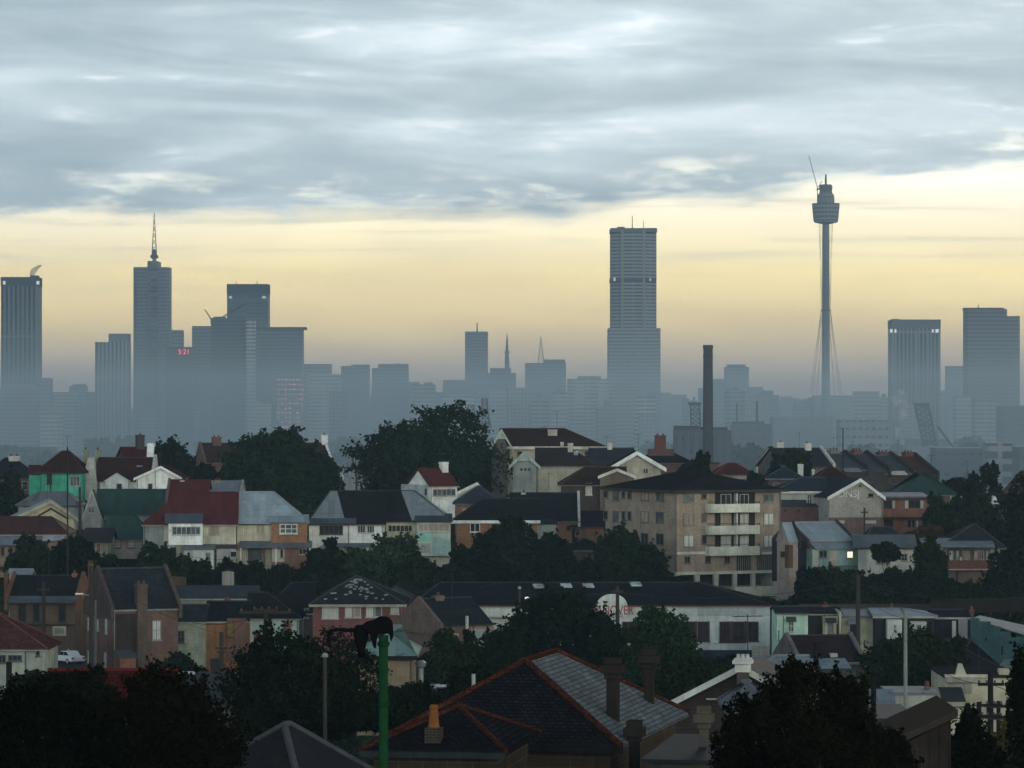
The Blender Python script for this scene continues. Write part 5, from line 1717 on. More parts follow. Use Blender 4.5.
# arched sign board
xc, zc = h.face('F', 612, 606, .3)
rr = (h.face('F', 627.5, 606, .3)[0] - h.face('F', 596.5, 606, .3)[0]) / 2
prof = [(xc + rr * math.cos(math.pi * k / 20), zc + rr * .78 * math.sin(math.pi * k / 20)) for k in range(21)]
zl = h.face('F', 600, 616.5, .3)[1]
prof += [(xc - rr, zl), (xc + rr, zl)]
h.part('sign_board', MB().prism(prof, 'y', -h.d / 2 - .3, -h.d / 2 - .16), ('paint', (.55, .59, .55)))
SIGNS.append((h, 'HANOVER', 611.5, 610.6, 1.05, ('paint', (.34, .06, .07)), 'lettering'))
SIGNS.append((h, 'INDUSTRIES', 611.5, 615.2, .42, ('paint', (.30, .06, .07)), 'lettering'))
h.patch('awning_frame', 490, 617, 512, 618, .8, ('paint', (.30, .30, .28)))
for (xa, ya) in ((540.5, 589), (568, 588.5), (590, 588.5), (637.5, 587)):
    y_ = -h.d / 2 + 5.0
    p = h.hit(xa, ya, 'y', y_)
    h.part('skylight', MB().slab([[(p.x - .7, y_ - .5, p.z + .1), (p.x + .5, y_ - .5, p.z + .1), (p.x + .3, y_ + .5, p.z + .45), (p.x - .9, y_ + .5, p.z + .45)]], .12), ('glass', (.40, .48, .48)), h.roof)
h.patch('blank_end', 470, 608, 523, 640, .05, ('paint', (.46, .50, .45)))
h.patch('brick_wing', 413, 612, 468, 668, .3, ('brick', (.10, .085, .08)))

# red brick house with speckled roof
h = H('red brick house with a pale speckled slate hip roof and curtained windows', 313, 403, 604, 660, 368, 12, ('brick', (.18, .065, .055)))
h.gable_x(577, ('slate', (.055, .060, .068)), hl=4.2, hr=5.0, over=.4).gutter(('paint', (.34, .33, .28)), .26)
h.win('F', 322, 606, 338.5, 618.5, 'w', 2, fr=(.42, .43, .38))
h.win('F', 345, 606, 352.5, 617.5, 'w', 1, fr=(.42, .43, .38))
h.win('F', 353.5, 606, 361, 617.5, 'b', 1, fr=(.42, .43, .38))
h.win('F', 366, 606, 373.5, 617, 'w', 1, fr=(.42, .43, .38))
h.win('F', 374.5, 606, 382, 617, 'g', 1, fr=(.42, .43, .38))
h.win('F', 390.5, 605.5, 399, 614, 'w', 2, fr=(.42, .43, .38))
h.win('F', 394, 630, 399, 639, 'w', 1, fr=(.42, .43, .38))
rng = random.Random(3)
for k in range(46):
    y_ = -h.d / 2 + rng.uniform(.6, 5.2)
    f_ = (y_ + h.d / 2) / (h.d / 2)
    x_ = rng.uniform(-h.w / 2 + 4.2 * f_ + .3, h.w / 2 - 5.0 * f_ - .3)
    z_ = h.ze + (h.zr - h.ze) * f_ + .17
    sl_ = (h.zr - h.ze) / (h.d / 2)
    r_ = rng.uniform(.10, .2)
    h.part('mortar_patch', MB().slab([[(x_ - r_, y_ - .13, z_ - .13 * sl_), (x_ + r_, y_ - .13, z_ - .13 * sl_), (x_ + r_, y_ + .13, z_ + .13 * sl_), (x_ - r_, y_ + .13, z_ + .13 * sl_)]], .02), ('paint', (.26, .27, .27)), h.roof)
h = H('dark slate cottage roof immediately left of the speckled roof', 262, 312, 612, 650, 385, 8, ('brick', (.09, .07, .06)))
h.gable_x(584, ('slate', (.034, .037, .044)), hl=3, over=.3)
h.win('F', 304, 608, 309, 618, 'g', 1, fr=(.25, .26, .25))
h = H('mint white cottage with two pink shuttered windows above the wide dark tree', 247.5, 299, 618, 662, 372, 8, ('paint', (.46, .56, .50)))
h.gable_x(594, ('slate', (.040, .044, .052)), hr=3.5, over=.25)
h.win('F', 284, 620.5, 291.5, 636, 'p', 1, 2, fr=(.3, .22, .2))
h.win('F', 253.5, 630.5, 261, 643, 'p', 1, 2, fr=(.3, .22, .2))
h = H('orange rendered house with a half drawn yellow blind, beside the mint white cottage', 205, 247, 621.5, 682, 368, 9, ('paint', (.26, .13, .065)))
h.gable_x(603, ('slate', (.040, .044, .052)), over=.2).chimney(223.5, 231, 596, ('brick', (.14, .10, .06)), .7, 1, foot=625)
h.patch('brown_wing', 227, 618.5, 247, 662, .4, ('brick', (.19, .10, .07)))
h.win('F', 226.5, 621, 234, 637, ('curtain', (.22, .16, .06)), 1, 2, n=.4, fr=(.10, .07, .05))
h.door('F', 210, 658, 222, 682, (.06, .05, .045))
h = H('stained pale green rear wall with a four pane window, next to the orange house', 177, 204.5, 622, 682, 366, 8, ('stone', (.33, .35, .28)))
h.gable_x(606, ('slate', (.075, .090, .105)), over=.2)
h.win('F', 177.5, 630.5, 184.5, 643, 'd', 2, 2, fr=(.12, .13, .11))
h.win('F', 177, 657, 184, 665, 'd', 1, fr=(.12, .13, .11))
h = H('long low blue grey roof with a pale wall strip, behind the orange house', 172, 256, 599, 616, 405, 8, ('paint', (.24, .26, .21)), name='long_shed', cat='shed')
h.gable_x(587.5, ('iron', (.055, .068, .082)), over=.15)
# tall brick house
h = H('tall brown brick house with a steep slate roof and free standing brick stack', 113, 178, 610, 674, 358, 10, ('brick', (.155, .085, .065)), yaw=22)
h.gable_x(569.5, ('slate', (.060, .072, .088)), over=.1).parapets(('brick', (.08, .055, .05)), .35, .35, 'LR')
h.chimney(135.5, 146.5, 580.5, ('brick', (.11, .075, .06)), .02, 2, foot=672)
h.win('F', 152, 620.5, 161, 640, 'w', 2, 2, fr=(.26, .27, .25))
h.patch('recess_shade_panel', 114, 614, 136, 652, .05, ('paint', (.045, .035, .032)))  # dark sheet on the brick stands for the recess shade
h.annex('red_lean_to', 120, 136, 658, 680, 2.0, ('brick', (.26, .10, .07)), ('iron', (.09, .10, .11)), rise=.6)
for (xa, ya, yb) in ((88, 617, 631), (97, 619, 632), (105.5, 618, 635), (88, 650, 664), (104.5, 652, 668)):
    h.win('L', xa, ya, xa + 2.2, yb, 'w', 1, fr=(.28, .30, .30), sill=False)
h.chimney(88, 93, 560, ('brick', (.15, .09, .07)), .9, 2, foot=600)
# twin parapet terrace at the far left
h = H('dark terrace between two orange fire walls with ball topped stacks at the left edge', 8, 75, 602, 648, 395, 9, ('brick', (.13, .085, .06)), name='terrace_house', cat='terrace house', yaw=-3)
h.gable_x(577, ('slate', (.034, .038, .046)), over=.1).parapets(('paint', (.15, .08, .05)), .45, .36, 'LR')
h.chimney(4, 9, 570, ('paint', (.17, .085, .05)), .5, 1).chimney(72, 77.5, 570, ('paint', (.22, .11, .065)), .5, 1)
h.lean(9, 74.5, 596.5, 603, 1.5, ('iron', (.10, .115, .135), .2))
for (xa, xb) in ((18, 26), (33, 40), (58, 66)):
    h.win('F', xa, 604, xb, 622, 'd', 1, fr=(.08, .06, .05))
h.patch('upper_sill', 10, 624, 74, 625.5, .4, ('paint', (.05, .045, .04)))
h = H('pale iron roofed shed glimpsed between the two ball topped stacks', 9, 28, 579, 584, 420, 5, ('paint', (.2, .2, .2)), name='shed', cat='shed')
h.gable_x(570.5, ('iron', (.26, .32, .35), .2))
h = H('red tiled hip roofed cottage with pale walls at the left edge', -30, 45, 648, 684, 350, 10, ('paint', (.36, .38, .32)))
h.gable_x(613, ('tile', (.16, .062, .054)), hr=5.5, over=.35, frac=.5)
h.win('F', -2, 655, 6, 663, 'd', 2, fr=(.12, .12, .11))
h.win('F', 8, 655, 22, 661, 'd', 3, fr=(.12, .12, .11))
h.win('F', 36, 650, 40, 656, 'd', 1, fr=(.12, .12, .11))
h.patch('downpipe', 25, 649, 26, 672, .12, ('paint', (.1, .1, .1)), n0=.003)
# brick gable with slate roof, centre
h = H('brown brick gable ended house with a slate roof in front of the factory', 441, 492, 626, 662, 345, 9, ('brick', (.17, .10, .08)), yaw=28)
h.gable_x(599, ('slate', (.046, .056, .070)), over=.1).parapets(('brick', (.15, .10, .08)), .25, .3, 'L').chimney(433.5, 442.5, 592, ('brick', (.17, .12, .10)), .5, 1, foot=606)
h.patch('pink_wall', 470, 627, 494, 634, .1, ('paint', (.28, .17, .14)))
h.trim('vent_pipe', 466.5, 616, 468.5, 634, .3, .55, ('paint', (.5, .5, .46)))
h = H('crumbling white yard walls below the brown brick gable', 470, 506, 638, 668, 335, 4, ('stone', (.46, .47, .41)), name='yard_wall', cat='wall')
h.skillion(631, ('stone', (.42, .43, .38)))
h = H('large dark gabled shed behind the speckled roofed house', 372, 440, 606, 660, 420, 12, ('board', (.06, .065, .07)), name='dark_shed', cat='shed')
h.gable_y(396, 585, ('slate', R_DARK), over=.2)
# sandstone building with turquoise roof
h = H('sandstone workshop with a mottled turquoise hip roof behind the green post', 356, 413, 656, 715, 265, 9, ('stone', (.22, .17, .115)), name='workshop', cat='workshop')
h.gable_x(628, ('iron', (.22, .33, .32), .75), hl=3.2, hr=2.6, over=.35)
h.gutter(('paint', (.02, .02, .02)), .3)
mb = MB()
u, z0 = h.face('F', 420.5, 715, -1)
z1 = h.face('F', 420.5, 668, -1)[1]
mb.lathe([(.22, z0), (.22, z1), (.34, z1 + .1), (.42, z1 + .4), (.22, z1 + .55)], 12, (u, -h.d / 2 + 1))
h.part('flue', mb, ('metal', (.20, .22, .24)))
h = H('low white framed shed roof among the shrubs beside the fluted pipe', 434, 462, 690, 706, 215, 4, ('paint', (.10, .11, .12)), name='shed', cat='shed')
h.skillion(686, ('iron', (.10, .12, .13), .3))
h.patch('white_frame', 434, 684.5, 461, 686.8, .3, ('paint', (.46, .5, .48)))
h.patch('white_frame', 433.5, 684.5, 435.5, 693, .3, ('paint', (.46, .5, .48)), n0=.1)
h = H('dark iron roofed sheds under the orange house with one pale gutter', 146, 226, 706, 730, 205, 6, ('paint', (.12, .12, .12)), name='shed', cat='shed')
h.gable_x(676, ('iron', (.060, .068, .078), .3), over=.2, hl=1)
h.patch('pale_gutter', 168, 672, 194, 674.6, 1.0, ('paint', (.5, .54, .54)), n0=.4)

# ================================================================== near roofs, the dim foreground put into their darkened colours
# big roof: dark slate hip toward the viewer, pale slates on the right slope
h = House('villa', 'large near villa with a terracotta ridged slate hip roof and pale right slope', 395, 610, 744, 800, 124.2, 12.7, ('stone', (.075, .056, .040)), yaw=-12.6, cat='house', skirt=2.0)
w_, d_ = h.w / 2, h.d / 2
h.part('wall', MB().box(-w_, w_, -d_, d_, 0, h.ze), h.wall)
ov = .45
run = w_ + ov
zr = h.ze + run * .60
h.zr = zr
FL = (-w_ - ov, -d_ - ov, h.ze)
FR = (w_ + ov, -d_ - ov, h.ze)
BR = (w_ + ov, d_ + ov, h.ze)
BL = (-w_ - ov, d_ + ov, h.ze)
P1, P2 = (0, -d_ - ov + run, zr), (0, d_ + ov - run, zr)
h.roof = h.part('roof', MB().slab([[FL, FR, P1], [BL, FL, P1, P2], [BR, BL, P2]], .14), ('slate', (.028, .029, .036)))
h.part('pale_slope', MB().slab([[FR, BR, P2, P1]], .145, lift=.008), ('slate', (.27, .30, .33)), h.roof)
mb = MB()
for a, b in ((FL, P1), (FR, P1), (P1, P2), (BR, P2), (BL, P2)):
    mb.tube((a[0], a[1], a[2] + .16), (b[0], b[1], b[2] + .16), .12, n=8)
h.part('terracotta_ridge', mb, ('tile', (.13, .045, .033)), h.roof)
mb = MB()
mb.box(-w_ - ov - .1, w_ + ov + .1, -d_ - ov - .14, -d_ - ov - .004, h.ze - .12, h.ze + .10)
h.part('gutter', mb, ('paint', (.018, .018, .02)))
villa = h


def on_slope(house, px, py):
    """where the sight line meets the villa's right roof slope"""
    a = house.inv @ (Vector((0, 0, CZ)) - house.O)
    d = house.inv @ Vector(((px - 512.0) / F, 1.0, (YH - py) / F))
    n = (Vector(BR) - Vector(FR)).cross(Vector(P1) - Vector(FR))
    return a + d * ((Vector(FR) - a).dot(n) / d.dot(n))


def stack(house, px0, px1, top, foot, y, m, label=None, pots=0):
    a = house.hit(px0, top, 'y', y)
    b = house.hit(px1, foot, 'y', y)
    wd = b.x - a.x
    mb = MB()
    mb.box(a.x + .1, b.x - .1, y - wd * .5 + .1, y + wd * .5 - .1, b.z - 1.2, a.z - .75)
    mb.box(a.x + .03, b.x - .03, y - wd * .5 + .03, y + wd * .5 - .03, a.z - .747, a.z - .55)
    mb.box(a.x - .08, b.x + .08, y - wd * .5 - .08, y + wd * .5 + .08, a.z - .547, a.z - .25)
    mb.box(a.x + .02, b.x - .02, y - wd * .5, y + wd * .5, a.z - .247, a.z)
    c = house.part('chimney', mb, m, bevel=.015)
    if label:
        c['label'] = label
    for i in range(pots):
        pb = MB().lathe([(.16, a.z), (.12, a.z + .3), (.15, a.z + .42)], 12, (a.x + wd * (i + .5) / pots, y))
        house.part('chimney_pot', pb, ('paint', (.25, .11, .06)), c)
    return a, b


DIMMED_RENDER = ('paint', (.030, .026, .023))  # render darkened evenly to stand in for the dim foreground
q = on_slope(villa, 613, 722)
stack(villa, 604.5, 621.5, 657, 727, q.y, DIMMED_RENDER, 'dark rendered stack, left of three')
q = on_slope(villa, 650, 706)
stack(villa, 642, 656.5, 648, 716, q.y, DIMMED_RENDER, 'tallest dark rendered stack, set furthest back')
stack(villa, 627, 642, 720, 765, -d_ + 1.2, ('paint', (.032, .029, .026)), 'short dark stack at the eaves')

h = House('villa_wing', 'front wing roof with terracotta hips and a squat stack carrying an orange pot', 374, 497, 750, 800, 115, 6.5, ('stone', (.05, .038, .030)), yaw=-9, cat='house', skirt=2.0)
h.capm = ('tile', (.12, .042, .031))
h.gable_x(709.5, ('slate', (.028, .028, .034)), hl=2.2, hr=1.9, over=.35, frac=.55).gutter(('paint', (.03, .033, .036)), .2)
a = h.hit(426, 727, 'y', -h.d / 2 + .5)
b = h.hit(442, 750, 'y', -h.d / 2 + .5)
wd = b.x - a.x
mb = MB()
mb.box(a.x, b.x, -h.d / 2 + .2, -h.d / 2 + .75, b.z - .3, a.z)
mb.box(a.x - .08, b.x + .08, -h.d / 2 + .1, -h.d / 2 + .85, b.z - .3, b.z + .12)
ch = h.part('chimney', mb, ('brick', (.05, .038, .03)), bevel=.012)
xc = (a.x + b.x) / 2
zp = h.hit(434, 704.5, 'y', -h.d / 2 + .5).z
MB().lathe([(.19, a.z + .003), (.17, a.z + .1), (.13, zp - .15), (.15, zp - .12), (.15, zp - .05), (.10, zp)], 14, (xc, -h.d / 2 + .47)).build('chimney_pot', M('paint', (.24, .095, .035)), ch, smooth=False)

h = House('near_outbuilding', 'dark low roof with a board side below the pale slated slope', 648, 722, 762, 800, 118, 6, ('board', (.06, .055, .05)), yaw=-12.6, cat='outbuilding', skirt=2)
h.skillion(738, ('iron', (.030, .034, .040), .3), over=.2)  # roof colour darkened to stand for the shadow side below the eave
stack(h, 697, 711, 706, 744, 0.0, ('stone', (.10, .082, .065)), 'pale stone stack')

h = H('dark gable with a long white raking fascia and an ornate white chimney top', 668, 818, 706, 760, 165, 5, ('board', (.055, .045, .04)), name='fascia_house', skirt=2, yaw=-14)
h.gable_y(742, 668, ('iron', (.06, .055, .055), .3), over=.3, barge=('paint', (.58, .60, .56)), bw=.2)
a = h.hit(734, 657, 'y', -h.d / 2 - .9)
b = h.hit(752, 672, 'y', -h.d / 2 - .9)
u0, u1, z1, z0 = a.x, b.x, a.z, b.z
yc = -h.d / 2 - .9
wd = u1 - u0
mb = MB()
mb.box(u0 + wd * .12, u1 - wd * .12, yc - .32, yc + .32, z0, z1 - .3)
mb.box(u0, u1, yc - .42, yc + .42, z1 - .297, z1 - .12)
mb.box(u0 + .06, u1 - .06, yc - .36, yc + .36, z1 - .117, z1 - .03)
top_ = h.part('chimney_cap', mb, ('paint', (.60, .61, .56)), bevel=.01)
h.part('chimney', MB().box(u0 + wd * .22, u1 - wd * .22, yc - .25, yc + .25, h.hit(743, 700, 'y', yc).z, z0 - .003), ('brick', (.075, .065, .06)))
for q in range(3):
    MB().lathe([(.10, z1 - .03), (.08, z1 + .1), (.1, z1 + .14)], 10, (u0 + wd * (.25 + .25 * q), yc)).build('chimney_pot', M('paint', (.55, .55, .5)), top_)
h.patch('white_lintel', 706, 698.5, 727, 700.2, .3, ('paint', (.45, .47, .45)))
h = H('small grey iron roofs with a rounded pale ridge beside the ornate chimney', 752, 812, 676, 720, 190, 8, ('brick', (.10, .08, .07)), name='rear_house')
h.gable_x(659, ('iron', (.24, .29, .31), .5), over=.2, hl=1.5)
h.chimney(786, 800, 655, ('brick', (.08, .065, .06)), .2, 1)
h = H('small dark hipped lean to roof under the long white fascia', 730, 780, 712, 740, 150, 5, ('paint', (.10, .09, .09)), name='lean_to', cat='outbuilding')
h.gable_x(685, ('iron', (.16, .18, .20), .3), hl=1.0, hr=1.4, over=.2)
h = House('near_pavilion', 'grey hipped iron roof with a pale lead ridge cap at the bottom edge', 300, 372, 786, 800, 95, 3.6, ('board', (.10, .09, .085)), yaw=50, cat='house', skirt=2.5)
h.capm = ('paint', (.075, .08, .09))
h.gable_x(725.5, ('iron', (.030, .030, .037), .25), hl=h.w / 2 - .12, hr=h.w / 2 - .12, over=.3)
h = H('bright red tiled roof glimpsed through the dark foliage at the lower left', 40, 160, 726, 770, 150, 8, ('brick', (.14, .07, .06)), name='tiled_house', skirt=3)
h.gable_x(674, ('tile', (.12, .024, .022)), over=.3, frac=.6)
h = House('board_fence_shed', 'weathered paling wall with a sloping timber capping at the bottom right', 908, 951, 726, 800, 112, 5.5, ('vboard', (.045, .036, .030)), yaw=0, cat='shed', skirt=3)
u0, z1 = h.face('F', 908, 742)
u1, z2 = h.face('F', 951, 719)
h.part('wall', MB().prism([(-h.w / 2, 0), (h.w / 2, 0), (h.w / 2, z2), (-h.w / 2, z1)], 'y', -h.d / 2, h.d / 2), ('vboard', (.045, .036, .030)))
h.part('capping', MB().prism([(-h.w / 2 - .2, z1 + .003), (h.w / 2 + .2, z2 + .08), (h.w / 2 + .2, z2 + .3), (-h.w / 2 - .2, z1 + .22)], 'y', -h.d / 2 - .15, h.d / 2), ('bark', (.06, .047, .037)))
h = H('dark flat roof with pipes behind the paling wall', 846, 915, 724, 770, 125, 6, ('paint', (.06, .055, .05)), name='flat_roofed_shed', cat='shed')
h.flat(('iron', (.05, .055, .065), .3))
h.part('pipe', MB().tube((h.w * -.1, -h.d / 2, h.ze + .2), (h.w * -.1, -h.d / 2, h.ze + 1.7), .09, n=8), ('paint', (.02, .02, .02)))

# ================================================================== writing on walls


def text_mesh(body, size, m, parent, loc, name, extrude=0.02, sx=1.0):
    c = bpy.data.curves.new(name, 'FONT')
    c.body = body
    c.size = size * 1.4
    c.extrude = extrude
    c.align_x = 'CENTER'
    c.align_y = 'CENTER'
    o = bpy.data.objects.new(name + '_source', c)
    COL.objects.link(o)
    bpy.context.view_layer.update()
    me = bpy.data.meshes.new_from_object(o.evaluated_get(bpy.context.evaluated_depsgraph_get()))
    bpy.data.objects.remove(o)
    bpy.data.curves.remove(c)
    me.materials.clear()
    me.materials.append(m)
    q = bpy.data.objects.new(name, me)
    COL.objects.link(q)
    q.parent = parent
    q.location = loc
    q.rotation_euler = (R(90), 0, 0)
    q.scale = (sx, 1, 1)
    return q


for (h, body, px, py, size, m, nm) in SIGNS:
    off = 0.34 if size < 1.06 and body != 'ONSJ' else 0.03
    u, z = h.face('F', px, py, off)
    text_mesh(body, size, M(*m), h.o, (u, -h.d / 2 - off, z), nm, 0.02, 0.8 if body == 'INDUSTRIES' else (0.72 if body == 'HANOVER' else 1.0))
text_mesh('5:21', 4.6, M('lit', (1.0, 0.10, 0.16), 2.2), clock_tower.o, (clock_tower.x(184), -clock_tower.d / 2 - 0.9, clock_tower.z(352)), 'clock_digits', 0.15)

# ================================================================== middle distance: industry between ridge and city
IND = (0.045, 0.052, 0.065)
t = Tower(673, 731, 430, 1400, 'long dark power house block at the foot of the brick smokestack', IND, (5, .3, 3, .5, 1.6), 26, name='power_house', cat='factory')
t.block('roof_box', 676, 700, 426, 430, IND, .3)
t.block('roof_box', 703, 728, 427.5, 430, IND, .2)
t.ribs([680, 688, 696, 704, 712, 720, 728], 432, 462, (.10, .11, .12), 1.2, .4)
t = Tower(731, 772, 424, 2100, 'dark industrial shed with stacked roofs right of the smokestack', IND, (5, .3, 3, .5, 1.6), 30, name='industrial_shed', cat='factory')
t.block('roof_box', 735, 765, 421.5, 424, IND, .3)
t.mast(738.5, 403, 423, .5, .4)
t.mast(758.8, 401, 423, .7, .5)
p = W(708, 345, 1300)
zb = ground_z(1300)
o = thing('smokestack', 'tall tapering dark brick smokestack standing before the city', 'smokestack', (p.x, 1300, zb))
hh = p.z - zb
MB().lathe([(2.2, 0), (1.85, hh * .6), (1.7, hh - 1.4), (1.88, hh - 1.2), (1.88, hh - .4), (1.7, hh)], 14).build('stack', M('brick', (.022, .022, .026)), o)
MB().lathe([(1.76, hh - 4.4), (1.84, hh - 4.2), (1.84, hh - 3.6), (1.76, hh - 3.4)], 14).build('stack_band', M('flat', (.03, .03, .035)), o)


def lattice(name, label, cat, base, top, half_b, half_t, Y, n=6, rad=.35, col=(.05, .05, .06), dpt=3.0):
    """a braced steel frame standing between two photo points"""
    a, b = W(base[0], base[1], Y), W(top[0], top[1], Y)
    o = thing(name, label, cat, (a.x, Y, a.z))
    m = MB()
    d = b - a
    rows_ = []
    for k in range(n + 1):
        f = k / n
        hb = half_b + (half_t - half_b) * f
        c = d * f
        rows_.append([Vector((c.x + sx * hb, sy * dpt * .5, c.z)) for sx in (-1, 1) for sy in (-1, 1)])
    for r0, r1 in zip(rows_, rows_[1:]):
        for i in range(4):
            m.tube(r0[i], r1[i], rad, n=4)
        m.tube(r0[0], r1[2], rad * .6, n=4)
        m.tube(r0[2], r1[0], rad * .6, n=4)
        m.tube(r1[0], r1[2], rad * .6, n=4)
        m.tube(r1[0], r1[1], rad * .6, n=4)
        m.tube(r1[2], r1[3], rad * .6, n=4)
        m.tube(r1[1], r1[3], rad * .6, n=4)
    m.build('frame', M('flat', col), o)
    return o, a, b


o, a, b = lattice('conveyor_tower', 'dark braced conveyor tower left of the brick smokestack', 'tower', (696, 432), (695, 405), 2.4, 2.2, 1830)
MB().box(-4, 2.5, -1.7, 1.7, b.z - a.z, b.z - a.z + 1.4).build('top_deck', M('flat', (.05, .05, .06)), o)
o, a, b = lattice('lift_bridge_leaf', 'leaning braced steel bridge leaf behind the last slate terrace', 'bridge', (930.5, 446), (921.5, 404), 4.0, 4.0, 2200, 8, .7, (.08,.08,.09))
MB().box(b.x - a.x - 4.8, b.x - a.x + 4.8, -1.8, 1.8, b.z - a.z - 1.6, b.z - a.z + .6).build('end_beam', M('flat', (.06, .06, .07)), o)
MB().tube((4.4, 0, 12), (14, 0, -1), .7, n=4).build('strut', M('flat', (.04, .04, .05)), o)
lattice('derrick_crane', 'slender braced derrick with a stay cable above the great fig', 'crane', (485.5, 428), (484.5, 399), 1.7, 1.2, 1700, 6, .3)
lattice('derrick_crane', 'shorter braced derrick beside the stayed one above the great fig', 'crane', (472, 428), (471, 405), 1.5, 1.3, 1700, 5, .3)
o = thing('stay_cable', 'sloping stay cable right of the taller derrick above the great fig', 'cable', W(491, 428, 1702))
MB().tube((0, 0, 0), W(487, 408, 1702) - W(491, 428, 1702), .3, n=4).build('cable', M('flat', (.05, .05, .06)), o)
t = Tower(983, 1016, 443, 1700, 'pale long shed with arched bays in the haze at the right', (.13, .135, .14), (6, .6, 7, .7, .5), 20, name='wharf_shed', cat='shed')
t = Tower(930, 986, 448, 1750, 'dark long wharf shed left of the pale shed with arched bays', IND, (5, .3, 4, .6, 1.5), 24, name='wharf_shed', cat='shed')
t = Tower(1012, 1060, 447, 1650, 'dark wharf shed at the right edge below the long warehouse block', IND, (5, .3, 4, .6, 1.5), 24, name='wharf_shed', cat='shed')
t = Tower(770, 832, 417, 2300, 'long grey silo range under the observation tower', MD, (40, .02, 6, .15, .5), 30, name='silo_range', cat='silo')
t = Tower(836, 890, 420, 2200, 'low grey sheds between the silo range and the smoke plume', MD, (5, .3, 4, .6, .7), 30, name='wharf_shed', cat='shed')

# hazy roofs and trees beyond the ridge
rng = random.Random(21)
PROTO = None
for i in range(64):
    Y = rng.uniform(2100, 3200)
    px = rng.uniform(-10, 1034)
    zg = ground_z(Y) - .5
    wd, dp = rng.uniform(14, 40), rng.uniform(10, 18)
    hh, rr = rng.uniform(7, 17), rng.uniform(3, 6)
    o = thing('hazy_house', 'small hazy roof among others in the haze between ridge and city', 'house', ((px - 512) / F * Y, Y, zg), R(rng.uniform(-40, 40)), 'hazy houses between the ridge and the city')
    MB().prism([(-dp / 2, 0), (dp / 2, 0), (dp / 2, hh), (0, hh + rr), (-dp / 2, hh)], 'x', -wd / 2, wd / 2).build('wall', M('paint', rng.choice(((.12, .10, .09), (.2, .2, .19), (.36, .35, .33)))), o)
    MB().slab([[(-wd / 2 - .3, -dp / 2 - .3, hh - .3), (wd / 2 + .3, -dp / 2 - .3, hh - .3), (wd / 2 + .3, 0, hh + rr), (-wd / 2 - .3, 0, hh + rr)],
               [(wd / 2 + .3, dp / 2 + .3, hh - .3), (-wd / 2 - .3, dp / 2 + .3, hh - .3), (-wd / 2 - .3, 0, hh + rr), (wd / 2 + .3, 0, hh + rr)]], .2).build('roof', M('tile', rng.choice((R_DARK, R_BROWN, R_SLATE, R_GREY))), o)

smoke('smoke_plume', 'pale smoke plume rising beside the leaning bridge leaf', [(905, 452, 1450, .7), (900, 438, 1450, 1.4), (896, 428, 1450, 1.7), (903, 418, 1450, 2.2), (902, 404, 1450, 3.0), (897, 392, 1450, 3.2)], 0.5, (.97, .98, 1.0))
smoke('smoke_drift', 'thin slanting drift of steam across the slab with the crane', [(216, 322, 3400, 2.5), (228, 314, 3400, 5), (242, 306, 3400, 7), (262, 298, 3400, 6)], 0.004, (.97, .98, 1.0))
smoke('steam_puff', 'small dark puff of steam over the louvred tower', [(32, 276, 3450, 2), (34, 271, 3450, 4), (37, 267, 3450, 6), (43, 265, 3450, 4)], 0.003, (.4, .42, .45))

# ================================================================== road and parked car
mb = MB()
zr_ = 32.96
a, b = W(-60, 0, 384), W(112, 0, 384)
mb.box(a.x, b.x, 379, 389, 30.0, zr_)
tag(mb.build('road', M('paint', (.05, .05, .052))), kind='structure')
mb = MB()
mb.box(a.x, b.x, 389.02, 391.5, 30.0, zr_ + .14)
tag(mb.build('pavement', M('paint', (.16, .16, .15))), kind='structure')
p = W(67.5, 663, 384)
o = thing('parked_car', 'white sedan parked on the road below the dark terrace', 'car', (p.x, 384, zr_ + .004), R(180 - 52))
z0 = 0.0
o.location.z = zr_ + .004
L, Wd = 4.5, 1.72
side = [(-2.2, .32), (2.18, .32), (2.24, .52), (2.18, .74), (1.1, .84), (.55, .90), (-1.25, .92), (-2.18, .86), (-2.25, .6)]
mb = MB()
mb.prism(side, 'y', -Wd / 2, Wd / 2)
mb.build('body', M('flat', (.62, .64, .64)), o, bevel=.06)
cab = [(.78, .88), (.18, 1.36), (-1.0, 1.38), (-1.55, .90)]
mb = MB()
mb.prism([(x, z) for x, z in cab], 'y', -Wd / 2 + .16, Wd / 2 - .16)
mb.build('cabin', M('flat', (.62, .64, .64)), o, bevel=.05)
for s_ in (-1, 1):
    y = s_ * (Wd / 2 - .155)
    MB().prism([(.6, .93), (.14, 1.29), (-.36, 1.31), (-.36, .93)], 'y', y - .012, y + .012).build('window', M(*GLASS), o)
    MB().prism([(-.44, .93), (-.44, 1.31), (-.95, 1.31), (-1.35, .95)], 'y', y - .012, y + .012).build('window', M(*GLASS), o)
    for x in (-1.38, 1.38):
        w_ = MB()
        w_.tube((x, s_ * (Wd / 2 - .2), .31), (x, s_ * (Wd / 2 + .01), .31), .31, n=18)
        ww = w_.build('wheel', M('flat', (.018, .018, .02)), o)
        MB().tube((x, s_ * (Wd / 2 + .012), .31), (x, s_ * (Wd / 2 + .03), .31), .18, n=14).build('rim', M('metal', (.4, .4, .42)), ww)
    MB().box(2.19, 2.26, s_ * .68 - .16, s_ * .68 + .16, .54, .70).build('headlight', M('glass', (.5, .5, .48)), o)
    MB().box(-2.27, -2.2, s_ * .68 - .16, s_ * .68 + .16, .60, .76).build('tail_light', M('flat', (.3, .02, .02)), o)
MB().prism([(.80, .90), (.24, 1.33), (.22, 1.32), (.77, .90)], 'y', -.62, .62).build('windscreen', M(*GLASS), o)
MB().box(2.2, 2.3, -.8, .8, .36, .48).build('bumper', M('metal', (.35, .35, .36)), o)
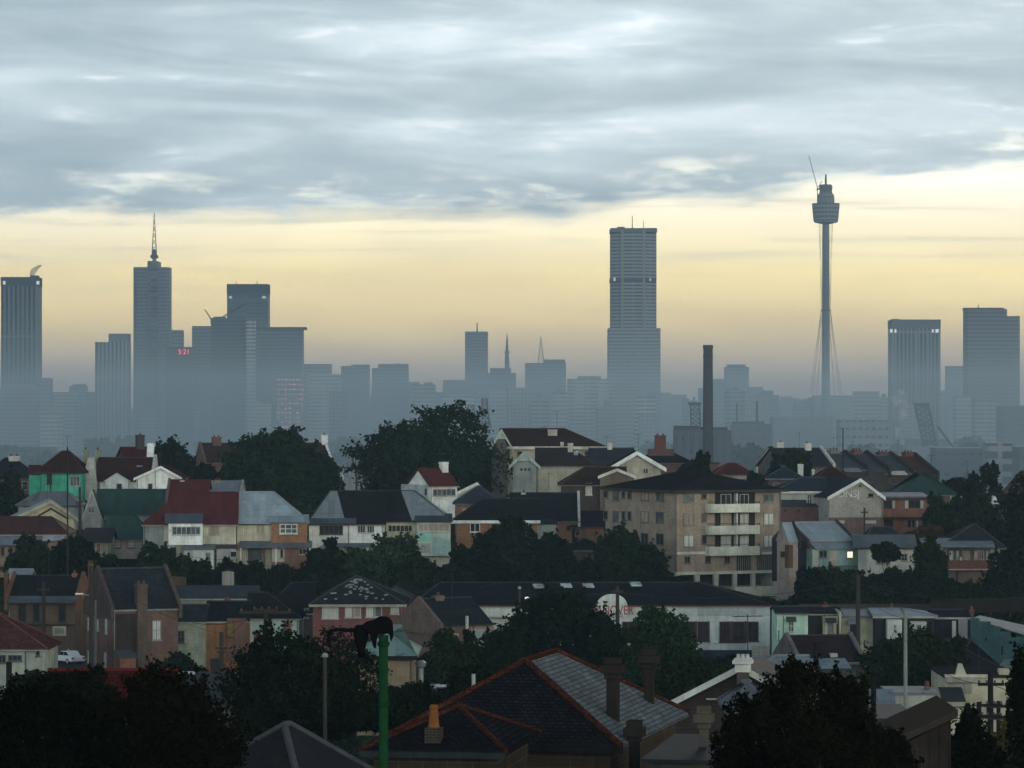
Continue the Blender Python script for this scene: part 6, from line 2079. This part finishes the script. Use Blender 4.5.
MB().tube((-.9, .5, 1.38), (-1.1, .5, 1.62), .05, n=6).build('roof_lamp', M('flat', (.5, .5, .5)), o)

# cream sign under the dark terrace
p0, p1 = W(52.5, 626.2, 392), W(66, 635.8, 392)
o = thing('sign_board', 'small cream signboard on two posts before the dark terrace', 'sign', ((p0.x + p1.x) / 2, 392, p1.z))
wd, hh = (p1.x - p0.x) / 2, p0.z - p1.z
MB().box(-wd, wd, -.04, .04, 0, hh).build('board', M('paint', (.34, .30, .20)), o)
MB().box(-wd * .68, wd * .68, -.055, -.043, hh * .22, hh * .78).build('panel', M('paint', (.20, .20, .18)), o)
for q in (-1, 1):
    MB().box(q * wd * .8 - .05, q * wd * .8 + .05, .045, .14, ground_z(392) - p1.z - .5, hh).build('post', M('bark', (.08, .06, .05)), o)

# ================================================================== poles, masts, lamps
WOOD = ('bark', (.050, .042, .036))


def pole(label, px, yt, yb, Y, r, arms=(), m=WOOD, name='utility_pole', cat='pole', cap=None):
    a, b = W(px, yb, Y), W(px, yt, Y)
    zg = min(a.z, ground_z(Y)) - .3
    o = thing(name, label, cat, (a.x, Y, zg))
    hh = b.z - zg
    MB().tube((0, 0, 0), (0, 0, hh), r * 1.15, r * .85, 10).build('pole', M(*m), o)
    for (py, half) in arms:
        z = W(px, py, Y).z - zg
        L = half / F * Y
        arm = MB().box(-L, L, -r - .12, -r * .6, z - .07, z + .07).build('crossarm', M(*m), o)
        n = 4
        for i in range(n):
            x = -L * .92 + 1.84 * L * i / (n - 1)
            MB().lathe([(.05, z + .07), (.06, z + .14), (.03, z + .2)], 8, (x, -r * .8)).build('insulator', M('paint', (.10, .09, .08)), arm)
    if cap:
        MB().lathe([(r * 1.5, hh), (r * 1.5, hh + .12), (r * .6, hh + .2)], 10).build('cap', M('paint', cap), o)
    return o, hh, zg


pole('very tall thin black mast before the emerald green house', 67.5, 447, 600, 440, .10, m=('paint', (.03, .03, .03)), name='aerial_mast', cat='mast')
pole('short stout black pole beside the green iron roofs', 80, 487, 540, 500, .22, ((502, 3.5),))
o, hh, zg = pole('dark timber pole with a red lamp, beside the red tiled cottage', 43.5, 582, 676, 368, .20, ((590, 6),))
zz = W(0, 633, 368).z - zg
MB().box(-.55, -.15, -.5, -.2, zz - .14, zz + .14).build('red_lamp', M('lit', (1, .06, .04), .8), o)
o, hh, zg = pole('brown pole with a white lamp arm in front of the tall brick house', 91, 566, 672, 345, .19)
zz = W(0, 594.5, 345).z - zg
MB().tube((0, 0, zz - .1), (-1.0, 0, zz + .05), .05, n=6).build('lamp_arm', M('metal', (.3, .3, .3)), o)
MB().box(-1.5, -.75, -.14, .14, zz, zz + .14).build('lamp_head', M('paint', (.62, .64, .64)), o)
pole('bare grey pole just left of the tall brick house corner', 95.5, 600, 672, 340, .12, m=('paint', (.10, .10, .11)))
pole('dark pole with short arms against the orange rendered house', 221.5, 632, 700, 300, .20, ((648, 6), (652, 4)))
pole('brown pole carrying long crossbars above the mint white cottage', 265.5, 609, 745, 200, .13, ((612, 26), (610, 12)))
pole('thin pale metal post in front of the wide dark tree', 249.5, 652, 745, 188, .07, m=('paint', (.13, .14, .135)), cap=(.16, .16, .16))
pole('thin grey post with a pale cap in front of the wide dark tree', 325, 657, 755, 170, .10, m=('paint', (.055, .05, .05)), cap=(.25, .26, .26))
o, hh, zg = pole('street lamp with a pale glowing head before the factory roof', 519.5, 589, 650, 385, .12, m=('paint', (.05, .05, .05)), name='street_lamp', cat='street lamp')
MB().lathe([(.16, hh), (.2, hh + .15), (.08, hh + .3)], 10).build('finial', M('paint', (.35, .36, .36)), o)
zz = W(0, 598, 385).z - zg
MB().tube((0, 0, zz + .3), (.75, -.2, zz + .1), .04, n=6).build('lamp_arm', M('paint', (.05, .05, .05)), o)
MB().lathe([(.05, zz - .12), (.24, zz - .05), (.24, zz + .05), (.08, zz + .14)], 12, (.8, -.2)).build('lamp_head', M('lit', (.85, .9, .85), 1.0), o)
pole('dark pole standing in front of the arched factory sign', 617.5, 586, 672, 388, .22, ((592, 5),))
pole('dark pole in front of the khaki terrace wing', 858, 575, 662, 372, .24)
pole('tall pale grey green pole rising before the painted terraces', 905.5, 611, 722, 215, .125, m=('paint', (.24, .26, .22)))
pole('tall dark power pole with crossarms at the lower right', 990.5, 671, 778, 175, .155, ((684, 13), (705, 11), (716, 10)), m=('bark', (.02, .02, .02)))
pole('shorter black power pole left of the tall one at the lower right', 979, 702, 778, 172, .14, ((716, 9),), m=('bark', (.02, .02, .02)))
pole('shorter black power pole right of the tall one at the lower right', 998.5, 701, 778, 178, .12, ((706, 8), (717, 8)), m=('bark', (.02, .02, .02)))
pole('stubby dark pole with a small crossarm before the pale brick hall', 864.5, 508, 530, 480, .14, ((512.5, 3.6),))
pole('small dark cross shaped pole left of the great fig', 356.5, 476, 496, 498, .16, ((483, 3),))
pole('slim black mast rising behind the long blue slate house', 843, 428, 480, 600, .10, m=('paint', (.03, .03, .03)), name='aerial_mast', cat='mast')
pole('short pale vent post beside the near villa roof', 473.5, 674, 710, 180, .11, m=('paint', (.40, .42, .36)), name='vent_post', cat='post')
pole('thick black flue rising beside the near dark tree top', 816, 643, 690, 215, .19, m=('paint', (.02, .02, .022)), name='flue', cat='flue')
pole('thick black timber post at the left edge above the dark foliage', 9, 662, 700, 150, .14, m=('bark', (.02, .02, .02)), name='timber_post', cat='post')

# overhead wires
def wire(label, pts, sag=.5, r=.014):
    o = thing('overhead_wire', label, 'wire', pts[0])
    m = MB()
    for p, q in zip(pts, pts[1:]):
        p, q = p - pts[0], q - pts[0]
        n = 10
        pr = None
        for k in range(n + 1):
            f = k / n
            c = p.lerp(q, f) - Vector((0, 0, sag * 4 * f * (1 - f)))
            if pr is not None:
                m.tube(pr, c, r, n=4, caps=False)
            pr = c
    m.build('wire', M('paint', (.05, .05, .055)), o)


wire('slack wire from the crossbarred brown pole toward the left', [W(265, 612, 200), W(180, 618, 270)], .6)
wire('slack wire crossing low in front of the wide dark tree', [W(160, 690, 185), W(249, 676, 188), W(420, 682, 190)], .5)
wire('upper wire between the crossarms of the lower right power poles', [W(932, 705, 172), W(979, 705, 172), W(1006, 706, 176)], .1, .03)
wire('lower wire between the crossarms of the lower right power poles', [W(932, 716, 172), W(979, 716.5, 172), W(1010, 718, 176)], .1, .03)
wire('wire slanting across the red and blue pair of houses', [W(150, 548, 455), W(240, 560, 452), W(330, 570, 450)], .4, .02)
wire('long wire passing above the valley trees before the flats', [W(330, 590, 430), W(617, 592, 388), W(858, 580, 372)], 1.2, .022)
wire('wire from the dark terrace pole to the pale pole', [W(858, 582, 372), W(905, 618, 215)], .8)

wire('wire linking the red lamp pole and the brown pole with the lamp arm', [W(43.5, 588, 368), W(91, 570, 345)], .4, .016)
wire('wire from the brown lamp pole over the long shed roof', [W(91, 570, 345), W(221, 634, 300)], .8, .016)
wire('wire from the dark orange house pole to the long crossbars', [W(221, 636, 300), W(252, 612, 200)], .4, .014)
wire('wire from the lamp head pole to the pole before the arched sign', [W(519.5, 592, 385), W(617.5, 590, 388)], .5, .016)
wire('wire sloping past the cream hall to the stout black pole', [W(67.5, 470, 440), W(80, 500, 500)], .3, .016)
wire('wire from the khaki terrace pole along the painted terraces', [W(858, 584, 372), W(1030, 596, 380)], .9, .016)
wire('wire from the tall power pole out past the right edge', [W(990.5, 684, 175), W(1060, 690, 170)], .3, .014)
wire('wire from the tall power pole back to the pale grey green pole', [W(984, 684, 175), W(905, 640, 215)], .6, .014)

# ---- green post with a black cowl and a drooping hooked arm
Yp = 88.0
p = W(383.5, 790, Yp)
zt_ = W(383.5, 621, Yp).z - p.z
o = thing('green_post', 'bright green metal post with black hoods and a hooked arm on top', 'post', p)
MB().tube((0, 0, -2.5), (0, 0, zt_ - .35), .125, .112, 18).build('post', M('paint', (.013, .060, .024)), o, smooth=False)
for zc_ in (zt_ - .62, zt_ - 2.1):
    MB().lathe([(.118, zc_), (.150, zc_ + .02), (.150, zc_ + .10), (.118, zc_ + .12)], 18).build('collar', M('paint', (.010, .040, .018)), o)
BLK = M('paint', (.006, .006, .008))


def gp(px, py):
    q = W(px, py, Yp)
    return q.x - p.x, q.z - p.z


mb = MB()
prof = [gp(*c) for c in ((374, 620), (379, 616.5), (388, 617), (392.5, 622), (393.5, 636), (391, 642), (389.5, 633), (377, 633.5), (376, 649), (373, 646), (370.5, 634), (366, 631), (360, 627), (366, 622))]
mb.prism(prof, 'y', -.2, .2)
mb.build('cowl', BLK, o, bevel=.03)
mb = MB()
x0, z0 = gp(361, 629)
_, z1 = gp(361, 657)
r = (gp(370.5, 629)[0] - gp(354, 629)[0]) / 2
mb.lathe([(.10, z0 + .10), (r * .75, z0 + .06), (r, z0 - .06), (r * .85, z0 - .22), (r * .5, z0 - .48), (r * .32, z1)], 14, (x0, 0))
mb.build('hood', BLK, o, smooth=True)
mb = MB()
pts = [gp(*c) for c in ((362, 629), (352, 630.5), (341, 629.5), (333, 630), (330, 632), (328.5, 637), (328.5, 642))]
for i, (a, b) in enumerate(zip(pts, pts[1:])):
    mb.tube((a[0], 0, a[1]), (b[0], 0, b[1]), .05 - .003 * i, .047 - .003 * i, 8)
mb.build('hooked_arm', BLK, o)

# backyard fences, walls and a tank on the slope below the houses


def fence(label, p0, p1, hgt, m, Y0, Y1, name='paling_fence', cat='fence'):
    a, b = W(p0[0], p0[1], Y0), W(p1[0], p1[1], Y1)
    o = thing(name, label, cat, a - Vector((0, 0, hgt)), math.atan2(b.y - a.y, b.x - a.x))
    L = math.hypot(b.x - a.x, b.y - a.y)
    dz = b.z - a.z
    n = max(2, int(L / 2.2))
    MB().prism([(0, 0), (L, dz), (L, dz + hgt), (0, hgt)], 'y', -.02, .02).build('palings', M(*m), o)
    for i in range(n + 1):
        x = L * i / n
        z = dz * i / n
        MB().box(x - .06, x + .06, .025, .14, z - .6, z + hgt + .05).build('post', M(*WOOD), o)


fence('brown paling fence below the wash house of the red roofed house', (150, 575), (186, 577), 1.5, ('vboard', (.075, .05, .04)), 446, 446)
fence('low orange yard wall beside the blue roofed house', (296, 570), (316, 565), .9, ('paint', (.30, .19, .10)), 452, 455, 'yard_wall', 'wall')
fence('grey paling fence in front of the white triple front', (352, 557), (386, 557), 1.3, ('vboard', (.20, .20, .19)), 470, 470)
fence('reddish board fence on the slope above the teal wall', (932, 600), (1030, 597), 1.6, ('board', (.022, .017, .015)), 400, 404)
fence('dark paling fence behind the painted terraces', (800, 604), (930, 604), 1.4, ('vboard', (.05, .042, .038)), 405, 405)
fence('pale iron fence under the small cream cottage', (74, 566), (112, 566), 1.2, ('vboard', (.16, .16, .15)), 468, 468)
fence('grey paling fence at the foot of the orange rendered house', (176, 683), (234, 684), 1.4, ('vboard', (.10, .095, .09)), 350, 350)
p = W(228, 585, 440)
o = thing('water_tank', 'squat pale water tank in the yard before the red and blue pair', 'tank', p)
MB().lathe([(.75, 0), (.75, 1.55), (.7, 1.6), (.1, 1.75)], 16).build('tank', M('iron', (.40, .38, .35), .3), o)

# ---- gutters, downpipes, aerials and back windows for the houses
rng = random.Random(31)
for i, h in enumerate(HOUSES):
    if hasattr(h, 'eave') and isinstance(h.eave, tuple) and not h.has_gutter and h.Y > 105:
        h.gutter(('paint', rng.choice(((.06, .06, .06), (.16, .16, .155), (.30, .30, .28)))), .13)
    if h.Y > 250 and h.w > 4:
        sx = rng.choice((-1, 1))
        x = sx * (h.w / 2 - .15)
        h.part('downpipe', MB().tube((x, -h.d / 2 - .07, 0), (x, -h.d / 2 - .07, h.ze - .1), .045, n=6), ('paint', rng.choice(((.07, .07, .07), (.22, .22, .2)))))
    if h.wins == 0 and h.w > 4.5 and h.ze > 3.4 and h.Y > 300:
        n = 2 if h.w < 9 else 3
        for q in range(n):
            x = -h.w / 2 + h.w * (q + .5) / n
            z1 = h.ze - .75
            mb = MB()
            h.fbox(mb, 'F', x - .5, x - .43, z1 - 1.4, z1, .003, .08)
            h.fbox(mb, 'F', x + .43, x + .5, z1 - 1.4, z1, .003, .08)
            h.fbox(mb, 'F', x - .43, x + .43, z1 - .07, z1, .003, .078)
            h.fbox(mb, 'F', x - .43, x + .43, z1 - 1.4, z1 - 1.33, .003, .078)
            h.fbox(mb, 'F', x - .43, x + .43, z1 - .72, z1 - .68, .003, .07)
            w_ = h.part('window', mb, ('paint', (.36, .36, .33)))
            h.part('pane', s_fbox(h, 'F', x - .44, x + .44, z1 - 1.34, z1 - .06, .004, .03), PANES[rng.choice('ddgw')], w_)
    if h.Y > 150 and hasattr(h, 'zr') and hasattr(h, 'roof') and h.w > 5 and rng.random() < .55 and h.o.name.split('.')[0] not in ('factory', 'club_hall'):
        x = rng.uniform(-.3, .3) * h.w * .6
        y = getattr(h, 'yr', 0)
        z = h.zr + .1
        H_ = rng.uniform(1.8, 3.2)
        mb = MB()
        mb.tube((x, y, z - .2), (x, y, z + H_), .025, n=5)
        mb.tube((x - .6, y - .3, z + H_ - .1), (x + .6, y + .3, z + H_ - .1), .018, n=4)
        for k in range(5):
            f = -.5 + .25 * k
            c = Vector((x + 1.2 * f, y + .6 * f, z + H_ - .1))
            dd = Vector((-.2, .4, 0)) * (1 - .25 * k * .5)
            mb.tube(c - dd, c + dd, .012, n=4)
        h.part('aerial', mb, ('paint', (.05, .05, .055)), h.roof)

# ================================================================== trees and shrubs


def leaves(name, pos, nrm, size, rng, m, parent, tone=None):
    """many small leaf faces at the given points"""
    n = len(pos)
    a = rng.normal(size=(n, 3))
    nr = nrm * 0.8 + rng.normal(size=(n, 3)) * 0.7
    nr /= np.linalg.norm(nr, axis=1, keepdims=True) + 1e-9
    u = np.cross(nr, a)
    u /= np.linalg.norm(u, axis=1, keepdims=True) + 1e-9
    v = np.cross(nr, u)
    s = size * rng.uniform(0.6, 1.35, size=(n, 1))
    asp = rng.uniform(0.45, 0.9, size=(n, 1))
    co = np.empty((n, 4, 3))
    co[:, 0] = pos - u * s
    co[:, 1] = pos - v * s * asp + u * s * .1
    co[:, 2] = pos + u * s
    co[:, 3] = pos + v * s * asp + u * s * .1
    me = bpy.data.meshes.new(name)
    me.vertices.add(n * 4)
    me.vertices.foreach_set('co', co.reshape(-1).astype(np.float32))
    me.loops.add(n * 4)
    me.loops.foreach_set('vertex_index', np.arange(n * 4, dtype=np.int32))
    me.polygons.add(n)
    me.polygons.foreach_set('loop_start', np.arange(0, n * 4, 4, dtype=np.int32))
    me.update(calc_edges=True)
    at = me.attributes.new('tone', 'FLOAT', 'FACE')
    at.data.foreach_set('value', (rng.uniform(0, 1, n) if tone is None else tone).astype(np.float32))
    me.materials.append(m)
    o = bpy.data.objects.new(name, me)
    COL.objects.link(o)
    o.parent = parent
    return o


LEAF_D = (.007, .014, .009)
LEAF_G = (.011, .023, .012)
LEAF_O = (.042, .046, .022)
TN = [0]


def tree(label, px0, px1, py0, py1, Y, n=5200, leaf=None, blobs=22, col=LEAF_D, name='broadleaf_tree', cat='tree', flat=1.0, group=None, deep=.8, open_=0.0, seed=None):
    """px0..px1, py0..py1: the crown's extent in the photograph; the trunk runs from the ground into it"""
    TN[0] += 1
    rng = np.random.default_rng(seed or (100 + TN[0]))
    n = int(n * 1.6)
    c = W((px0 + px1) / 2, (py0 + py1) / 2, Y)
    rx = (px1 - px0) / 2 / F * Y
    rz = (py1 - py0) / 2 / F * Y
    ry = rx * deep
    zg = min(ground_z(Y) - .3, c.z - rz)
    o = thing(name, label, cat, (c.x, Y, zg), 0, group)
    cz = c.z - zg
    lf = leaf if leaf else 2.1 / F * Y
    P, N, T = [], [], []
    B = []
    for k in range(blobs):
        # lobes spread over the crown, more of them at the top and the rim
        while True:
            q = rng.uniform(-1, 1, 3)
            l = np.linalg.norm(q)
            if .25 < l < 1:
                break
        q = q / l * (l ** .45) * .74
        if q[2] < -.2:
            q[2] *= .7
        r = rng.uniform(.16, .42)
        B.append((q, r))
    # a few big inner lobes so that the heart of the crown is not see-through
    if open_ == 0:
        B += [(rng.uniform(-.2, .2, 3), .62), (rng.uniform(-.35, .35, 3) * np.array([1, 1, .5]), .5), (np.array([-.4, 0, -.1]), .45), (np.array([.4, 0, -.1]), .45)]
    area = np.array([r * r for q, r in B])
    cnt = (n * area / area.sum()).astype(int)
    for (q, r), k in zip(B, cnt):
        d = rng.normal(size=(k, 3))
        d[:, 2] += .25
        d /= np.linalg.norm(d, axis=1, keepdims=True)
        rad = r * (1 - np.abs(rng.normal(size=(k, 1))) * (.20 + open_)) * rng.uniform(.92, 1.10, size=(k, 1))
        pp = q + d * rad
        P.append(pp)
        N.append(d)
        T.append(np.clip(rng.normal(.5, .2, k) + rng.uniform(-.18, .18), 0, 1))
    # ragged twigs that break the outline of each lobe
    for (q, r) in B[:blobs]:
        for _ in range(4):
            d = rng.normal(size=3)
            d[2] = abs(d[2]) * .8 + .1
            d /= np.linalg.norm(d)
            k = max(4, int(n * .0022))
            f = rng.uniform(.8, 1.45, size=(k, 1))
            P.append(q + d * r * f + rng.normal(size=(k, 3)) * r * .09)
            N.append(np.tile(d, (k, 1)))
            T.append(np.clip(rng.normal(.6, .2, k), 0, 1))
    P = np.concatenate(P)
    N = np.concatenate(N)
    T = np.concatenate(T)
    mx = np.abs(P).max(axis=0)
    # keep the requested outline: scale so that the crown just fills its box
    lo, hi = np.percentile(P, 1, axis=0), np.percentile(P, 99, axis=0)
    P = (P - (lo + hi) / 2) / ((hi - lo) / 2)
    P *= np.array([rx, ry, rz])
    P[:, 2] += cz
    leaves('crown', P, N, lf, rng, M('leaf', col, 2.0 / max(rx, rz)), o, T)
    # trunk and limbs
    mb = MB()
    tr = max(.10, min(.55, rx * .07))
    zt_ = cz - rz * .35
    lean_ = rng.uniform(-.12, .12, 2) * rx
    fork = Vector((lean_[0], lean_[1], max(zt_ * .6, .5)))
    mb.tube((0, 0, 0), fork, tr, tr * .75, 8)
    for k in range(min(7, blobs)):
        q, r = B[k]
        e = Vector((q[0] * rx, q[1] * ry, cz + q[2] * rz))
        mid = fork.lerp(e, .5) + Vector(rng.uniform(-.08, .08, 3)) * rx
        mb.tube(fork, mid, tr * .6, tr * .38, 6)
        mb.tube(mid, e, tr * .38, tr * .12, 6)
    mb.build('trunk', M('bark', (.055, .045, .036)), o)
    return o


# the ridge
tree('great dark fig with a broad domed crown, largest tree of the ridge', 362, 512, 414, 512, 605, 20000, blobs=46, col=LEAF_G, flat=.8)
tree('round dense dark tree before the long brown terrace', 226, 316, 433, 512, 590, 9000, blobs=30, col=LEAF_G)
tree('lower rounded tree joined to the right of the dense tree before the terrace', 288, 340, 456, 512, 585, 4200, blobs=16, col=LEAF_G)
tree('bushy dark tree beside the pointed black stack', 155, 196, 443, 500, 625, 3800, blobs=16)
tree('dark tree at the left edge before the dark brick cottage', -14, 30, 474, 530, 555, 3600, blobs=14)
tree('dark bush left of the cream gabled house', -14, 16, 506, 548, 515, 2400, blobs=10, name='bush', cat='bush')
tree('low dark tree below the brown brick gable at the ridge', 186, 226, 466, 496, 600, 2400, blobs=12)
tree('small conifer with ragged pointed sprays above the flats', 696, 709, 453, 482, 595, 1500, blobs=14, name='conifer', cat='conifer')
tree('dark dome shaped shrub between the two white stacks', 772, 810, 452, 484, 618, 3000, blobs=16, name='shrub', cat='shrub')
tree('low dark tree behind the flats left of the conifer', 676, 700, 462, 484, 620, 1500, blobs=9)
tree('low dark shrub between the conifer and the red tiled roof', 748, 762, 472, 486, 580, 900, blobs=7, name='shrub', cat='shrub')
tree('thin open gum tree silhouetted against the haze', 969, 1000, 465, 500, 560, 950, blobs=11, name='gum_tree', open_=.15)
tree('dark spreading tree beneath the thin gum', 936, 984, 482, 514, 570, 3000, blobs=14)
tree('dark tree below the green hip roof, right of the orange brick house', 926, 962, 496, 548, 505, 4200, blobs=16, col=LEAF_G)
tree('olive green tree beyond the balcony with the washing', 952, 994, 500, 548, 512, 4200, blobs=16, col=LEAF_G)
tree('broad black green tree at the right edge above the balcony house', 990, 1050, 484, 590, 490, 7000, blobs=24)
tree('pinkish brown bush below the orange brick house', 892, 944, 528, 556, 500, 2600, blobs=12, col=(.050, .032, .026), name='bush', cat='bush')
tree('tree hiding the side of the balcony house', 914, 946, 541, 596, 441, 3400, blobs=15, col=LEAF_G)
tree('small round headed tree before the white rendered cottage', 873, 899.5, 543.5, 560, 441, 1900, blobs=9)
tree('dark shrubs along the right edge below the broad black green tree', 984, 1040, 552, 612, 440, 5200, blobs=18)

# the slope beneath the houses
S = 'dark shrubs on the slope below the houses'
spots = [(8, 58, 538, 582), (40, 98, 540, 584), (88, 120, 556, 580), (137, 172, 545, 586), (160, 192, 556, 592), (186, 222, 562, 594), (214, 246, 560, 590), (244, 276, 562, 590), (268, 306, 566, 592),
         (448, 484, 548, 592), (477, 534, 520, 588), (536, 574, 536, 590), (568, 602, 560, 594), (598, 662, 531, 596), (632, 674, 556, 596), (655, 700, 578, 602),
         (795, 826, 570, 612), (806, 850, 570, 612), (838, 880, 572, 614), (868, 910, 570, 614), (898, 938, 574, 616), (926, 966, 578, 616), (955, 1000, 584, 616), (984, 1036, 590, 620),
         (396, 446, 560, 592), (300, 350, 560, 596), (420, 470, 566, 592)]
LAB = ['leafy shrub under the low brown house at the left', 'broad bush under the small cream cottage with purple roof', 'low bush before the stumped green roofed house', 'green bush beside the wash house of the red roofed house', 'pale green bush at the foot of the wash house',
       'garden shrub in front of the wash house', 'dark shrub at the join of the red and blue pair', 'shrub below the dark verandah recess of the blue roofed house', 'shrub beneath the orange brick bay',
       'dark bushy tree before the white fascia of the brick house', 'tall round dark tree under the white fascia window', 'dark tree beside the hipped outbuilding', 'low bush in front of the hipped outbuilding', 'leafy tree covering the side wall of the flats',
       'dark bush at the lower corner of the flats', 'low bush at the left end of the undercroft', 'shrub below the pinkish house end', 'shrub under the blue green cottage with the lit window', 'shrub below the deck of the blue green cottage', 'dark hedge bush below the white rendered cottage',
       'shrub under the tree beside the balcony house', 'dark bush below the brick base of the balcony house', 'reddish dark shrub right of the brick base', 'thick shrub at the right edge above the teal wall',
       'bush below the mint green sleepout', 'dark bush under the white walled triple front', 'low bush behind the factory ridge at its left end']
for (a, b, c_, d_), lab in zip(spots, LAB):
    Yt_ = {True: 455, False: 436}[a < 600 and c_ < 560] if a > 430 or a < 100 else 450
    tree(lab, a, b, c_, d_, Yt_, int(900 + (b - a) * (d_ - c_) * 1.5), blobs=14, col=LEAF_G if 'green' in lab or 'leafy' in lab else LEAF_D, name='shrub', cat='shrub')
tree('bluish tree with a ragged light top before the white triple front', 346, 424, 538, 590, 455, 6500, blobs=26, col=(.019, .036, .021))
tree('dark round tree between the blue roofed house and the white house', 308, 347, 541, 580, 457, 3600, blobs=15)

# valley floor
tree('large black green tree in front of the arched factory sign', 506, 606, 596, 690, 318, 12000, blobs=38)
tree('low dark bush covering the lower left of the arched sign', 588, 626, 618, 690, 315, 4200, blobs=14)
tree('lower dark tree joined to the left of the large black green tree', 474, 532, 632, 700, 300, 5600, blobs=20)
tree('mid green tree with a ragged top before the factory windows', 627, 692, 610, 700, 300, 6200, blobs=26, col=(.014, .032, .016))
tree('dim green shrubbery between the sandstone workshop and the yard walls', 414, 474, 634, 694, 285, 5600, blobs=20, col=LEAF_G)
tree('small upright cypress in front of the yard walls', 463, 478, 632, 680, 300, 1500, blobs=12, name='cypress')
tree('bush behind the near villa, right of the fluted pipe', 440, 520, 668, 706, 200, 4200, blobs=18)
tree('wide dark tree with bare lower branches left of the green post', 228, 372, 634, 742, 185, 15000, blobs=44)
tree('low dark bush at the foot of the sandstone workshop', 352, 420, 690, 730, 180, 4200, blobs=16)
tree('dim bush right of the sandstone workshop wall', 392, 440, 684, 720, 200, 3000, blobs=12)
tree('dark hedge below the factory wall, left of the ornate chimney', 640, 735, 660, 716, 255, 6000, blobs=24, col=LEAF_G)
tree('shrub behind the ornate white chimney', 700, 770, 658, 690, 285, 3200, blobs=14)
tree('dark leafy tree behind the pale pole on the valley floor', 864, 946, 634, 708, 300, 8200, blobs=28, col=LEAF_G)
tree('low bush in front of the dark slate roof below the teal wall', 930, 965, 640, 690, 320, 3000, blobs=12)
tree('shrub beside the mint green terrace and the maroon cottage', 772, 800, 655, 690, 330, 1800, blobs=9)
tree('dark shrub on the far side of the tall brick house', 160, 200, 655, 690, 330, 2200, blobs=12)
tree('bush at the kerb below the parked car', 10, 50, 672, 696, 330, 2200, blobs=12)
tree('small bush left of the orange door', 176, 210, 668, 700, 290, 2000, blobs=10)

# near trees, leaf colours darkened to stand in for the dim foreground
tree('very dark near tree filling the lower left corner', -40, 118, 690, 800, 88, 16000, .055, 40, (.0035, .006, .0035))
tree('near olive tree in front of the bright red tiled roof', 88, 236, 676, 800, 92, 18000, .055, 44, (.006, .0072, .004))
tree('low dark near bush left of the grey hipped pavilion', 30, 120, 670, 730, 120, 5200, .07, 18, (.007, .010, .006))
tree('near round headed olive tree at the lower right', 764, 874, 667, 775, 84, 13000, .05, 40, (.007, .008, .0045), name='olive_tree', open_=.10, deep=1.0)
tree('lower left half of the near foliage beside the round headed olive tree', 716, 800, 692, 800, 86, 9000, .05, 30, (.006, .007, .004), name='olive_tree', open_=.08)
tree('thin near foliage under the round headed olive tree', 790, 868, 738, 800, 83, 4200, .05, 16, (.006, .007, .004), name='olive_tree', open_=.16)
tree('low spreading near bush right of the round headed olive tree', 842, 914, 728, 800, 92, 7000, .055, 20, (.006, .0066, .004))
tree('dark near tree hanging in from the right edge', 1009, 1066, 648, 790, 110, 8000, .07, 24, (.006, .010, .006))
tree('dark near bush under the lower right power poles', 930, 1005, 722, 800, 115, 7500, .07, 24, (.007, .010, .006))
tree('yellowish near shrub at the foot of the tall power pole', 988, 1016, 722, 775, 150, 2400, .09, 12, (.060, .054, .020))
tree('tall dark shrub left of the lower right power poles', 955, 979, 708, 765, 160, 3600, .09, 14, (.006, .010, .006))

# hazy trees in the distance
rng = random.Random(5)
base = None
for i in range(70):
    Y = rng.uniform(1700, 2900)
    px = rng.uniform(-10, 1034)
    if base is None:
        base = tree('small hazy tree among others in the haze between ridge and city', px, px + 38, 512, 548, 1000, 500, .9, 9, (.03, .045, .03), name='hazy_tree', group='hazy trees between the ridge and the city')
        for ch in base.children:
            pass
        bz = ground_z(1000) - .3
        base.location = ((px - 512) / F * Y, Y, ground_z(Y) - .5)
        continue
    r = base.copy()
    COL.objects.link(r)
    for ch in base.children:
        k = ch.copy()
        COL.objects.link(k)
        k.parent = r
    s = rng.uniform(1.7, 2.6)
    r.location = ((px - 512) / F * Y, Y, ground_z(Y) - .5)
    r.scale = (s, s, s * rng.uniform(.7, 1.0))
    r.rotation_euler = (0, 0, rng.uniform(0, 6.28))

# weeds and low growth over the slopes
rg = np.random.default_rng(77)
n = 52000
Yv = rg.uniform(150, 640, n)
Xv = rg.uniform(-.155, .155, n) * Yv
cl = np.sin(Xv * .35 + 1.3 * np.sin(Yv * .11)) + np.sin(Yv * .27 + Xv * .13) + rg.normal(size=n) * .5
hz = np.clip(.25 + .45 * cl, .05, 1.6) * rg.uniform(.2, 1.0, n)
Zv = np.interp(Yv, GPX, GPZ) + hz - .1
P = np.stack([Xv, Yv, Zv], 1)
N = np.tile(np.array([[0, 0, 1.0]]), (n, 1))
u = leaves('undergrowth', P, N, .55, rg, M('leaf', LEAF_G, .3), None)
tag(u, kind='stuff')
